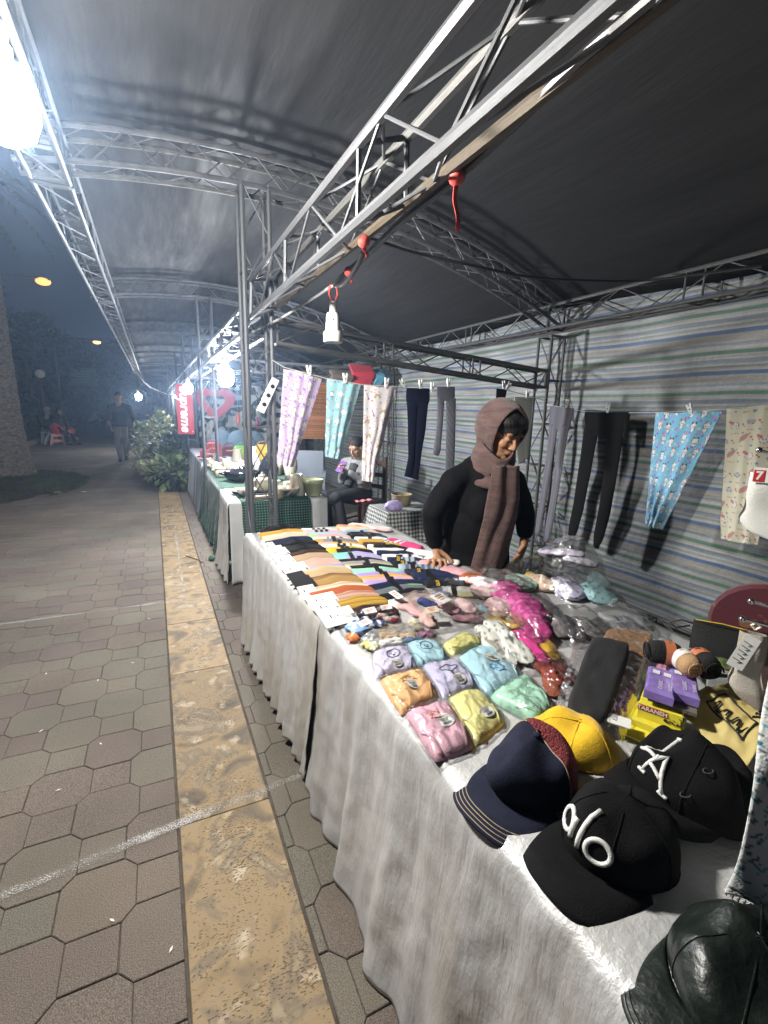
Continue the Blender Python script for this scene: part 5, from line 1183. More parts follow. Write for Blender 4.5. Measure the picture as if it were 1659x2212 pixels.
# envelope-like yellow sack with a stamped frame
root = empty('paper_sack', (1.28, .60, .705), label='crumpled yellow paper sack with a black framed stamp', cat='paper sack')
C4 = [Vector((1.125, .630)), Vector((1.290, .585)), Vector((1.27, .470)), Vector((1.06, .440))]
def sackp(u, v, dz=0):
    q_ = quad_xy(C4, u, v); return Vector((q_.x - 1.28, q_.y - .60, (.055 + .04 * u) * (1 - v) + (.015 + .06 * u) * v + .010 * nz(u * 4, v * 4, 2) + .006 * nz(u * 9, v * 9, 5) + .02 * math.sin(PI * u) + dz))
b = MB(); b.grid(lambda u, v: sackp(u, v), 40, 40, flip=True); b.build('paper', KRAFT, root, smooth='all', solid=.002)
fr = MB()
for pts in ([(.30, .22), (.62, .22)], [(.62, .22), (.62, .80)], [(.62, .80), (.30, .80)], [(.30, .80), (.30, .22)]):
    fr.tube([sackp(pts[0][0] + (pts[1][0] - pts[0][0]) * t, pts[0][1] + (pts[1][1] - pts[0][1]) * t, .0025) for t in [i / 14 for i in range(15)]], .0022, 5)
for k in range(9):
    x = .36 + .19 * ((k * 7) % 5) / 5
    fr.tube([sackp(.40 + .08 * math.sin(k * 2 + t * 4), .27 + .055 * k + .05 * t, .0025) for t in [i / 6 for i in range(7)]], .0013, 4)
for k in range(7): fr.tube([sackp(.66 + .02 * k, .70 + .03 * (k % 3) + .02 * t, .0025) for t in (0, 1)], .004, 5)
fr.build('stamp', INK, root)
# zip pouch, green cloth, grey packets
root = empty('zip_pouch', (1.56, .775, .725), R(-58), 'black zipped pouch with a wrist strap in front of the red chair', 'pouch'); root.scale = (.62, .8, .62)
b = MB(); b.grid(lambda u, v: (lambda s_, t: (.12 * math.copysign(abs(math.sin(s_)) ** .6, math.sin(s_)) , (.035 + .012 * math.cos(t * 3)) * math.copysign(abs(math.cos(s_)) ** .8, math.cos(s_)) * (1 - .45 * t ** 3), .17 * t))(2 * PI * u, v), 48, 16); b.grid(lambda u, v: (.12 * (2 * u - 1) * .98, (.03 * .62) * (2 * v - 1) * (1 - (2 * u - 1) ** 4), .17), 12, 4)
b.build('body', M('black_nylon', (.010, .010, .011), .75, bump=.5, bscale=180), root, smooth='all')
MB().tube([(-.112, 0, .172), (0, 0, .178), (.112, 0, .172)], .003, 6).build('zip', GOLDINK, root)
MB().tube([(-.12, 0, .15), (-.17, .02, .145), (-.22, .02, .12), (-.19, -.02, .115), (-.13, -.01, .14)], .005, 6).build('wrist_strap', BLACK, root)
b = MB(); b.grid(lambda u, v: (1.31 + .14 * u + .04 * v, .70 - .08 * u + .08 * v, .76 + .012 * nz(u * 5, v * 5, 8) + .02 * math.sin(PI * u)), 20, 16); o = b.build('folded_cloth', PRINT, smooth='all', solid=.004); setprint(o, [(.15, .22, .07) if nz(v.co.x * 60, v.co.y * 60) < .3 else (.3, .22, .18) for v in o.data.vertices]); tag(o, 'olive green folded cloth beside the black pouch', 'folded cloth')
for k, (x, y, z, a, c) in enumerate([(1.45, .93, .71, -40, (.36, .37, .36)), (1.42, .84, .735, -55, (.42, .43, .42)), (1.38, .62, .745, -62, (.30, .31, .31))]):
    r_ = boxthing('flat_packet', (x, y, z), R(a), (.14, .10, .012), M('grey_wrapper_%d' % k, c, .25, var=.4, vscale=25, coat=.4), ['grey printed packet nearest the striped wall', 'pale grey packet next to the pouch', 'black and white printed packet right of the sack'][k], 'packet', 'grey packets')
    MB().box((.01, 0, .0125), (.06, .05, .0008)).build('print', INK, r_, smooth=False)
# maroon chair back
root = empty('banquet_chair', (2.36, .98, 0), R(-70), 'chair with a rounded maroon patterned back by the striped wall', 'chair')
def maroon():
    m_ = M('maroon_brocade', (.085, .010, .018), .75, sheen=.3); nt = m_.node_tree; tc = node(nt, 'ShaderNodeTexCoord'); v_ = node(nt, 'ShaderNodeTexNoise'); v_.inputs['Scale'].default_value = 13; v_.inputs['Detail'].default_value = 5; nt.links.new(tc.outputs['Object'], v_.inputs[0])
    mr = node(nt, 'ShaderNodeMapRange'); mr.inputs[1].default_value = .60; mr.inputs[2].default_value = .63; nt.links.new(v_.outputs['Fac'], mr.inputs[0]); mx = node(nt, 'ShaderNodeMix', data_type='RGBA'); mx.inputs[6].default_value = (.085, .010, .018, 1); mx.inputs[7].default_value = (.20, .085, .035, 1); nt.links.new(mr.outputs[0], mx.inputs[0]); nt.links.new(mx.outputs[2], nt.nodes['Principled BSDF'].inputs['Base Color']); return m_
MAR = maroon()
pts = [(-.21, 0), (.21, 0)] + [(.23 * math.cos(a) , .14 + .20 * math.sin(a)) for a in [PI * i / 14 for i in range(15)]]
MB().prism(pts, .05, M=Matrix.Translation((0, .02, .44)) @ Matrix.Rotation(PI / 2, 4, 'X'), bev=.015).build('backrest', MAR, root, smooth=False)
MB().box((0, -.22, .44), (.42, .42, .07)).build('seat', MAR, root, smooth=False)
for sx in (-1, 1):
    for sy in (0, -.40): rod('leg', (sx * .19, sy, 0), (sx * .18, sy, .42 if sy else .56), .012, STEEL, root)
# ------------------------------------------------------------------ hook rack at the right edge with hanging samples
root = empty('hook_rack', (1.42, .36, 0), label='chrome hook rack just inside the right edge of the picture', cat='display rack')
CHR = M('chrome', (.6, .6, .6), .15, 1.)
rod('pole', (0, 0, 0), (0, 0, 1.75), .014, CHR, root); MB().lathe([(.16, 0), (.16, .012), (.02, .02)], n=24).build('foot', STEEL_DULL, root)
for p in [(1.077, .50, 1.052), (1.097, .50, 1.088), (1.225, .60, 1.392)]:
    q_ = Vector(p) - Vector((1.42, .36, 0)); e = Vector((0, 0, q_.z - .06))
    MB().tube([e, e.lerp(q_, .55) + Vector((0, 0, -.015)), q_], .0035, 6).build('hook', CHR, root); MB().ell(q_, (.007, .007, .007), 10, 6).build('hook_tip', CHR, root, smooth='all')
def hung_sock(loc, rz, cols, label, Ht=.20, wd=.075, card=None, name='hanging_socks'):
    root = empty(name, loc, rz, label, 'socks', 'socks hanging on the hooks')
    b = MB(); cl = []
    def fn(u, v):
        t = 2 * u - 1; k = max(0, (v - .62) / .38); w_ = wd / 2 * (1 + .25 * math.exp(-((v - .72) / .12) ** 2)) * (math.sqrt(max(.03, 1 - max(0, (v - .86) / .141) ** 2)))
        cl.append(cols(u, v)); return (t * w_ + .03 * k * k, .010 * (1 - t ** 4) + .004 * math.sin(v * 8), -Ht * v)
    b.grid(fn, 10, 24); b.grid(lambda u, v: (lambda p: (p[0], -p[1], p[2]))(fn(u, v)), 10, 24, flip=True)
    o = b.build('knit', KNIT, root, smooth='all'); setprint(o, cl)
    if card:
        c = MB().box((0, -.014, -.045), (.030, .0012, .080)).build('card', CARDW, root, smooth=False); c.rotation_euler = (0, .28, 0)
        t_ = MB()
        for k in range(5): t_.tube([(-.01 + .004 * math.sin(k * 3), -.0152, -.02 - .011 * k), (.006, -.0152, -.023 - .011 * k), (.0, -.0152, -.027 - .011 * k)], .0009, 4)
        t_.build('lettering', INK, c)
        MB().tube([(.0, -.010, .012), (.008, -.010, .02), (.0, -.01, .028), (-.008, -.01, .02), (0, -.01, .012)], .003, 6).build('plastic_hook', M('cream_plastic', (.6, .55, .42), .4), root)
    return root
sk = lambda a, b_: (lambda u, v: b_ if v > .8 or (v < .35 and abs(u - .5) > .25) else a)
hung_sock((1.128, .497, 1.012), R(-60), sk((.50, .46, .40), (.36, .31, .26)), 'beige liner socks on a printed white card, front of the hanging ones', Ht=.165, wd=.05, card=1)
hung_sock((1.150, .492, 1.0), R(-62), sk((.52, .34, .30), (.12, .09, .08)), 'pale pink liner socks hanging behind the beige ones', Ht=.165, wd=.05)
hung_sock((1.18, .488, 1.0), R(-62), sk((.02, .02, .02), (.012, .012, .012)), 'black liner socks hanging behind the pink ones', Ht=.17, wd=.05)
hung_sock((1.215, .482, 1.0), R(-62), sk((.4, .38, .34), (.012, .012, .012)), 'grey liner socks with black toes at the very back of the hook', Ht=.17, wd=.05)
h7 = hung_sock((1.285, .60, 1.338), R(-62), flat((.66, .66, .62)), 'thick white sock with a red numbered tag hanging in front of the cream trousers', Ht=.155, wd=.07)
c = MB().box((0, -.018, -.004), (.060, .0015, .035)).build('tag', CARDW, h7, smooth=False)
text_obj('7', .026, CARDW, c, (-.018, -.0196, -.006), (PI / 2, 0, 0), .0003, .001); MB().box((-.018, -.0190, -.006), (.021, .001, .027)).build('red_square', REDINK, c, smooth=False); text_obj('S', .024, REDINK, c, (.022, -.0195, -.012), (PI / 2, 0, 0), .0003, .001)
# leaf-print garment hanging at the right edge
cv = art('leaf', 36, 62, 5); cols = []
def leafc(u, v):
    a = Vector((.742, .298)).lerp(Vector((1.02, .10)), u); cols.append(cv.sample(u * 34, v * 60))
    n_ = Vector((-.58, -.81)); d = .014 * math.sin(u * 16 + 2 * nz(u * 3, v * 2)) * (.4 + v)
    return (a.x + n_.x * d, a.y + n_.y * d, 1.30 - .555 * v + .012 * math.sin(u * 25) * (v > .97))
b = MB(); b.grid(leafc, 90, 150); o = b.build('leaf_print_skirt', PRINT, smooth='all', solid=.002); setprint(o, cols); tag(o, 'white garment with teal leaf print hanging at the right edge', 'garment')
lace = MB()
for k in range(60):
    u = k / 59; a = Vector((.742, .298)).lerp(Vector((1.02, .10)), u); d = .014 * math.sin(u * 16 + 2 * nz(u * 3, 2)) * 1.4; a = a + Vector((-.58, -.81)) * d
    lace.tube([(a.x, a.y, .752), (a.x + .002, a.y - .002, .742), (a.x + .004, a.y - .003, .752)], .0016, 4)
lace.build('lace_hem', STW, o)
rod('hanger_bar', (.74, .30, 1.302), (1.05, .08, 1.302), .006, CHR, o)
# ------------------------------------------------------------------ people
def remeshed(b, name, mat, parent, voxel=.006, smooth=4, base=Vector()):
    me = b.mesh(name, mat); tmp = bpy.data.objects.new(name, me); COL.objects.link(tmp)
    q_ = tmp.modifiers.new('r', 'REMESH'); q_.mode = 'VOXEL'; q_.voxel_size = voxel
    q_ = tmp.modifiers.new('s', 'SMOOTH'); q_.iterations = smooth; q_.factor = .5
    dg = bpy.context.evaluated_depsgraph_get(); out = bpy.data.meshes.new_from_object(tmp.evaluated_get(dg))
    bpy.data.objects.remove(tmp); bpy.data.meshes.remove(me)
    out.materials.clear(); out.materials.append(mat); out.name = name
    out.transform(Matrix.Translation(-base))
    out.polygons.foreach_set('use_smooth', [True] * len(out.polygons))
    o = bpy.data.objects.new(name, out); place(o, parent)
    return o
def limb(b, pts, rs, n=14):
    pts = [Vector(p) for p in pts]
    b.tube(pts, rs, n)
    for p, r in zip(pts, rs): b.ell(p, (r, r, r), n, 8)
def frame(fwd):
    f = Vector(fwd).normalized(); x = f.cross(Vector((0, 0, 1))).normalized(); u = x.cross(f)
    return Matrix((x, f, u)).transposed()
def head(b, c, Mh, s_=1., female=True):
    P = lambda x, y, z: Vector(c) + Mh @ (Vector((x, y, z)) * s_)
    def E(p, r): b.ell(P(*p), tuple(q_ * s_ for q_ in r), 16, 10, Mh)
    E((0, -.012, .030), (.074, .092, .088)); E((0, .026, -.030), (.060, .062, .085)); E((0, .040, -.082), (.042, .042, .032)); E((0, .070, -.098), (.020, .018, .016))
    b.tube([P(0, .078, .022), P(0, .094, .0), P(0, .106, -.026)], [.008 * s_, .0095 * s_, .013 * s_], 10); E((0, .104, -.030), (.012, .013, .010)); E((.011, .094, -.034), (.009, .010, .008)); E((-.011, .094, -.034), (.009, .010, .008))
    for sg in (-1, 1):
        E((sg * .030, .074, .030), (.024, .012, .010)); E((sg * .036, .058, -.024), (.026, .026, .026)); E((sg * .029, .073, .006), (.015, .012, .009)); E((sg * .074, -.005, -.005), (.010, .022, .032))
    E((0, .084, -.058), (.024, .012, .006)); E((0, .081, -.069), (.021, .012, .008))
    return P, E
def hand(b, wrist, palm, tips, r=.0085, thumb=None):
    """wrist, palm centre, four finger tips with a mid-joint each, thumb"""
    wrist, palm = Vector(wrist), Vector(palm)
    ks = []
    ax = (palm - wrist)
    for k, (mid, tip) in enumerate(tips):
        kn = palm + ax * .55 + (Vector(mid) - (palm + ax * .8)) * .35
        limb(b, [palm.lerp(kn, .2), kn, mid, tip], [r * 1.25, r * 1.15, r, r * .8], 8); ks.append(kn)
    for kn in ks: limb(b, [wrist, palm, kn], [r * 2.0, r * 1.75, r * 1.25], 10)
    if thumb: limb(b, [wrist.lerp(palm, .35), thumb[0], thumb[1]], [r * 1.7, r * 1.15, r * .9], 8)
SKIN = M('skin', (.36, .19, .105), .55, var=.15, vscale=30, bump=.12, bscale=160, spec=.35)
SKIN.node_tree.nodes['Principled BSDF'].inputs['Subsurface Weight'].default_value = .12
SKIN.node_tree.nodes['Principled BSDF'].inputs['Subsurface Radius'].default_value = (.012, .005, .003)
SKIN2 = M('skin_far', (.34, .20, .13), .6)
HAIR = M('dark_hair', (.009, .007, .006), .7, var=.4, vscale=90, bump=.6, bscale=140, stretch=(1, 1, .2))
COATM = M('black_crepe', (.004, .004, .005), .9, bump=.9, bscale=14, spec=.2)
SCARF = M('mauve_knit_scarf', (.120, .070, .064), .95, var=.35, vscale=22, bump=.7, bscale=170, sheen=.2, stretch=(.5, .5, 2.2))
LIP = M('lips', (.30, .115, .09), .5)
def eyes(root, P, s_, mh, base):
    for sg in (-1, 1):
        MB().tube([P(sg * .014, .0835, .028) - base, P(sg * .028, .0865, .0335) - base, P(sg * .046, .0725, .028) - base], [.0022 * s_, .003 * s_, .0015 * s_], 6).build('eyebrow', HAIR, root)
        MB().tube([P(sg * .016, .0835, .002) - base, P(sg * .029, .0865, -.0005) - base, P(sg * .043, .075, .001) - base], [.0012 * s_, .0017 * s_, .0012 * s_], 6).build('eyelashes', HAIR, root)
    b = MB(); b.tube([P(-.022, .087, -.0605) - base, P(-.008, .0965, -.0585) - base, P(0, .0972, -.0600) - base, P(.008, .0965, -.0585) - base, P(.022, .087, -.0605) - base], [.002 * s_, .004 * s_, .0035 * s_, .004 * s_, .002 * s_], 8)
    b.tube([P(-.019, .086, -.066) - base, P(0, .0945, -.0685) - base, P(.019, .086, -.066) - base], [.002 * s_, .005 * s_, .002 * s_], 8); b.build('lips', LIP, root, smooth='all')
# --- the woman behind the table, leaning on it with her right hand
WB = Vector((1.53, 2.02, 0))
wo = empty('person', WB, label='woman in a black coat and mauve headscarf leaning on the sock table', cat='person')
Mh = frame((.03, -.88, -.50)); Hc = Vector((1.550, 1.865, 1.372))
b = MB(); P, E = head(b, Hc, Mh, .97)
limb(b, [Hc + Vector((-.02, .04, -.06)), (1.515, 1.945, 1.20)], [.052, .058]); limb(b, [(1.515, 1.945, 1.17), (1.50, 1.98, .95), (1.53, 2.02, .75)], [.10, .105, .11])
for s_, pts, rs in (('r', [(1.335, 1.945, 1.12), (1.215, 1.955, .97), (1.262, 1.985, .80)], [.05, .038, .026]), ('l', [(1.64, 1.885, 1.12), (1.735, 1.875, .945), (1.722, 1.845, .845)], [.05, .038, .026])):
    limb(b, [(1.515, 1.945, 1.17)] + pts, [.06] + rs)
for x, y in ((1.47, 2.0), (1.60, 2.05)): limb(b, [(x, y, .72), (x, y + .01, .40), (x, y, .06)], [.075, .05, .035]); limb(b, [(x, y, .04), (x - .02, y - .14, .03)], [.035, .028])
hand(b, (1.262, 1.985, .792), (1.246, 1.945, .752), [((1.184, 1.915, .742), (1.165, 1.900, .722)), ((1.196, 1.888, .746), (1.178, 1.862, .722)), ((1.222, 1.872, .748), (1.208, 1.845, .722)), ((1.252, 1.874, .746), (1.246, 1.850, .722))], .0108, ((1.295, 1.925, .748), (1.308, 1.895, .726)))
hand(b, (1.722, 1.845, .84), (1.705, 1.83, .795), [((1.668, 1.81, .755), (1.634, 1.81, .735)), ((1.675, 1.818, .742), (1.640, 1.82, .718)), ((1.685, 1.826, .732), (1.654, 1.83, .708)), ((1.70, 1.835, .728), (1.680, 1.84, .704))], .0130, ((1.675, 1.80, .80), (1.652, 1.80, .775)))
remeshed(b, 'body', SKIN, wo, .0046, 3, WB)
eyes(wo, P, .97, Mh, WB)
b = MB(); E2 = lambda p, r: b.ell(Hc + Mh @ (Vector(p) * .97), tuple(q_ * .97 for q_ in r), 20, 14, Mh)
E2((0, -.012, .044), (.0765, .094, .084)); E2((.03, .036, .080), (.045, .035, .030)); E2((-.03, .036, .080), (.045, .035, .030)); E2((.058, .015, .045), (.016, .026, .035)); E2((-.058, .015, .045), (.016, .026, .035))
remeshed(b, 'hair', HAIR, wo, .006, 3, WB)
# coat: torso, sleeves, skirt
f = Vector((-.33, -.94, 0)); sd = Vector((.94, -.33, 0)); b = MB(); Mt = Matrix((sd, f, Vector((0, 0, 1)))).transposed()
b.ell((1.490, 1.945, 1.04), (.188, .125, .17), 20, 12, Mt); b.ell((1.49, 1.955, .88), (.192, .145, .21), 20, 12, Mt); b.ell((1.50, 1.985, .70), (.200, .155, .22), 20, 12, Mt); b.ell((1.44, 1.87, 1.0), (.075, .075, .09), 14, 10, Mt); b.ell((1.565, 1.83, 1.0), (.075, .075, .09), 14, 10, Mt)
limb(b, [(1.52, 1.95, 1.185), (1.50, 1.95, 1.13)], [.085, .14]); limb(b, [(1.42, 1.955, 1.160), (1.320, 1.95, 1.125)], [.070, .066]); limb(b, [(1.58, 1.91, 1.155), (1.65, 1.885, 1.125)], [.066, .064])
limb(b, [(1.330, 1.95, 1.12), (1.262, 1.957, 1.05), (1.215, 1.958, .97), (1.228, 1.968, .89), (1.255, 1.982, .815)], [.066, .060, .057, .050, .043])
limb(b, [(1.645, 1.885, 1.12), (1.700, 1.88, 1.03), (1.735, 1.876, .945), (1.730, 1.86, .90), (1.722, 1.848, .862)], [.064, .059, .056, .050, .044])
b.lathe([(.16, .30), (.175, .45), (.18, .70), (.17, .80)], (1.53, 2.02, 0), 20)
remeshed(b, 'coat', COATM, wo, .009, 3, WB)
b = MB()
for x, y in ((1.47, 2.0), (1.60, 2.05)): limb(b, [(x, y, .60), (x, y, .10)], [.085, .055])
remeshed(b, 'trousers', COATM, wo, .012, 2, WB)
MB().ell(Vector((1.432, 1.80, 1.175)) - WB, (.010, .006, .008)).build('button', CHR, wo, smooth='all')
# headscarf: hood, throat wrap, hanging tail
nk = Vector((1.520, 1.895, 1.190))
def thick(grid_mb, th):
    me = grid_mb.mesh('sheet', SCARF); tmp = bpy.data.objects.new('sheet', me); COL.objects.link(tmp); q_ = tmp.modifiers.new('t', 'SOLIDIFY'); q_.thickness = th; q_.offset = 0
    out = bpy.data.meshes.new_from_object(tmp.evaluated_get(bpy.context.evaluated_depsgraph_get())); bpy.data.objects.remove(tmp)
    r_ = ([v.co.copy() for v in out.vertices], [list(p.vertices) for p in out.polygons]); bpy.data.meshes.remove(out)
    return r_
def hood(u, v):
    al = (2 * u - 1) * R(146); side = abs(al) / R(146)
    b0 = R(76) - R(18) * min(1, side * 1.8)
    be = b0 + (PI - b0) * v
    rx, ry, rz = .104 + .012 * side, .130, .118
    y = ry * math.cos(be); rad = math.sin(be) * (1 + .10 * math.exp(-((be - R(130)) / .5) ** 2))
    q_ = Vector((rx * rad * math.sin(al), y - .02 - .03 * v * (1 - v) * 2, rz * rad * math.cos(al)))
    if q_.z < 0: q_.z *= 1.22; q_.x *= .96
    q_ += q_.normalized() * (.005 * nz(q_.x * 20, q_.y * 20, q_.z * 8) + .004 * math.sin(be * 9 + 2 * al) * side)
    return Hc + Mh @ (q_ * .99 + Vector((0, -.004, .020)))
b = MB(); g_ = MB(); g_.grid(hood, 64, 36); b.add(*thick(g_, .013))
def cowl(u, v):
    a = 2 * PI * u; c = Vector((1.533, 1.895, 1.290)).lerp(Vector((1.505, 1.925, 1.135)), v); fr_ = math.sin(a)
    k = v ** .7; rx = .082 + .036 * k; ry = (.090 if fr_ > 0 else .082) + .030 * k
    rr = 1 + .042 * math.sin(v * 15 + 1.6 * math.sin(a + .6)) * (.4 + .6 * v) + .05 * nz(math.cos(a) * 2, v * 4, math.sin(a) * 2)
    return c + Mt @ Vector((rx * rr * math.cos(a), ry * rr * fr_, (-.044 * max(0, fr_) ** 2 + .02 * max(0, -fr_)) * (1 - .3 * v) + .030 * abs(math.cos(a)) ** 1.5 * (1 - v)))
g_ = MB(); g_.grid(cowl, 56, 28); b.add(*thick(g_, .016))
limb(b, [Hc + Mh @ Vector((-.086, -.02, -.055)), Hc + Mh @ Vector((-.070, .005, -.105)), nk + Mt @ Vector((-.070, .045, .035))], [.022, .026, .026]); limb(b, [Hc + Mh @ Vector((-.080, -.045, -.075)), nk + Mt @ Vector((-.075, .0, .03))], [.032, .032]); limb(b, [Hc + Mh @ Vector((.080, -.045, -.075)), nk + Mt @ Vector((.08, .0, .02))], [.026, .028]); limb(b, [Hc + Mh @ Vector((0, -.11, -.03)), nk + Mt @ Vector((0, -.08, .03))], [.045, .045])
remeshed(b, 'headscarf', SCARF, wo, .005, 3, WB)
TL_ = [(1.420, 1.772, 1.225), (1.388, 1.757, 1.09), (1.366, 1.747, .978), (1.338, 1.742, .865), (1.306, 1.737, .752)]; TR_ = [(1.556, 1.750, 1.222), (1.558, 1.732, 1.069), (1.538, 1.722, .953), (1.500, 1.712, .797), (1.432, 1.702, .672)]
def along(L, t):
    t *= len(L) - 1; i = min(int(t), len(L) - 2); return Vector(L[i]).lerp(Vector(L[i + 1]), t - i)
b = MB(); b.grid(lambda u, v: along(TL_, v).lerp(along(TR_, v), u) - WB + f * (.0065 * math.sin(u * 9.5 + 2.5 * nz(u * 2, v * 2, 1)) * (1.2 - .5 * v) + .016 * math.sin(PI * u)) + Vector((0, 0, .006 * nz(u * 9, v * 3))), 30, 60)
b.build('scarf_tail', SCARF, wo, smooth='all', solid=.008)
# ------------------------------------------------------------------ generic clothed figure for the people further off
def figure(base, label, J, top, bottom, skin=SKIN2, hair=HAIR, scarf=None, shoe=None, vox=.014, facing=(0, -1, -.1), hs=1., group=None, extra=None, hands=True):
    """J: world joints. One body mesh, clothes as children"""
    base = Vector(base); root = empty('person', base, label=label, cat='person', group=group)
    V_ = {k: Vector(v) for k, v in J.items() if k != 'sleeve'}; Mh = frame(facing); b = MB(); P, E = head(b, V_['head'], Mh, hs)
    limb(b, [V_['head'] + Vector((0, 0, -.06)), V_['neck']], [.05, .055]); limb(b, [V_['neck'], V_['hip']], [.09, .11])
    for s_ in 'rl':
        limb(b, [V_['neck'] + Vector((0, 0, -.05)), V_['sh' + s_], V_['el' + s_], V_['wr' + s_]], [.06, .048, .036, .026]); limb(b, [V_['hip'], V_['kn' + s_], V_['an' + s_], V_['to' + s_]], [.085, .055, .038, .035])
        w_ = V_['wr' + s_]; d = (w_ - V_['el' + s_]).normalized(); sidev = d.cross(Vector((0, 0, 1))); sidev = sidev.normalized() if sidev.length > .1 else Vector((1, 0, 0))
        tips = [(w_ + d * .10 + sidev * (.022 * (k - 1.5)), w_ + d * (.14 + .012 * (k in (1, 2))) + sidev * (.020 * (k - 1.5)) + Vector((0, 0, -.015))) for k in range(4)]
        if hands: hand(b, w_, w_ + d * .045, tips, .0095, (w_ + d * .05 + sidev * .045, w_ + d * .085 + sidev * .05))
    remeshed(b, 'body', skin, root, vox * .55, 2, base)
    if hs > .5: eyes(root, P, hs, Mh, base)
    b = MB(); sh = (V_['shr'] + V_['shl']) / 2; ax = (V_['shl'] - V_['shr']).normalized(); fw = Vector((-ax.y, ax.x, 0)); fw = fw if fw.dot(Vector(facing)) > 0 else -fw; Mt_ = Matrix((ax, fw, Vector((0, 0, 1)))).transposed()
    wd = (V_['shl'] - V_['shr']).length / 2
    b.ell(sh + Vector((0, 0, -.10)), (wd, .13, .15), 16, 10, Mt_); b.ell(sh.lerp(V_['hip'], .55), (wd * .9, .135, .20), 16, 10, Mt_); b.ell(V_['hip'] + Vector((0, 0, .05)), (wd * .92, .145, .14), 16, 10, Mt_); limb(b, [V_['neck'] + Vector((0, 0, .01)), sh], [.07, .10]); limb(b, [V_['shr'], V_['shl']], [.08, .08]); limb(b, [V_['shr'], V_['neck'], V_['shl']], [.075, .066, .075])
    for s_ in 'rl': limb(b, [V_['sh' + s_], V_['el' + s_], V_['el' + s_].lerp(V_['wr' + s_], J.get('sleeve', .9))], [.075, .058, .045])
    remeshed(b, 'top', top, root, vox, 3, base)
    b = MB(); b.ell(V_['hip'], (wd * .85, .13, .11), 16, 10, Mt_)
    for s_ in 'rl': limb(b, [V_['hip'] + ax * (.06 if s_ == 'l' else -.06), V_['kn' + s_], V_['an' + s_] + Vector((0, 0, .03))], [.105, .078, .062])
    remeshed(b, 'trousers', bottom, root, vox, 3, base)
    b = MB()
    for s_ in 'rl': limb(b, [V_['an' + s_] + Vector((0, 0, -.03)), V_['to' + s_]], [.045, .042])
    remeshed(b, 'shoes', shoe or BLACK, root, vox, 2, base)
    b = MB(); E3 = lambda p, r: b.ell(V_['head'] + Mh @ (Vector(p) * hs), tuple(q_ * hs for q_ in r), 18, 12, Mh)
    if scarf:
        E3((0, -.03, .025), (.100, .112, .118)); E3((0, -.03, -.09), (.092, .085, .07)); limb(b, [V_['neck'] + Vector((0, 0, .03)), V_['neck'] + fw * .06 + Vector((0, 0, -.10))], [.085, .09]); remeshed(b, 'headscarf', scarf, root, vox * .7, 2, base)
    else:
        E3((0, -.020, .045), (.080, .096, .082)); E3((0, -.05, .0), (.076, .06, .06)); remeshed(b, 'hair', hair, root, vox * .6, 2, base)
    if extra: extra(root, base, P, V_)
    return root
GREYK = M('grey_cardigan', (.20, .20, .20), .9, var=.2, vscale=30, bump=.4, bscale=120); DGREY = M('charcoal_scarf', (.045, .045, .05), .95, var=.3, vscale=20, bump=.5, bscale=120); JEANB = M('black_trousers', (.012, .012, .014), .85, var=.2, vscale=20)
def phone_glasses(root, base, P, V_):
    o = MB().box((0, 0, 0), (.075, .010, .15)).build('phone_case', plain((.14, .05, .22), .4, 0, 0, 0), root, smooth=False); o.location = V_['wrr'].lerp(V_['wrl'], .5) + Vector((-.07, -.04, .06)) - base; o.rotation_euler = (-.7, .2, -.9)
    for sg in (-1, 1): MB().tube([P(sg * .030 + .021 * math.cos(a), .094, .004 + .018 * math.sin(a)) - base for a in [2 * PI * i / 14 for i in range(15)]], .0018, 5).build('glasses_rim', INK, root)
    b = MB()
    for k, (dz, r_) in enumerate([(.03, .07), (-.03, .08), (-.09, .075)]): b.tube([V_['neck'] + Vector((.085 * math.cos(a), .085 * math.sin(a), dz + .03 * math.sin(a + k))) - base for a in [2 * PI * i / 16 for i in range(17)]], r_ * .5, 8)
    b.tube([V_['neck'] - base + Vector((-.09, -.06, -.05)), V_['hip'] - base + Vector((-.2, -.10, .10))], [.07, .05], 8); remeshed(b, 'shawl', DGREY, root, .014, 2)
figure((2.20, 5.15, 0), 'woman in a grey cardigan seated and looking at a purple phone', dict(head=(2.128, 5.18, 1.045), neck=(2.20, 5.22, .90), hip=(2.20, 5.22, .50), shr=(2.06, 5.32, .84), shl=(2.26, 5.06, .83), elr=(1.97, 5.22, .66), ell=(2.11, 4.97, .68), wrr=(1.92, 5.08, .79), wrl=(1.96, 4.99, .78), knr=(1.72, 5.08, .50), knl=(1.80, 4.94, .50), anr=(1.72, 5.0, .10), anl=(1.86, 4.85, .10), tor=(1.58, 4.96, .04), tol=(1.72, 4.80, .04)), GREYK, JEANB, vox=.012, facing=(-.80, -.45, -.40), hs=1.0, extra=phone_glasses)
TEAL = M('dark_blue_shirt', (.030, .045, .075), .85); KHAKI = M('grey_trousers', (.20, .19, .18), .85, var=.15)
figure((-.81, 14.3, 0), 'man in a dark shirt and grey trousers walking along the path', dict(head=(-.80, 14.3, 1.665), neck=(-.80, 14.33, 1.50), hip=(-.81, 14.35, .92), shr=(-1.0, 14.33, 1.40), shl=(-.58, 14.33, 1.40), elr=(-1.10, 14.30, 1.12), ell=(-.48, 14.30, 1.12), wrr=(-1.02, 14.15, .93), wrl=(-.50, 14.12, .93), knr=(-.90, 14.30, .50), knl=(-.72, 14.42, .50), anr=(-.86, 14.35, .09), anl=(-.74, 14.62, .13), tor=(-.87, 14.16, .04), tol=(-.74, 14.46, .05), sleeve=.35), TEAL, KHAKI, vox=.016, facing=(.1, -1, -.1), hs=1.05)
REDC = M('red_dress', (.36, .015, .02), .85, var=.15, vscale=9); BLKC = M('black_chador', (.012, .012, .013), .9)
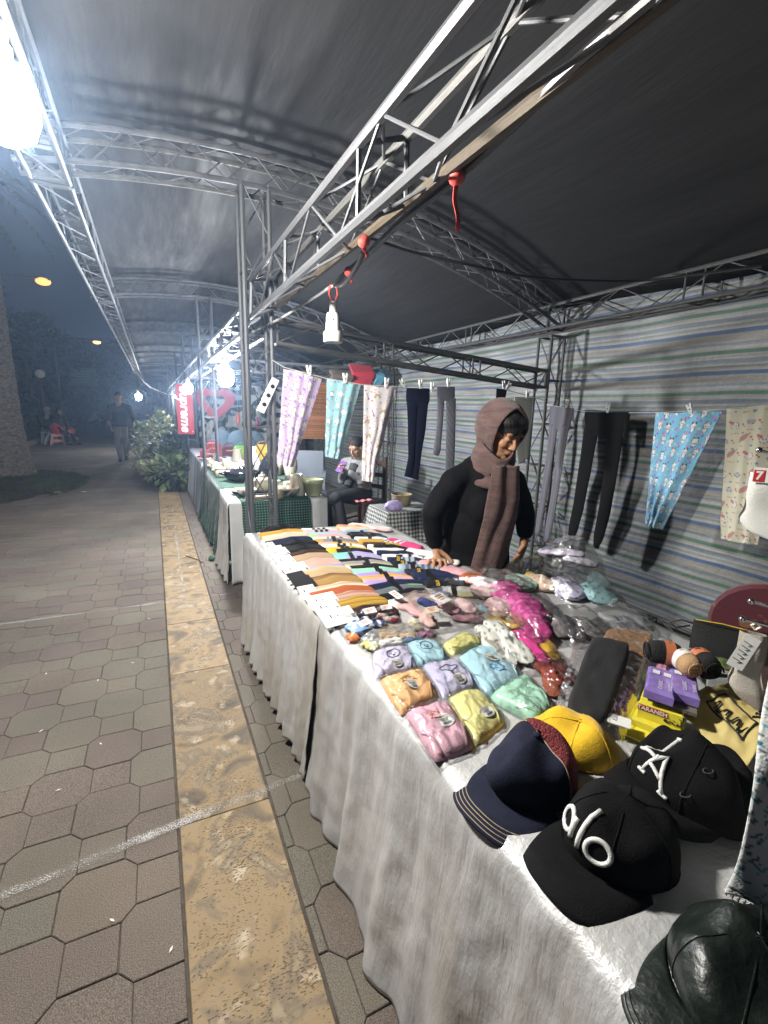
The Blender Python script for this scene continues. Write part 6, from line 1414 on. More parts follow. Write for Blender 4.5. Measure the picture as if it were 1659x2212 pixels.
def red_skirt(root, base, P, V_):
    b = MB(); b.ell(V_['hip'] - base + Vector((-.05, -.02, .05)), (.24, .20, .26), 16, 10); limb(b, [V_['hip'] - base, V_['knl'] - base], [.16, .12]); remeshed(b, 'red_skirt', REDC, root, .02, 3)
figure((-3.12, 20.65, 0), 'seated woman in a black headscarf and red skirt on the pink plastic stool', dict(head=(-3.03, 20.55, 1.19), neck=(-3.05, 20.62, 1.02), hip=(-3.12, 20.65, .50), shr=(-3.24, 20.66, .93), shl=(-2.88, 20.56, .93), elr=(-3.26, 20.60, .66), ell=(-2.83, 20.48, .68), wrr=(-3.0, 20.40, .58), wrl=(-2.78, 20.38, .56), knr=(-2.88, 20.38, .50), knl=(-2.72, 20.45, .50), anr=(-2.86, 20.30, .10), anl=(-2.64, 20.45, .10), tor=(-2.70, 20.22, .04), tol=(-2.46, 20.36, .04)), BLKC, JEANB, scarf=BLKC, vox=.018, facing=(.35, -.9, -.1), group='people sitting along the far path', extra=red_skirt)
DGRN = M('dark_green_coat', (.02, .035, .028), .9); PALE = M('pale_trousers', (.42, .42, .40), .8); OFFW = M('off_white_shirt', (.40, .40, .38), .85)
figure((-3.55, 21.1, 0), 'person in a dark coat and pale headscarf seated behind the woman in red', dict(head=(-3.46, 21.0, 1.20), neck=(-3.47, 21.06, 1.03), hip=(-3.5, 21.1, .50), shr=(-3.66, 21.1, .95), shl=(-3.30, 21.0, .95), elr=(-3.68, 21.0, .68), ell=(-3.22, 20.95, .68), wrr=(-3.4, 20.8, .60), wrl=(-3.15, 20.8, .60), knr=(-3.35, 20.75, .50), knl=(-3.12, 20.85, .50), anr=(-3.55, 20.65, .10), anl=(-2.75, 20.75, .28), tor=(-3.56, 20.5, .04), tol=(-2.58, 20.68, .22)), DGRN, PALE, scarf=M('pale_scarf', (.30, .30, .32), .9), vox=.018, facing=(.3, -.9, -.1), group='people sitting along the far path', shoe=OFFW)
figure((-3.05, 33.0, 0), 'person in a pale shirt slumped on a chair far along the path', dict(head=(-2.98, 33.0, 1.08), neck=(-3.1, 33.0, .95), hip=(-3.3, 33.0, .50), shr=(-3.15, 33.2, .88), shl=(-3.15, 32.8, .88), elr=(-3.0, 33.2, .62), ell=(-3.0, 32.8, .62), wrr=(-2.8, 33.1, .58), wrl=(-2.8, 32.9, .58), knr=(-2.85, 33.1, .50), knl=(-2.85, 32.9, .50), anr=(-2.7, 33.1, .10), anl=(-2.6, 32.9, .10), tor=(-2.55, 33.1, .04), tol=(-2.45, 32.9, .04)), OFFW, TEAL, vox=.02, facing=(.9, -.3, -.3), group='people sitting along the far path')
figure((-2.75, 34.2, 0), 'second slumped person sitting beyond the one in the pale shirt', dict(head=(-2.35, 34.2, 1.18), neck=(-2.42, 34.2, 1.0), hip=(-2.5, 34.2, .50), shr=(-2.45, 34.4, .92), shl=(-2.45, 34.0, .92), elr=(-2.3, 34.4, .66), ell=(-2.3, 34.0, .66), wrr=(-2.1, 34.3, .58), wrl=(-2.1, 34.1, .58), knr=(-2.05, 34.3, .50), knl=(-2.05, 34.1, .50), anr=(-2.0, 34.3, .10), anl=(-1.9, 34.1, .10), tor=(-1.8, 34.3, .04), tol=(-1.7, 34.1, .04)), KHAKI, TEAL, vox=.02, facing=(.8, -.5, -.3), group='people sitting along the far path')
# ------------------------------------------------------------------ ceramics stall beyond the nearest post
WHITEC = M('white_cotton', (.55, .55, .54), .85, var=.08, vscale=8, bump=.3, bscale=14); GREENC = M('bottle_green_cloth', (.012, .060, .034), .85, var=.25, vscale=14, bump=.4, bscale=120, sheen=.2)
table(3.98, 4.64, .54, 1.32, .694, 'small table hidden under the white cloth of the ceramics stall'); table(4.74, 6.60, .57, 1.40, .694, 'long table hidden under the green cloth of the ceramics stall')
drape('tablecloth', .505, .53, 3.92, 4.66, 1.34, .70, .50, .47, .02, .02, 21, 4, .022, WHITEC, 'plain white cloth on the small ceramics table beside the nearest post', endskirt=-1, nu=70)
drape('tablecloth', .545, .535, 4.70, 6.62, 1.42, .704, .49, .475, .05, .03, 25, 9, .016, GREENC, 'long bottle green cloth on the ceramics table behind', endskirt=-1, nu=110)
cl = []; b = MB()
def runner(u, v):
    x = .60 + .58 * u
    if v < .45: p = (x, 4.60 - .66 * v / .45, .709 + .002 * nz(u * 8, v * 8))
    else:
        t = (v - .45) / .55; p = (x + .01 * nz(v * 4, u * 3), 3.895 - .06 * t - .014 * math.sin(u * 17) * t, .705 - .36 * t)
    dot = v > .46 and (u * 26) % 1 < .24 and (v * 30) % 1 < .22
    cl.append((.30, .36, .33) if dot else (.012, .055, .032)); return p
b.grid(runner, 130, 120, flip=True); o = b.build('table_runner', PRINT, smooth='all', solid=.003); setprint(o, cl); tag(o, 'green runner with pale dots hanging over the end of the white cloth', 'table runner')
IVORY = (.44, .41, .32)
def pot(name, x, y, prof, label, cat, z=.71, col=IVORY, deco=None, group='painted ceramics on the stall', lid=None, handle=None, n=22, dark=None):
    root = empty(name, (x, y, z), random.uniform(0, 6), label, cat, group)
    b = MB(); b.lathe(prof, n=n); o = b.build('body', GLAZE, root, smooth='all')
    H_ = max(p[1] for p in prof)
    cs = []
    for i, v in enumerate(o.data.vertices):
        a = i % n; c = col; h = v.co.z / H_
        if deco == 'stripes' and .2 < h < .85 and a % 4 == 0: c = dark or (.02, .02, .03)
        if deco == 'birds' and .25 < h < .85 and nz(a * .9, h * 6, x * 9) > .25: c = dark or (.03, .03, .04)
        if deco == 'flutes': c = tuple(k * (.62 if a % 2 else 1) for k in col)
        if deco == 'band' and .45 < h < .62: c = dark or (.35, .3, .2)
        cs.append(c)
    setprint(o, cs)
    if lid: q_ = MB().lathe([(lid, H_ * .98), (lid * .9, H_ * 1.06), (lid * .5, H_ * 1.14), (.010, H_ * 1.18), (.012, H_ * 1.25), (.002, H_ * 1.28)], n=n).build('lid', GLAZE, root, smooth='all'); solidprint(q_, col)
    if handle:
        r_, h0, h1 = handle; q_ = MB().tube([(r_, 0, h1), (r_ + .03, 0, h1 + .004), (r_ + .036, 0, (h0 + h1) / 2), (r_ + .025, 0, h0), (r_ * .98, 0, h0)], .006, 7).build('handle', GLAZE, root, smooth='all'); solidprint(q_, col)
    return root
BOWL = lambda r, h: [(r * .35, 0), (r * .4, .004), (r * .78, h * .4), (r * .97, h * .8), (r, h), (r * .95, h), (r * .75, h * .45), (.01, h * .2)]
CUP = lambda r, h: [(r * .8, 0), (r * .9, .006), (r, h * .5), (r, h), (r * .93, h), (r * .9, h * .3), (.01, h * .12)]
pot('bowl', .685, 4.16, BOWL(.085, .065), 'small ivory bowl with black bands at the left end of the runner', 'bowl', deco='stripes')
pot('pestle', .685, 4.16, [(.014, .02), (.012, .09), (.015, .10), (.01, .135), (.002, .138)], 'pale green pestle standing in the banded bowl', 'pestle', col=(.52, .55, .40))
pot('plate', .70, 4.32, [(.10, .02), (.13, .03), (.132, .034), (.10, .026), (.01, .022)], 'cream plate behind the banded bowl', 'plate', deco='birds', dark=(.5, .28, .25))
pot('bowl', 1.00, 4.03, BOWL(.115, .085), 'large bowl with black painted strokes right of the post', 'bowl', deco='birds')
pot('jug', 1.11, 4.09, [(.075, 0), (.078, .01), (.068, .08), (.055, .16), (.056, .19), (.050, .19), (.045, .1), (.01, .03)], 'tall tapering ivory jug with small painted birds', 'jug', deco='birds', dark=(.25, .12, .1), handle=(.06, .05, .15))
pot('cup', 1.24, 4.28, CUP(.048, .085), 'white mug with a dark moustache motif', 'mug', col=(.66, .66, .64), deco='birds', handle=(.046, .02, .065))
pot('flower_pot', 1.25, 4.05, [(.062, 0), (.066, .005), (.082, .11), (.092, .112), (.094, .145), (.088, .145), (.075, .03), (.01, .02)], 'pale green flower pot at the right end of the white cloth', 'flower pot', col=(.42, .44, .25), deco='band', dark=(.46, .36, .2))
pot('cup', 1.10, 4.32, CUP(.05, .09), 'ivory cup behind the tall jug', 'cup', deco='birds')
pot('teapot', .86, 4.34, [(.05, 0), (.085, .03), (.10, .075), (.085, .12), (.04, .14), (.01, .145)], 'ivory teapot with black script seen through the post', 'teapot', deco='birds', lid=.04, handle=(.085, .04, .11))
pot('cup', .98, 4.36, CUP(.05, .10), 'plain ivory beaker beside the teapot', 'cup')
o = MB().prism([(-.16, -.05), (-.05, -.075), (.02, -.06), (.10, -.075), (.16, -.04), (.15, .05), (.04, .06), (-.12, .055)], .03, bev=.005).build('serving_board', M('pale_wood', (.50, .38, .24), .6, var=.15, vscale=20, stretch=(1, 8, 1)), smooth=False); o.location = (.80, 4.02, .712); tag(o, 'wavy pale wooden board at the front of the runner', 'serving board')
# black casserole and vases on the green table
root = empty('casserole', (.80, 5.10, .712), label='round glossy black casserole dish on the green cloth', cat='casserole')
BG = M('black_glaze', (.012, .012, .016), .12, coat=.4)
MB().lathe([(.12, 0), (.17, .03), (.185, .075), (.18, .085), (.19, .09), (.17, .105), (.10, .125), (.03, .13), (.03, .145), (.01, .15)], n=28).build('pot', BG, root, smooth='all')
for a in (0, PI): MB().tube([(.18 * math.cos(a), -.05, .075), (.225 * math.cos(a), 0, .08), (.18 * math.cos(a), .05, .075)], .012, 8).build('handle', BG, root, smooth='all')
root = empty('vase', (1.07, 5.05, .71), label='bulbous black vase right of the casserole', cat='vase'); MB().lathe([(.06, 0), (.10, .06), (.11, .13), (.07, .22), (.03, .27), (.032, .29)], n=22).build('body', BG, root, smooth='all')
VASE = [(.055, 0), (.06, .01), (.078, .09), (.08, .16), (.07, .20), (.045, .22), (.01, .225)]
for k, (x, y) in enumerate([(1.24, 5.45), (1.33, 5.60), (1.37, 5.30)]): pot('jar', x, y, VASE, ['smooth ivory jar at the back of the green table, left of three', 'smooth ivory jar, middle of three', 'smooth ivory jar nearest the seated woman'][k], 'jar', group='smooth ivory jars', deco='birds' if k == 2 else None, dark=(.2, .2, .2))
k = 0
places = ['front corner', 'front edge', 'far corner', 'middle', 'back', 'centre']
for iy in range(5):
    for ix in range(4):
        x, y = .63 + .17 * ix + random.uniform(-.02, .02), 5.42 + .24 * iy + random.uniform(-.03, .03)
        t = (ix + 2 * iy) % 4
        lab = '%s in column %s, row %s of the crowded ceramics on the green cloth' % (['ivory lidded pot', 'striped ivory cup', 'small ivory bowl', 'ivory painted beaker'][t], ['one', 'two', 'three', 'four'][ix], ['one', 'two', 'three', 'four', 'five'][iy])
        if t == 0: pot('lidded_pot', x, y, [(.05, 0), (.062, .03), (.065, .09), (.06, .10)], lab, 'pot', deco='stripes', lid=.07, dark=(.3, .22, .15))
        elif t == 1: pot('cup', x, y, CUP(.052, .11), lab, 'cup', deco='stripes', dark=(.25, .2, .15))
        elif t == 2: pot('bowl', x, y, BOWL(.075, .06), lab, 'bowl', deco='birds')
        else: pot('beaker', x, y, CUP(.05, .12), lab, 'beaker', deco='birds')
pot('fluted_vase', .97, 6.52, [(.07, 0), (.075, .02), (.065, .12), (.052, .20), (.058, .22), (.05, .22), (.01, .05)], 'tall fluted ivory vase at the far end of the green cloth', 'vase', deco='flutes', n=28)
pot('fish_jar', 1.04, 5.75, [(.05, 0), (.08, .05), (.085, .12), (.06, .2), (.03, .26), (.05, .3), (.01, .31)], 'white jar with a fluted black-painted lid', 'jar', col=(.66, .66, .66), deco='birds')
o = MB().box((0, 0, .02), (.20, .26, .04)).build('book', plain((.04, .035, .03), .5), smooth=False); o.location = (1.38, 5.0, .712); o.rotation_euler = (0, 0, .2); tag(o, 'dark flat book at the right end of the green cloth', 'book')
# chairs
DWOOD = M('dark_chair_wood', (.045, .022, .015), .4, var=.3, vscale=12, stretch=(1, 1, .2))
def chair(base, rz, label):
    root = empty('chair', base, rz, label, 'chair')
    MB().box((0, 0, .42), (.42, .42, .035)).build('seat', DWOOD, root, smooth=False)
    for sx in (-1, 1):
        MB().box((sx * .19, -.19, .20), (.035, .035, .40)).build('leg', DWOOD, root, smooth=False); MB().box((sx * .19, .20, .47), (.035, .03, .94)).build('leg', DWOOD, root, smooth=False)
        MB().box((sx * .19, 0, .18), (.02, .36, .02)).build('stretcher', DWOOD, root, smooth=False)
    for z in (.58, .72, .86): MB().box((0, .20, z), (.36, .02, .05)).build('back_slat', DWOOD, root, smooth=False)
    return root
chair((2.18, 5.12, 0), R(-62), 'dark wooden chair under the seated woman')
b = MB(); b.grid(lambda u, v: (2.02 + .30 * u, 4.86 + .12 * v + .1 * u, .452 + .006 * math.sin(u * 20) + (-.09 * (u - .75) * 4 if u > .75 else 0)), 20, 8); o = b.build('folded_shawl', PRINT, smooth='all', solid=.006); solidprint(o, (.60, .22, .24)); tag(o, 'salmon pink cloth folded over the seat of the dark chair', 'cloth')
root = empty('armchair', (1.66, 5.75, 0), R(-20), 'grey plastic armchair behind the green table', 'chair'); GP = M('grey_plastic', (.13, .15, .18), .5)
MB().box((0, 0, .43), (.46, .44, .03)).build('seat', GP, root, smooth=False); MB().box((0, .22, .70), (.46, .03, .5)).build('backrest', GP, root, smooth=False)
for sx in (-1, 1):
    MB().box((sx * .24, 0, .68), (.06, .46, .03)).build('armrest', GP, root, smooth=False); MB().box((sx * .24, -.20, .34), (.05, .05, .66)).build('leg', GP, root, smooth=False); MB().box((sx * .22, .20, .21), (.05, .05, .42)).build('leg', GP, root, smooth=False)
# gingham table with basket and lilac bag
table(3.60, 3.98, 1.78, 2.28, .594, 'low table hidden under the gingham cloth')
cl = []; b = MB()
def gq(u, v): a, c = int(u) % 2, int(v) % 2; return (.03, .04, .04) if a and c else ((.20, .21, .20) if a or c else (.58, .58, .55))
def ging(u, v):
    # unrolled square cloth: centre lies on the top, the borders hang
    X, Y = (u - .5) * 1.06, (v - .5) * .96; hx, hy = .26, .20
    x, y, z = max(-hx, min(hx, X)), max(-hy, min(hy, Y)), .605
    ox, oy = abs(X) - hx, abs(Y) - hy; d = max(ox, oy, 0)
    if d > 0: z -= d; x += math.copysign(.05 * d / .25 * (ox > 0), X) + .012 * math.sin(Y * 40) * (ox > oy) * d * 4; y += math.copysign(.05 * d / .25 * (oy > 0), Y) + .012 * math.sin(X * 40) * (oy >= ox) * d * 4
    cl.append(gq(u * 62, v * 56)); return (2.03 + x, 3.78 + y, z)
b.grid(ging, 124, 112); o = b.build('tablecloth', PRINT, smooth='all', solid=.003); setprint(o, cl); tag(o, 'black and white gingham cloth on the low table left of the standing woman', 'tablecloth', 'cloths over the stall tables')
root = empty('basket', (2.05, 3.86, .61), label='round woven basket on the gingham cloth', cat='basket'); WK = M('pale_wicker', (.34, .27, .16), .8, var=.35, vscale=60, bump=.9, bscale=90, stretch=(1, 1, 4))
MB().lathe([(.075, 0), (.085, .005), (.095, .09), (.098, .10), (.09, .10), (.08, .01), (.01, .008)], n=24).build('bowl', WK, root, smooth='all'); MB().tube([(.096 * math.cos(a), .096 * math.sin(a), .10) for a in [2 * PI * i / 24 for i in range(25)]], .006, 6).build('rim', WK, root)
b = MB(); b.ell((0, 0, .04), (.09, .06, .055), 20, 12); o = b.build('plastic_bag', M('lilac_bag', (.42, .34, .60), .35, var=.3, vscale=30, bump=1., bscale=24), smooth='all'); o.location = (1.87, 3.66, .605); tag(o, 'crumpled lilac plastic bag next to the basket', 'plastic bag')
root = empty('carton', (2.33, 3.72, 0), R(12), 'white printed carton on the ground beside the gingham table', 'carton'); MB().box((0, 0, .15), (.22, .25, .30)).build('box', plain((.45, .44, .42), .7), root, smooth=False)
for z in (.22, .16, .10): MB().box((-.111, 0, z), (.002, .12, .025)).build('print', INK, root, smooth=False); MB().box((0, -.126, z), (.10, .002, .025)).build('print', INK, root, smooth=False)
# bamboo blind, blankets on the rack
root = empty('bamboo_blind', (1.93, 6.05, 1.10), label='brown bamboo blind hanging at the back of the ceramics stall', cat='blind'); BAM = obj_rand(M('bamboo', (.20, .085, .035), .6, var=.4, vscale=9, stretch=(.3, 1, 1)), .45)
for k in range(62): rod('slat', (-.26, 0, .012 * k), (.22, random.uniform(-.004, .004), .012 * k + random.uniform(-.003, .003)), .0055, BAM, root)
for k, (x, c, l, w_, h) in enumerate([(2.22, (.10, .07, .05), 'brown folded blanket on the back rack', .30, .15), (2.50, (.42, .02, .04), 'red folded blanket on the back rack', .32, .24), (2.75, (.10, .28, .38), 'turquoise folded towel on the back rack', .12, .2), (2.86, (.03, .06, .09), 'dark teal folded towel at the end of the back rack', .12, .2)]):
    b = MB(); b.grid(lambda u, v: (x + w_ * (u - .5), 5.98 + .02 * math.sin(v * 9) - .07 * math.sin(PI * v), 1.82 + h * v + .012 * nz(u * 4, v * 5, k)), 14, 14); o = b.build('blanket', plain(c, .9), smooth='all', solid=.03); tag(o, l, 'blanket', 'blankets on the back rack')
rod_ = empty('rack_bar', (2.2, 6.0, 1.82), label='steel bar carrying the blankets', cat='bar'); rod('tube', (-.25, 0, 0), (.78, 0, 0), .012, STEEL_DULL, rod_)
# power strip tied to the nearest post
root = empty('power_strip', (.635, 2.975, 1.535), label='white power strip tied slantwise to the nearest post', cat='power strip'); Ms = Matrix.Rotation(.45, 4, 'Y')
MB().box((0, 0, 0), (.042, .03, .22), Ms).build('case', WHITEPL, root, smooth=False)
for k in (-.06, 0, .06): MB().lathe([(.013, 0), (.013, .003)], Ms @ Vector((0, -.0155, k)), 14, Matrix.Rotation(PI / 2, 3, 'X')).build('outlet', BLACK, root)
# ------------------------------------------------------------------ third stall: bags, sign, heart
table(6.74, 8.96, .55, 1.3, .734, 'table hidden under hanging cloths below the bags')
cl = []; b = MB()
def strip_c(u): return [(.36, .48, .62), (.50, .50, .48), (.36, .33, .29), (.52, .52, .50), (.20, .28, .42), (.50, .52, .55)][int(u * 11) % 6]
def fr3(u, v):
    y = 6.70 + 2.3 * u
    cl.append(strip_c(u) if v > .3 else ((.45, .28, .3) if nz(u * 60, v * 40) > .1 else (.28, .35, .4)))
    if v < .3: return (1.32 - (1.32 - .53) * v / .3, y, .745 + .006 * nz(u * 20, v * 9))
    t = (v - .3) / .7; return (.53 - .05 * t - .03 * t * math.sin(u * 70), y, .74 - .71 * t + .03 * nz(u * 12, 1) * t)
b.grid(fr3, 160, 40); b.grid(lambda u, v: (cl.append((.50, .50, .48)), (.53 + .79 * u, 6.70 - .02 * v, .74 - .71 * v))[1], 6, 6, flip=True); o = b.build('tablecloth', PRINT, smooth='all', solid=.003); setprint(o, cl); tag(o, 'blue, white and beige striped fabrics hanging over the third table', 'tablecloth', 'cloths over the stall tables')
def bag(x, y, w_, h, d, c, label, z=.75):
    root = empty('handbag', (x, y, z), R(random.uniform(-15, 15)), label, 'bag', 'bags on the third table')
    b = MB(); pr = [(-w_ / 2, 0), (w_ / 2, 0), (w_ * .46, h * .8), (w_ * .36, h), (-w_ * .36, h), (-w_ * .46, h * .8)]
    b.prism(pr, d, M=Matrix.Translation((0, d / 2, 0)) @ Matrix.Rotation(PI / 2, 4, 'X'), bev=.02); b.build('body', plain(c, .6, .3), root, smooth=False)
    MB().tube([(w_ * .3 * math.cos(a), 0, h + w_ * .18 * math.sin(a)) for a in [PI * i / 10 for i in range(11)]], .007, 6).build('strap', plain(tuple(q_ * .6 for q_ in c), .6), root)
    MB().box((0, -d / 2 - .003, h * .6), (w_ * .5, .004, .012)).build('zip', GOLDINK, root, smooth=False)
for x, y, w_, h, d, c, l in [(.63, 7.0, .16, .14, .1, (.40, .02, .05), 'small red bag at the front of the third table'), (.78, 7.5, .22, .2, .1, (.45, .03, .04), 'tall red bag in the middle of the third table'), (.98, 7.35, .24, .16, .12, (.08, .01, .03), 'maroon bag on the third table'), (1.12, 7.1, .22, .18, .1, (.14, .36, .06), 'lime green bag on the third table'), (1.36, 6.75, .26, .22, .1, (.60, .36, .04), 'mustard yellow bag at the right of the third table')]: bag(x, y, w_, h, d, c, l)
for k, (x, y) in enumerate([(.98, 8.2), (1.22, 8.0), (1.42, 7.8)]):
    root = empty('round_cushion', (x, y, .76), label='slate blue round cushion, %s of three behind the bags' % ['left', 'middle', 'right'][k], cat='cushion', group='slate blue cushions'); MB().lathe([(.005, -.05), (.13, -.045), (.17, -.02), (.175, 0), (.17, .02), (.13, .045), (.005, .05)], (0, 0, .18), 24, Matrix.Rotation(R(78), 3, 'X')).build('cover', plain((.07, .11, .15), .9), root, smooth='all'); MB().tube([(.176 * math.cos(a), .03 * math.sin(a), .18 + .172 * math.sin(a)) for a in [2 * PI * i / 24 for i in range(25)]], .006, 5).build('piping', plain((.04, .06, .09), .9), root)
for k in range(14):
    o = MB().box((0, 0, .012), (random.uniform(.08, .16), random.uniform(.06, .1), .024)).build('purse', plain(random.choice([(.4, .1, .12), (.45, .42, .36), (.1, .2, .35), (.5, .35, .1), (.12, .1, .1), (.35, .15, .3)]), .6), smooth=False); o.location = (.60 + .16 * (k % 4), 6.82 + .16 * (k // 4), .752); o.rotation_euler = (0, 0, random.uniform(0, 3)); tag(o, 'small purse in column %s, row %s on the near end of the third table' % (['one', 'two', 'three', 'four'][k % 4], ['one', 'two', 'three', 'four'][k // 4]), 'purse', 'small purses')
REDS = M('red_board', (.34, .008, .022), .6)
root = empty('lettered_sign', (.50, 9.06, .99), R(-4), 'upright red board with white italic lettering on the third post', 'sign')
MB().prism([(-.135, 0), (.135, 0), (.135, .85), (-.135, .85)], .02, M=Matrix.Translation((0, .01, 0)) @ Matrix.Rotation(PI / 2, 4, 'X'), bev=.003).build('board', REDS, root, smooth=False)
SIGNW = M('sign_white', (.75, .72, .72), .5)
text_obj('Supreme', .215, SIGNW, root, (-.005, -.0125, .43), Euler((PI / 2, PI / 2, 0)), .0008, .006, shear=.22)
MB().box((.105, -.0125, .05), (.012, .002, .022)).build('mark', SIGNW, root, smooth=False)
root = empty('heart_sign', (1.06, 9.6, 1.15), R(-6), 'large red heart-shaped cut-out hanging behind the posts', 'heart sign')
hp = lambda t, s_: (s_ * 16 * math.sin(t) ** 3 / 16, s_ * (13 * math.cos(t) - 5 * math.cos(2 * t) - 2 * math.cos(3 * t) - math.cos(4 * t)) / 16)
b = MB(); n = 48
for zz in (-.03, .03):
    for s_ in (.36, .175): b.v += [(hp(2 * PI * i / n, s_)[0], zz, .40 + hp(2 * PI * i / n, s_)[1] + (.0 if s_ > .3 else .01)) for i in range(n)]
for i in range(n):
    j = (i + 1) % n
    for f_ in ((i, j, n + j, n + i), (2 * n + j, 2 * n + i, 3 * n + i, 3 * n + j), (j, i, 2 * n + i, 2 * n + j), (n + i, n + j, 3 * n + j, 3 * n + i)): b.f.append(list(f_)); b.mi.append(0)
b.build('heart', REDS, root, smooth=False); rod('hanging_wire', (0, 0, .72), (0, 0, .95), .003, STEEL, root)
# leafy backdrop curtain
cl = []; b = MB(); b.grid(lambda u, v: (cl.append((.02, .035, .025) if nz(u * 14, v * 14, 5) > .0 else (.40, .40, .37)), (.78 + 1.9 * u, 9.95 + .05 * math.sin(u * 40), .45 + 1.5 * v))[1], 160, 110); o = b.build('backdrop_curtain', PRINT, smooth='all', solid=.004); setprint(o, cl); tag(o, 'pale curtain with dark leaf print behind the heart sign', 'curtain')
for k, (x, y, z, c) in enumerate([(1.42, 9.3, 1.28, (.55, .10, .06)), (1.60, 9.3, 1.40, (.12, .16, .2)), (1.75, 9.2, 1.2, (.35, .05, .12))]):
    root = empty('hanging_ornament', (x, y, z), label=['orange', 'dark grey', 'crimson'][k] + ' ornament hanging beside the heart sign', cat='ornament'); MB().lathe([(.002, -.12), (.03, -.10), (.04, 0), (.02, .06), (.03, .10), (.002, .12)], n=10).build('body', plain(c, .6), root); rod('cord', (0, 0, .12), (0, 0, .55), .002, LINEC, root)
# more lattice and a dark back curtain close the row of far stalls
b = MB(); b.grid(lambda u, v: (2.9 + .04 * math.sin(v * 50), 9.9 + 18 * u, .02 + 2.2 * v), 40, 6); tag(b.build('dark_curtain', plain((.03, .035, .045), .9), smooth='all', solid=.01), 'dark curtain closing the back of the distant stalls', 'curtain')
root = empty('light_box', (.72, 15.9, 1.55), label='tall narrow lit white sign among the distant plants', cat='lit sign'); MB().box((0, 0, 0), (.14, .06, .95)).build('case', STEEL_DULL, root, smooth=False); MB().box((0, -.033, 0), (.12, .004, .90)).build('panel', glow('lit_panel', (.85, .92, 1), 2.2), root, smooth=False)
for z in (.15, -.12): MB().box((0, -.037, z), (.07, .002, .05)).build('print', REDINK, root, smooth=False)
# ------------------------------------------------------------------ plants, trees, people's stools, street lamps, cables
def leafy(name, root, mat, n, c, r, size, seed, droop=.2, up=.3, shape='oval'):
    rd = random.Random(seed); b = MB()
    for _ in range(n):
        while True:
            p = Vector((rd.uniform(-1, 1), rd.uniform(-1, 1), rd.uniform(-1, 1)))
            if .25 < p.length < 1: break
        k = nz(p.x * 2.2, p.y * 2.2, p.z * 2.2 + seed)
        if k < -.12: continue
        pos = Vector(c) + Vector((p.x * r[0], p.y * r[1], p.z * r[2]))
        d = (Vector((p.x, p.y, p.z * .6 + up)) + Vector((rd.uniform(-.7, .7), rd.uniform(-.7, .7), rd.uniform(-.7, .5)))).normalized()
        s_ = d.cross(Vector((rd.uniform(-.4, .4), rd.uniform(-.4, .4), 1))).normalized(); L = size * rd.uniform(.6, 1.3); w_ = L * (.30 if shape == 'oval' else .12)
        nn = s_.cross(d) * L * droop
        b.add([pos, pos + d * L * .5 + s_ * w_, pos + d * L - nn * .6, pos + d * L * .5 - s_ * w_], [(0, 1, 2), (0, 2, 3)])
    o = b.build(name, mat, root, smooth=False); return o
LEAF = obj_rand(M('leaf', (.06, .10, .032), .5, var=.5, vscale=9, col2=(.20, .26, .10)), .2)
LEAFY = M('variegated_leaf', (.14, .20, .06), .5, var=.5, vscale=16, col2=(.60, .58, .34)); NIGHTLEAF = M('tree_leaf', (.030, .045, .022), .7, var=.6, vscale=.9, col2=(.055, .075, .035))
POTB = M('black_pot', (.015, .015, .017), .5, var=.2, vscale=20); POTW = M('white_pot', (.40, .40, .38), .6, var=.15, vscale=12); POTT = M('ochre_pot', (.35, .20, .06), .6, var=.2, vscale=15); PET = M('pink_petals', (.62, .28, .20), .6, var=.4, vscale=25, col2=(.65, .5, .3))
def plant(x, y, r, h, mat, pm, label, seed, ps=.14, n=150, size=.16, blooms=0, blades=0, z=0.):
    root = empty('potted_plant', (x, y, z), label=label, cat='plant', group='potted plants by the path'); rd = random.Random(seed)
    MB().lathe([(ps * .72, 0), (ps * .76, .005), (ps, ps * 1.6), (ps * 1.06, ps * 1.62), (ps * 1.06, ps * 1.8), (ps * .95, ps * 1.8), (ps * .9, ps * 1.55), (.01, ps * 1.5)], n=18).build('pot', pm, root)
    b = MB(); st_ = ps * 1.5
    for k in range(9):
        a = rd.uniform(0, 6.3); q_ = Vector((math.cos(a) * r * .6, math.sin(a) * r * .6, h * rd.uniform(.5, .95))); b.tube([(0, 0, st_), Vector((q_.x * .3, q_.y * .3, st_ + (q_.z - st_) * .6)), q_], [.008, .006, .003], 5)
    b.build('stem', LEAF, root)
    leafy('foliage', root, mat, n, (0, 0, h * .66), (r, r, h * .45), size, seed)
    for k in range(blades):
        a = rd.uniform(0, 6.3); L = rd.uniform(.35, .6); d = Vector((math.cos(a), math.sin(a), 0)); p = [Vector((0, 0, st_)) + d * L * t * .8 + Vector((0, 0, L * (1.5 * t - 1.1 * t * t))) for t in [i / 8 for i in range(9)]]; s_ = Vector((-d.y, d.x, 0)); wv = [.02 * math.sin(PI * min(.97, max(.06, t))) ** .6 for t in [i / 8 for i in range(9)]]
        q_ = MB(); q_.add([p[i] + s_ * wv[i] for i in range(9)] + [p[i] - s_ * wv[i] for i in range(9)], [(i, i + 1, i + 10, i + 9) for i in range(8)]); q_.build('blade', mat, root, smooth='all')
    for k in range(blooms):
        a = rd.uniform(0, 6.3); c = Vector((r * .8 * math.cos(a), r * .8 * math.sin(a), h * rd.uniform(.55, 1.08))); q_ = MB()
        for j in range(9):
            d = Vector((math.cos(j * .7), math.sin(j * .7), .5 + .3 * (j % 2))).normalized() * .055; s_ = d.cross(Vector((0, 0, 1))).normalized() * .025; q_.add([c, c + d * .6 + s_, c + d, c + d * .6 - s_], [(0, 1, 2, 3)])
        q_.build('bloom', PET, root, smooth=False)
    return root
plant(.24, 9.05, .30, .50, LEAF, POTB, 'broad-leaved plant in a large black pot at the foot of the third post', 1, ps=.17, n=170, size=.2, blades=16)
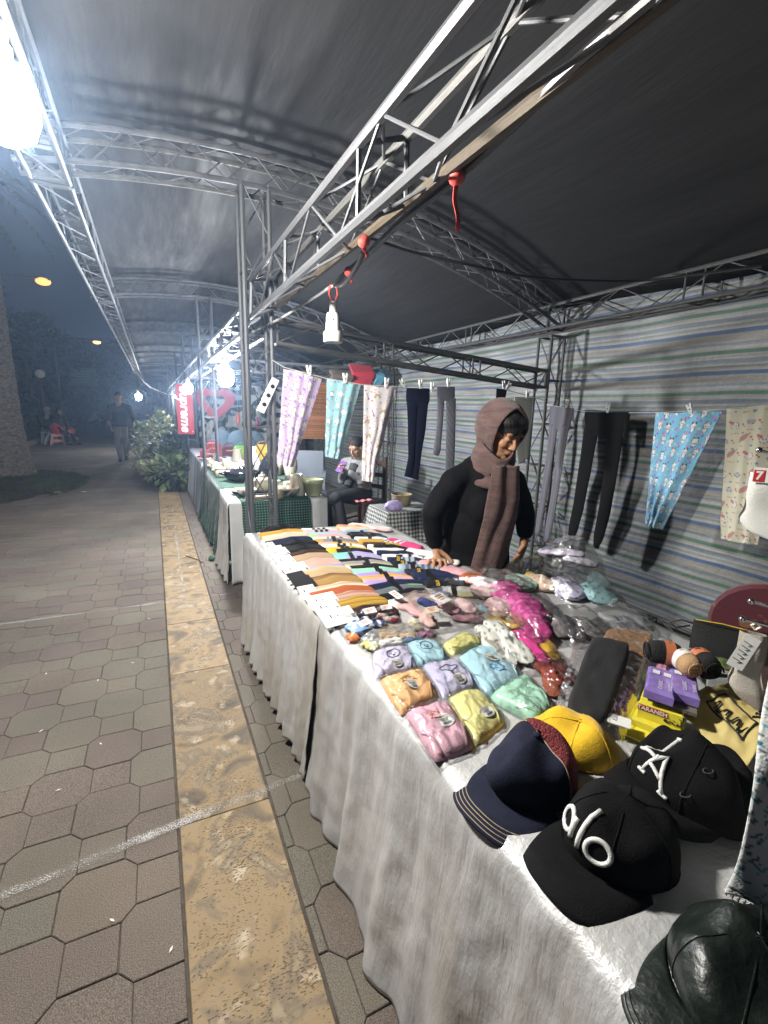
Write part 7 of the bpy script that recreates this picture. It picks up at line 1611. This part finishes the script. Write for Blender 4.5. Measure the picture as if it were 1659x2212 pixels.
plant(.02, 9.55, .26, .40, LEAFY, POTB, 'cream and green variegated plant left of the large black pot', 2, ps=.13, n=170, size=.14, blades=8)
plant(-.05, 10.3, .22, .36, LEAFY, POTT, 'low pale-leaved plant in an ochre pot', 3, ps=.10, n=120, size=.12)
plant(-.33, 11.9, .26, .42, LEAFY, POTW, 'pale-leaved plant nearest the middle of the path', 4, ps=.12, n=140, size=.13)
plant(.16, 11.2, .30, .50, LEAF, POTB, 'tall dark plant with arching blades behind the variegated one', 5, ps=.15, n=180, size=.2, blades=14)
plant(-.05, 13.2, .28, .55, LEAF, POTW, 'bushy green plant in a white pot further along', 6, ps=.15, n=200, size=.15)
plant(-.30, 15.5, .34, .7, LEAFY, POTW, 'grey-green plant in a pale pot opposite the walking man', 7, ps=.17, n=200, size=.16)
plant(.10, 15.2, .40, 1.15, LEAFY, POTW, 'tall flowering plant with pink blooms under the distant bulb', 8, ps=.17, n=320, size=.16, blooms=9)
plant(-.42, 18.0, .38, .85, LEAF, POTW, 'round green plant far along the row', 9, ps=.18, n=220, size=.16)
plant(.30, 17.5, .40, 1.2, LEAF, POTB, 'tall dark plant far behind the flowering one', 10, ps=.18, n=320, size=.18)
plant(.45, 12.6, .24, .7, LEAF, POTB, 'slim dark plant beside the fourth post', 11, ps=.14, n=200, size=.17, blades=6)
# grey sack on the ground among the plants
b = MB(); b.ell((0, 0, .16), (.26, .22, .18), 20, 12); o = b.build('sack', M('grey_sack', (.22, .22, .22), .85, var=.25, vscale=14, bump=1., bscale=9), smooth='all'); o.location = (.12, 13.9, 0); tag(o, 'pale grey sack slumped among the plants', 'sack')
# palm at the left edge with its patch of grass
BARK = M('palm_bark', (.15, .128, .105), .95, var=.5, vscale=14, bump=1., bscale=26, stretch=(1, 1, 2.2))
root = empty('palm_tree', (-2.69, 11.6, 0), label='thick palm trunk at the left edge of the path', cat='tree')
b = MB(); pts, rs = [], []
for i in range(34):
    t = i / 33; z = 5.6 * t; pts.append((-.06 * t * t, .0, z - .05)); rs.append((.16 * math.exp(-t * 11) + .345 - .05 * t) * (1 + .035 * (i % 2)))
b.tube(pts, rs, 22); b.build('trunk', BARK, root, smooth='all')
for k in range(16):
    a = 2 * PI * k / 16; d = Vector((math.cos(a), math.sin(a), 0)); q_ = MB()
    for j in range(22):
        t = j / 22; p = Vector((-.55, 0, 5.5)) + d * 2.2 * t + Vector((0, 0, .7 * t - 1.7 * t * t)); s_ = Vector((-d.y, d.x, 0))
        for sg in (-1, 1): q_.add([p, p + d * .06, p + s_ * sg * .42 * (1 - t * .6) + d * .22 + Vector((0, 0, -.14))], [(0, 1, 2)])
    q_.build('frond', NIGHTLEAF, root, smooth=False)
GR = M('grass_blades', (.050, .060, .026), .8, var=.5, vscale=4); SOIL = M('tree_pit_soil', (.035, .030, .022), .95, var=.4, vscale=12, bump=.8, bscale=20)
b = MB(); b.grid(lambda u, v: (-2.45 + (1.2 + .3 * nz(u * 3, 2)) * v * math.cos(2 * PI * u), 10.4 + (2.0 + .3 * nz(u * 4, 5)) * v * math.sin(2 * PI * u), .055 * (1 - v ** 3) - .002 + .02 * nz(u * 20, v * 5)), 40, 8); tag(b.build('soil', SOIL, smooth='all'), kind='structure')
rd = random.Random(4); b = MB()
for _ in range(9000):
    a, q_ = rd.uniform(0, 2 * PI), math.sqrt(rd.random()); x, y = -2.45 + 1.25 * q_ * math.cos(a), 10.4 + 2.05 * q_ * math.sin(a)
    if nz(x * 2, y * 2) < -.25: continue
    h = rd.uniform(.03, .09); t = rd.uniform(0, 6.3); dx, dy = .006 * math.cos(t), .006 * math.sin(t); z0 = .04 * (1 - q_ ** 3)
    b.add([(x - dx, y - dy, z0), (x + dx, y + dy, z0), (x + rd.uniform(-.03, .03), y + rd.uniform(-.03, .03), z0 + h)], [(0, 1, 2)])
tag(b.build('grass', GR, smooth=False), 'rough grass around the foot of the palm', 'grass', kind='stuff')
o = MB().prism([(-.06, 0), (0, -.03), (.07, .0), (0, .035)], .004).build('fallen_leaf', plain((.45, .42, .12), .7), smooth=False); o.location = (-1.52, 9.2, .03); tag(o, 'yellow fallen leaf lying on the grass edge', 'leaf')
o = MB().prism([(-.04, 0), (0, -.02), (.04, .01), (0, .03)], .003).build('paper_scrap', CARDW, smooth=False); o.location = (-1.15, 9.3, .004); tag(o, 'small white scrap of paper on the path', 'paper')
o = MB().ell((0, 0, .02), (.03, .06, .025), 10, 6).build('green_tassel', plain((.01, .06, .03), .9), smooth='all'); o.location = (.42, 4.69, 0); tag(o, 'green wool tassel lying on the paving by the white cloth', 'tassel')
o = MB().tube([(.20, 4.9, .006), (.29, 4.72, .012), (.33, 4.62, .006)], .004, 5).build('twig', DWOOD); tag(o, 'thin twig lying on the yellow stone strip', 'twig')
for k, (x, y) in enumerate([(-.42, 1.92), (-.36, 2.72), (-.20, 2.85), (-.55, 2.35), (-.30, 2.15), (-.12, 3.45), (-.62, 2.9), (.12, 4.1), (-.05, 1.15), (-.2, 1.3)]):
    o = MB().prism([(-.010, 0), (0, -.003), (.010, .001), (0, .004)], .002).build('paper_scrap', CARDW, smooth=False); o.location = (x, y, .002); o.rotation_euler = (0, 0, k * 1.3); tag(o, 'tiny white scrap on the paving left of the yellow strip', 'paper', 'tiny white scraps')
# kerb and planting bed
KERB = obj_rand(M('kerb_stone', (.24, .23, .21), .9, var=.2, vscale=8), .1)
kr = empty('kerb', (-3.95, 12, 0)); tag(kr, kind='structure')
for k in range(24): MB().box((0, .98 * k, .07), (.14, .96, .16)).build('kerb_stone', KERB, kr, smooth=False)
b = MB(); b.grid(lambda u, v: (-4.05 - 20 * u, 8 + 50 * v, .13 + .06 * nz(u * 9, v * 15)), 20, 40, flip=True); tag(b.build('planting_bed', SOIL, smooth='all'), kind='structure')
def tree(x, y, h, r, label, seed, name='tree', n=1500, trunk=.14, low=.35, mat=NIGHTLEAF, size=.34):
    root = empty(name, (x, y, 0), label=label, cat='tree' if name == 'tree' else 'shrub', group='dark trees and shrubs left of the path'); rd = random.Random(seed); b = MB()
    b.tube([(0, 0, 0), (.1 * r, 0, h * .35), (0, .1 * r, h * .7)], [trunk, trunk * .7, trunk * .3], 8)
    for k in range(6): a = rd.uniform(0, 6.3); b.tube([(0, 0, h * .35), (r * .35 * math.cos(a), r * .35 * math.sin(a), h * .55), (r * .7 * math.cos(a), r * .7 * math.sin(a), h * .72)], [trunk * .5, trunk * .3, trunk * .1], 6)
    b.build('trunk', BARK, root); leafy('crown', root, mat, n, (0, 0, h * (low + 1) / 2), (r, r, h * (1 - low) / 2), size, seed, .2, .1)
    return root
names = ['nearest the palm', 'behind the globe lamp', 'behind the seated woman', 'beyond the green board', 'at the far end of the path', 'left of the far end', 'deep behind the bed', 'far behind the street lamps', 'over the seated people', 'closing the path']
for k, (x, y, h, r) in enumerate([(-5.6, 17, 5.6, 1.9), (-6.4, 22, 6.2, 2.2), (-5.2, 27.5, 5.4, 2.0), (-6.0, 34, 6.4, 2.4), (-3.2, 44, 6.5, 3.0), (-7.5, 40, 7.0, 3.0), (-10, 26, 7.2, 3.0), (-11, 36, 7.4, 3.4), (-4.8, 38, 5.6, 2.2), (.5, 47, 6.5, 3.2)]): tree(x, y, h, r, 'dark leafy tree %s' % names[k], 40 + k, n=2600, low=.22)
for k, (x, y, h, r) in enumerate([(-4.6, 15.5, 1.3, .7), (-4.7, 18.0, 1.5, .8), (-4.6, 20.8, 1.2, .7), (-4.7, 23.5, 1.7, .9), (-4.6, 26, 1.4, .8), (-4.7, 29, 1.8, .9), (-4.5, 32, 1.6, .9), (-4.6, 36, 2.0, 1.1), (-3.4, 39.5, 2.4, 1.3), (-1.4, 41, 2.6, 1.5), (.6, 42, 2.4, 1.3), (-6.2, 16.5, 2.6, 1.2), (-6.0, 20, 2.8, 1.3)]): tree(x, y, h, r, 'low dark shrub, %s along the planting bed from the palm' % ordw[k], 60 + k, name='shrub', n=700, trunk=.03, low=.05, size=.2)
# green notice board, low wall
root = empty('notice_board', (-3.2, 30.0, 0), label='pale green board standing among the trees', cat='board'); MB().box((0, 0, 2.86), (1.15, .06, .92)).build('panel', plain((.13, .20, .15), .7), root, smooth=False)
for sx in (-1, 1): rod('leg', (sx * .5, 0, 0), (sx * .5, 0, 2.45), .04, STEEL_DULL, root)
for k in range(5): MB().box((-.05, -.032, 3.15 - .14 * k), (.8 - .1 * (k % 2), .004, .03)).build('print', plain((.25, .30, .26), .7), root, smooth=False)
# pink plastic stool under the woman in red, chair for the far sitters
PINKP = M('pink_plastic', (.60, .34, .28), .45)
root = empty('stool', (-3.17, 20.62, 0), label='pale pink plastic stool with cut-out sides', cat='stool')
MB().prism([(-.16, -.13), (.16, -.13), (.16, .13), (-.16, .13)], .03, z0=.37, bev=.01).build('seat', PINKP, root, smooth=False)
for sx in (-1, 1):
    for sy in (-1, 1): MB().add([], []).tube([(sx * .20, sy * .16, 0), (sx * .14, sy * .11, .38)], [.045, .04], 4).build('leg', PINKP, root, smooth=False)
for sy in (-1, 1): MB().box((0, sy * .14, .14), (.30, .02, .09)).build('side_panel', PINKP, root, smooth=False); MB().box((0, sy * .125, .33), (.28, .02, .08)).build('apron', PINKP, root, smooth=False)
root = empty('chair', (-3.52, 21.15, 0), label='white plastic chair behind the pink stool', cat='chair'); MB().box((0, 0, .42), (.42, .40, .03)).build('seat', WHITEPL, root, smooth=False); MB().box((0, .2, .66), (.42, .03, .42)).build('backrest', WHITEPL, root, smooth=False)
for sx in (-1, 1):
    for sy in (-1, 1): rod('leg', (sx * .21, sy * .19, 0), (sx * .18, sy * .16, .42), .025, WHITEPL, root)
for k, (x, y) in enumerate([(-3.3, 33.0), (-2.5, 34.2)]):
    root = empty('chair', (x, y, 0), R(-90), 'red chair carrying the %s slumped person' % ['nearer', 'farther'][k], 'chair'); RC = plain((.14, .03, .025), .6); MB().box((0, 0, .42), (.44, .44, .04)).build('seat', RC, root, smooth=False); MB().box((0, -.22, .75), (.44, .04, .6)).build('backrest', RC, root, smooth=False)
    for sx in (-1, 1):
        for sy in (-1, 1): rod('leg', (sx * .2, sy * .2, 0), (sx * .2, sy * .2, .42), .02, RC, root)
# street lamps
ORANGE = glow('sodium_lamp', (1, .42, .10), 1.9)
for k, (x, y, z, r_) in enumerate([(-2.70, 18.0, 4.96, .20), (-1.95, 24.0, 4.0, .15)]):
    root = empty('street_lamp', (x - 1.6, y + .6, 0), label=['orange street lamp, the nearer of two above the path', 'small orange street lamp further away'][k], cat='street lamp', group='street lamps')
    rod('pole', (0, 0, 0), (0, 0, z - .1), .05, STEEL_DULL, root); MB().tube([(0, 0, z - .1), (.5, -.2, z + .15), (1.6, -.6, z + .12)], .03, 7).build('arm', STEEL_DULL, root); MB().box((1.6, -.6, z + .09), (.36, .2, .07)).build('housing', STEEL_DULL, root, smooth=False); MB().ell((1.6, -.6, z + .02), (r_, r_ * .8, r_ * .55), 14, 8).build('lens', ORANGE if k == 0 else glow('sodium_lamp_small', (1, .60, .25), 2.2), root, smooth='all')
root = empty('globe_lamp', (-3.72, 22.0, 0), label='unlit white globe on a thin post among the shrubs', cat='street lamp'); rod('post', (0, 0, 0), (0, 0, 2.4), .035, STEEL_DULL, root); MB().ell((0, 0, 2.52), (.16, .16, .15), 18, 12).build('globe', M('opal_glass', (.55, .5, .42), .3), root, smooth='all')
# ------------------------------------------------------------------ cables, ties and the empty socket
def cable(pts, r, mat, label, name='cable', group='cables strung under the canopy'):
    P = [Vector(p) for p in pts]; out = []
    for i in range(len(P) - 1):
        a, b_, c, d = P[max(0, i - 1)], P[i], P[i + 1], P[min(len(P) - 1, i + 2)]
        for k in range(8):
            t = k / 8; out.append(.5 * ((2 * b_) + (c - a) * t + (2 * a - 5 * b_ + 4 * c - d) * t * t + (3 * b_ - a - 3 * c + d) * t ** 3))
    out.append(P[-1]); return tag(MB().tube(out, r, 8).build(name, mat), label, 'cable', group)
cable([(.665, -.3, 2.01), (.668, .575, 2.03), (.697, .886, 2.03), (.721, 1.141, 2.03), (.727, 1.42, 2.03), (.763, 1.796, 2.03), (.768, 1.968, 2.025), (.758, 2.13, 2.0)], .011, BLACKCABLE, 'thick black cable running along the underside of the header truss')
cable([(.70, 1.63, 2.02), (.98, 2.25, 2.255), (1.31, 2.4, 2.285), (1.62, 2.32, 2.25), (2.0, 2.3, 2.24), (2.5, 2.29, 2.285), (2.8, 2.14, 2.297), (2.86, 1.54, 2.24)], .0075, BLACKCABLE, 'black cable sagging from the red tie to the back wall')
cable([(.758, 2.13, 2.0), (.79, 2.8, 2.03), (.70, 2.95, 1.973), (.587, 3.3, 1.926), (.56, 4.1, 1.93), (.55, 5.0, 1.90), (.56, 6.0, 1.95), (.56, 8.9, 1.93)], .007, M('pale_cable', (.42, .42, .40), .5), 'pale cable looping from post to post towards the far stalls')
cable([(.69, 1.62, 2.02), (.70, 1.72, 1.97), (.72, 1.9, 1.95), (.755, 2.1, 1.985)], .0085, BLACKCABLE, 'short black cable curling down to the socket joint')
cable([(-.40, 17.4, 2.5), (-.1, 17.4, 2.1), (.45, 17.4, 1.85)], .008, LINEC, 'thin wire sagging beside the distant bulb')
RTAPE = M('red_tape', (.60, .06, .045), .6)
for k, (p, l) in enumerate([((.705, 1.10, 2.02), 'red plastic tie with a loose end on the black cable'), ((.672, 1.60, 2.01), 'red tie where the sagging cable leaves the truss'), ((.768, 1.98, 2.02), 'pale red tie above the hanging socket')]):
    root = empty('plastic_tie', p, label=l, cat='tie', group='red ties on the cables'); b = MB(); b.ell((0, 0, 0), (.020, .026, .020), 10, 6); b.build('knot', RTAPE, root, smooth='all')
    b = MB(); b.grid(lambda u, v: (.012 * (u - .5) + .02 * v, .02 * v + .008 * math.sin(v * 6), -.015 - (.10 if k == 0 else .025) * v), 3, 8); b.build('tail', RTAPE, root, smooth='all', solid=.0015)
root = empty('lamp_socket', (.752, 2.13, 1.83), label='empty white lamp socket hanging on a red wire from the header truss', cat='lamp socket')
CER = M('white_ceramic', (.66, .66, .63), .35, var=.05, vscale=15)
MB().lathe([(.040, -.075), (.043, -.073), (.044, -.035), (.040, -.028), (.034, -.026), (.031, .035), (.027, .050), (.017, .054), (.015, .095), (.010, .10)], n=24).build('body', CER, root)
MB().lathe([(.036, -.0745), (.035, -.0755)], n=20).build('opening', BLACK, root)
for z in (.02, .0): MB().ell((-.012, -.031, z), (.004, .003, .004), 8, 5).build('screw', STEEL, root)
for sg in (-1, 1): MB().tube([(sg * .004, 0, .09), (sg * .020, 0, .13), (sg * .014, 0, .165), (0, 0, .17)], .0032, 6).build('red_wire', RTAPE, root)
# paper scraps and board caught in the back truss
for k, (y, z, w_, h) in enumerate([(1.32, 2.20, .11, .17), (1.02, 2.18, .16, .10)]):
    b = MB(); b.grid(lambda u, v: (2.87 - .02 * v + .012 * nz(u * 3, v * 3, k), y - w_ * u + .05 * v * (1 - 2 * k), z - h * v + .03 * u * k), 8, 8); tag(b.build('paper_sheet', plain((.42, .42, .40), .7), smooth='all', solid=.002), ['bent white sheet stuck in the back truss', 'torn white sheet near the right edge of the back truss'][k], 'paper', 'sheets caught in the truss')
# ------------------------------------------------------------------ haze volume added to imitate the blue lens glow around the lamps
hz = MB().box((-9, 27, 4.0), (50, 76, 10.2)).build('haze', [], smooth=False); tag(hz, 'thin blue haze added for the lens glow around the lamps', 'haze', kind='stuff')
hm = bpy.data.materials.new('lamp_glow_haze'); hm.use_nodes = True
nt = hm.node_tree; nt.nodes.remove(nt.nodes['Principled BSDF'])
pv = nt.nodes.new('ShaderNodeVolumePrincipled'); pv.inputs['Color'].default_value = (.45, .66, 1, 1); pv.inputs['Density'].default_value = .0065; pv.inputs['Anisotropy'].default_value = .72
nt.links.new(pv.outputs[0], nt.nodes['Material Output'].inputs['Volume'])
hz.data.materials.append(hm)
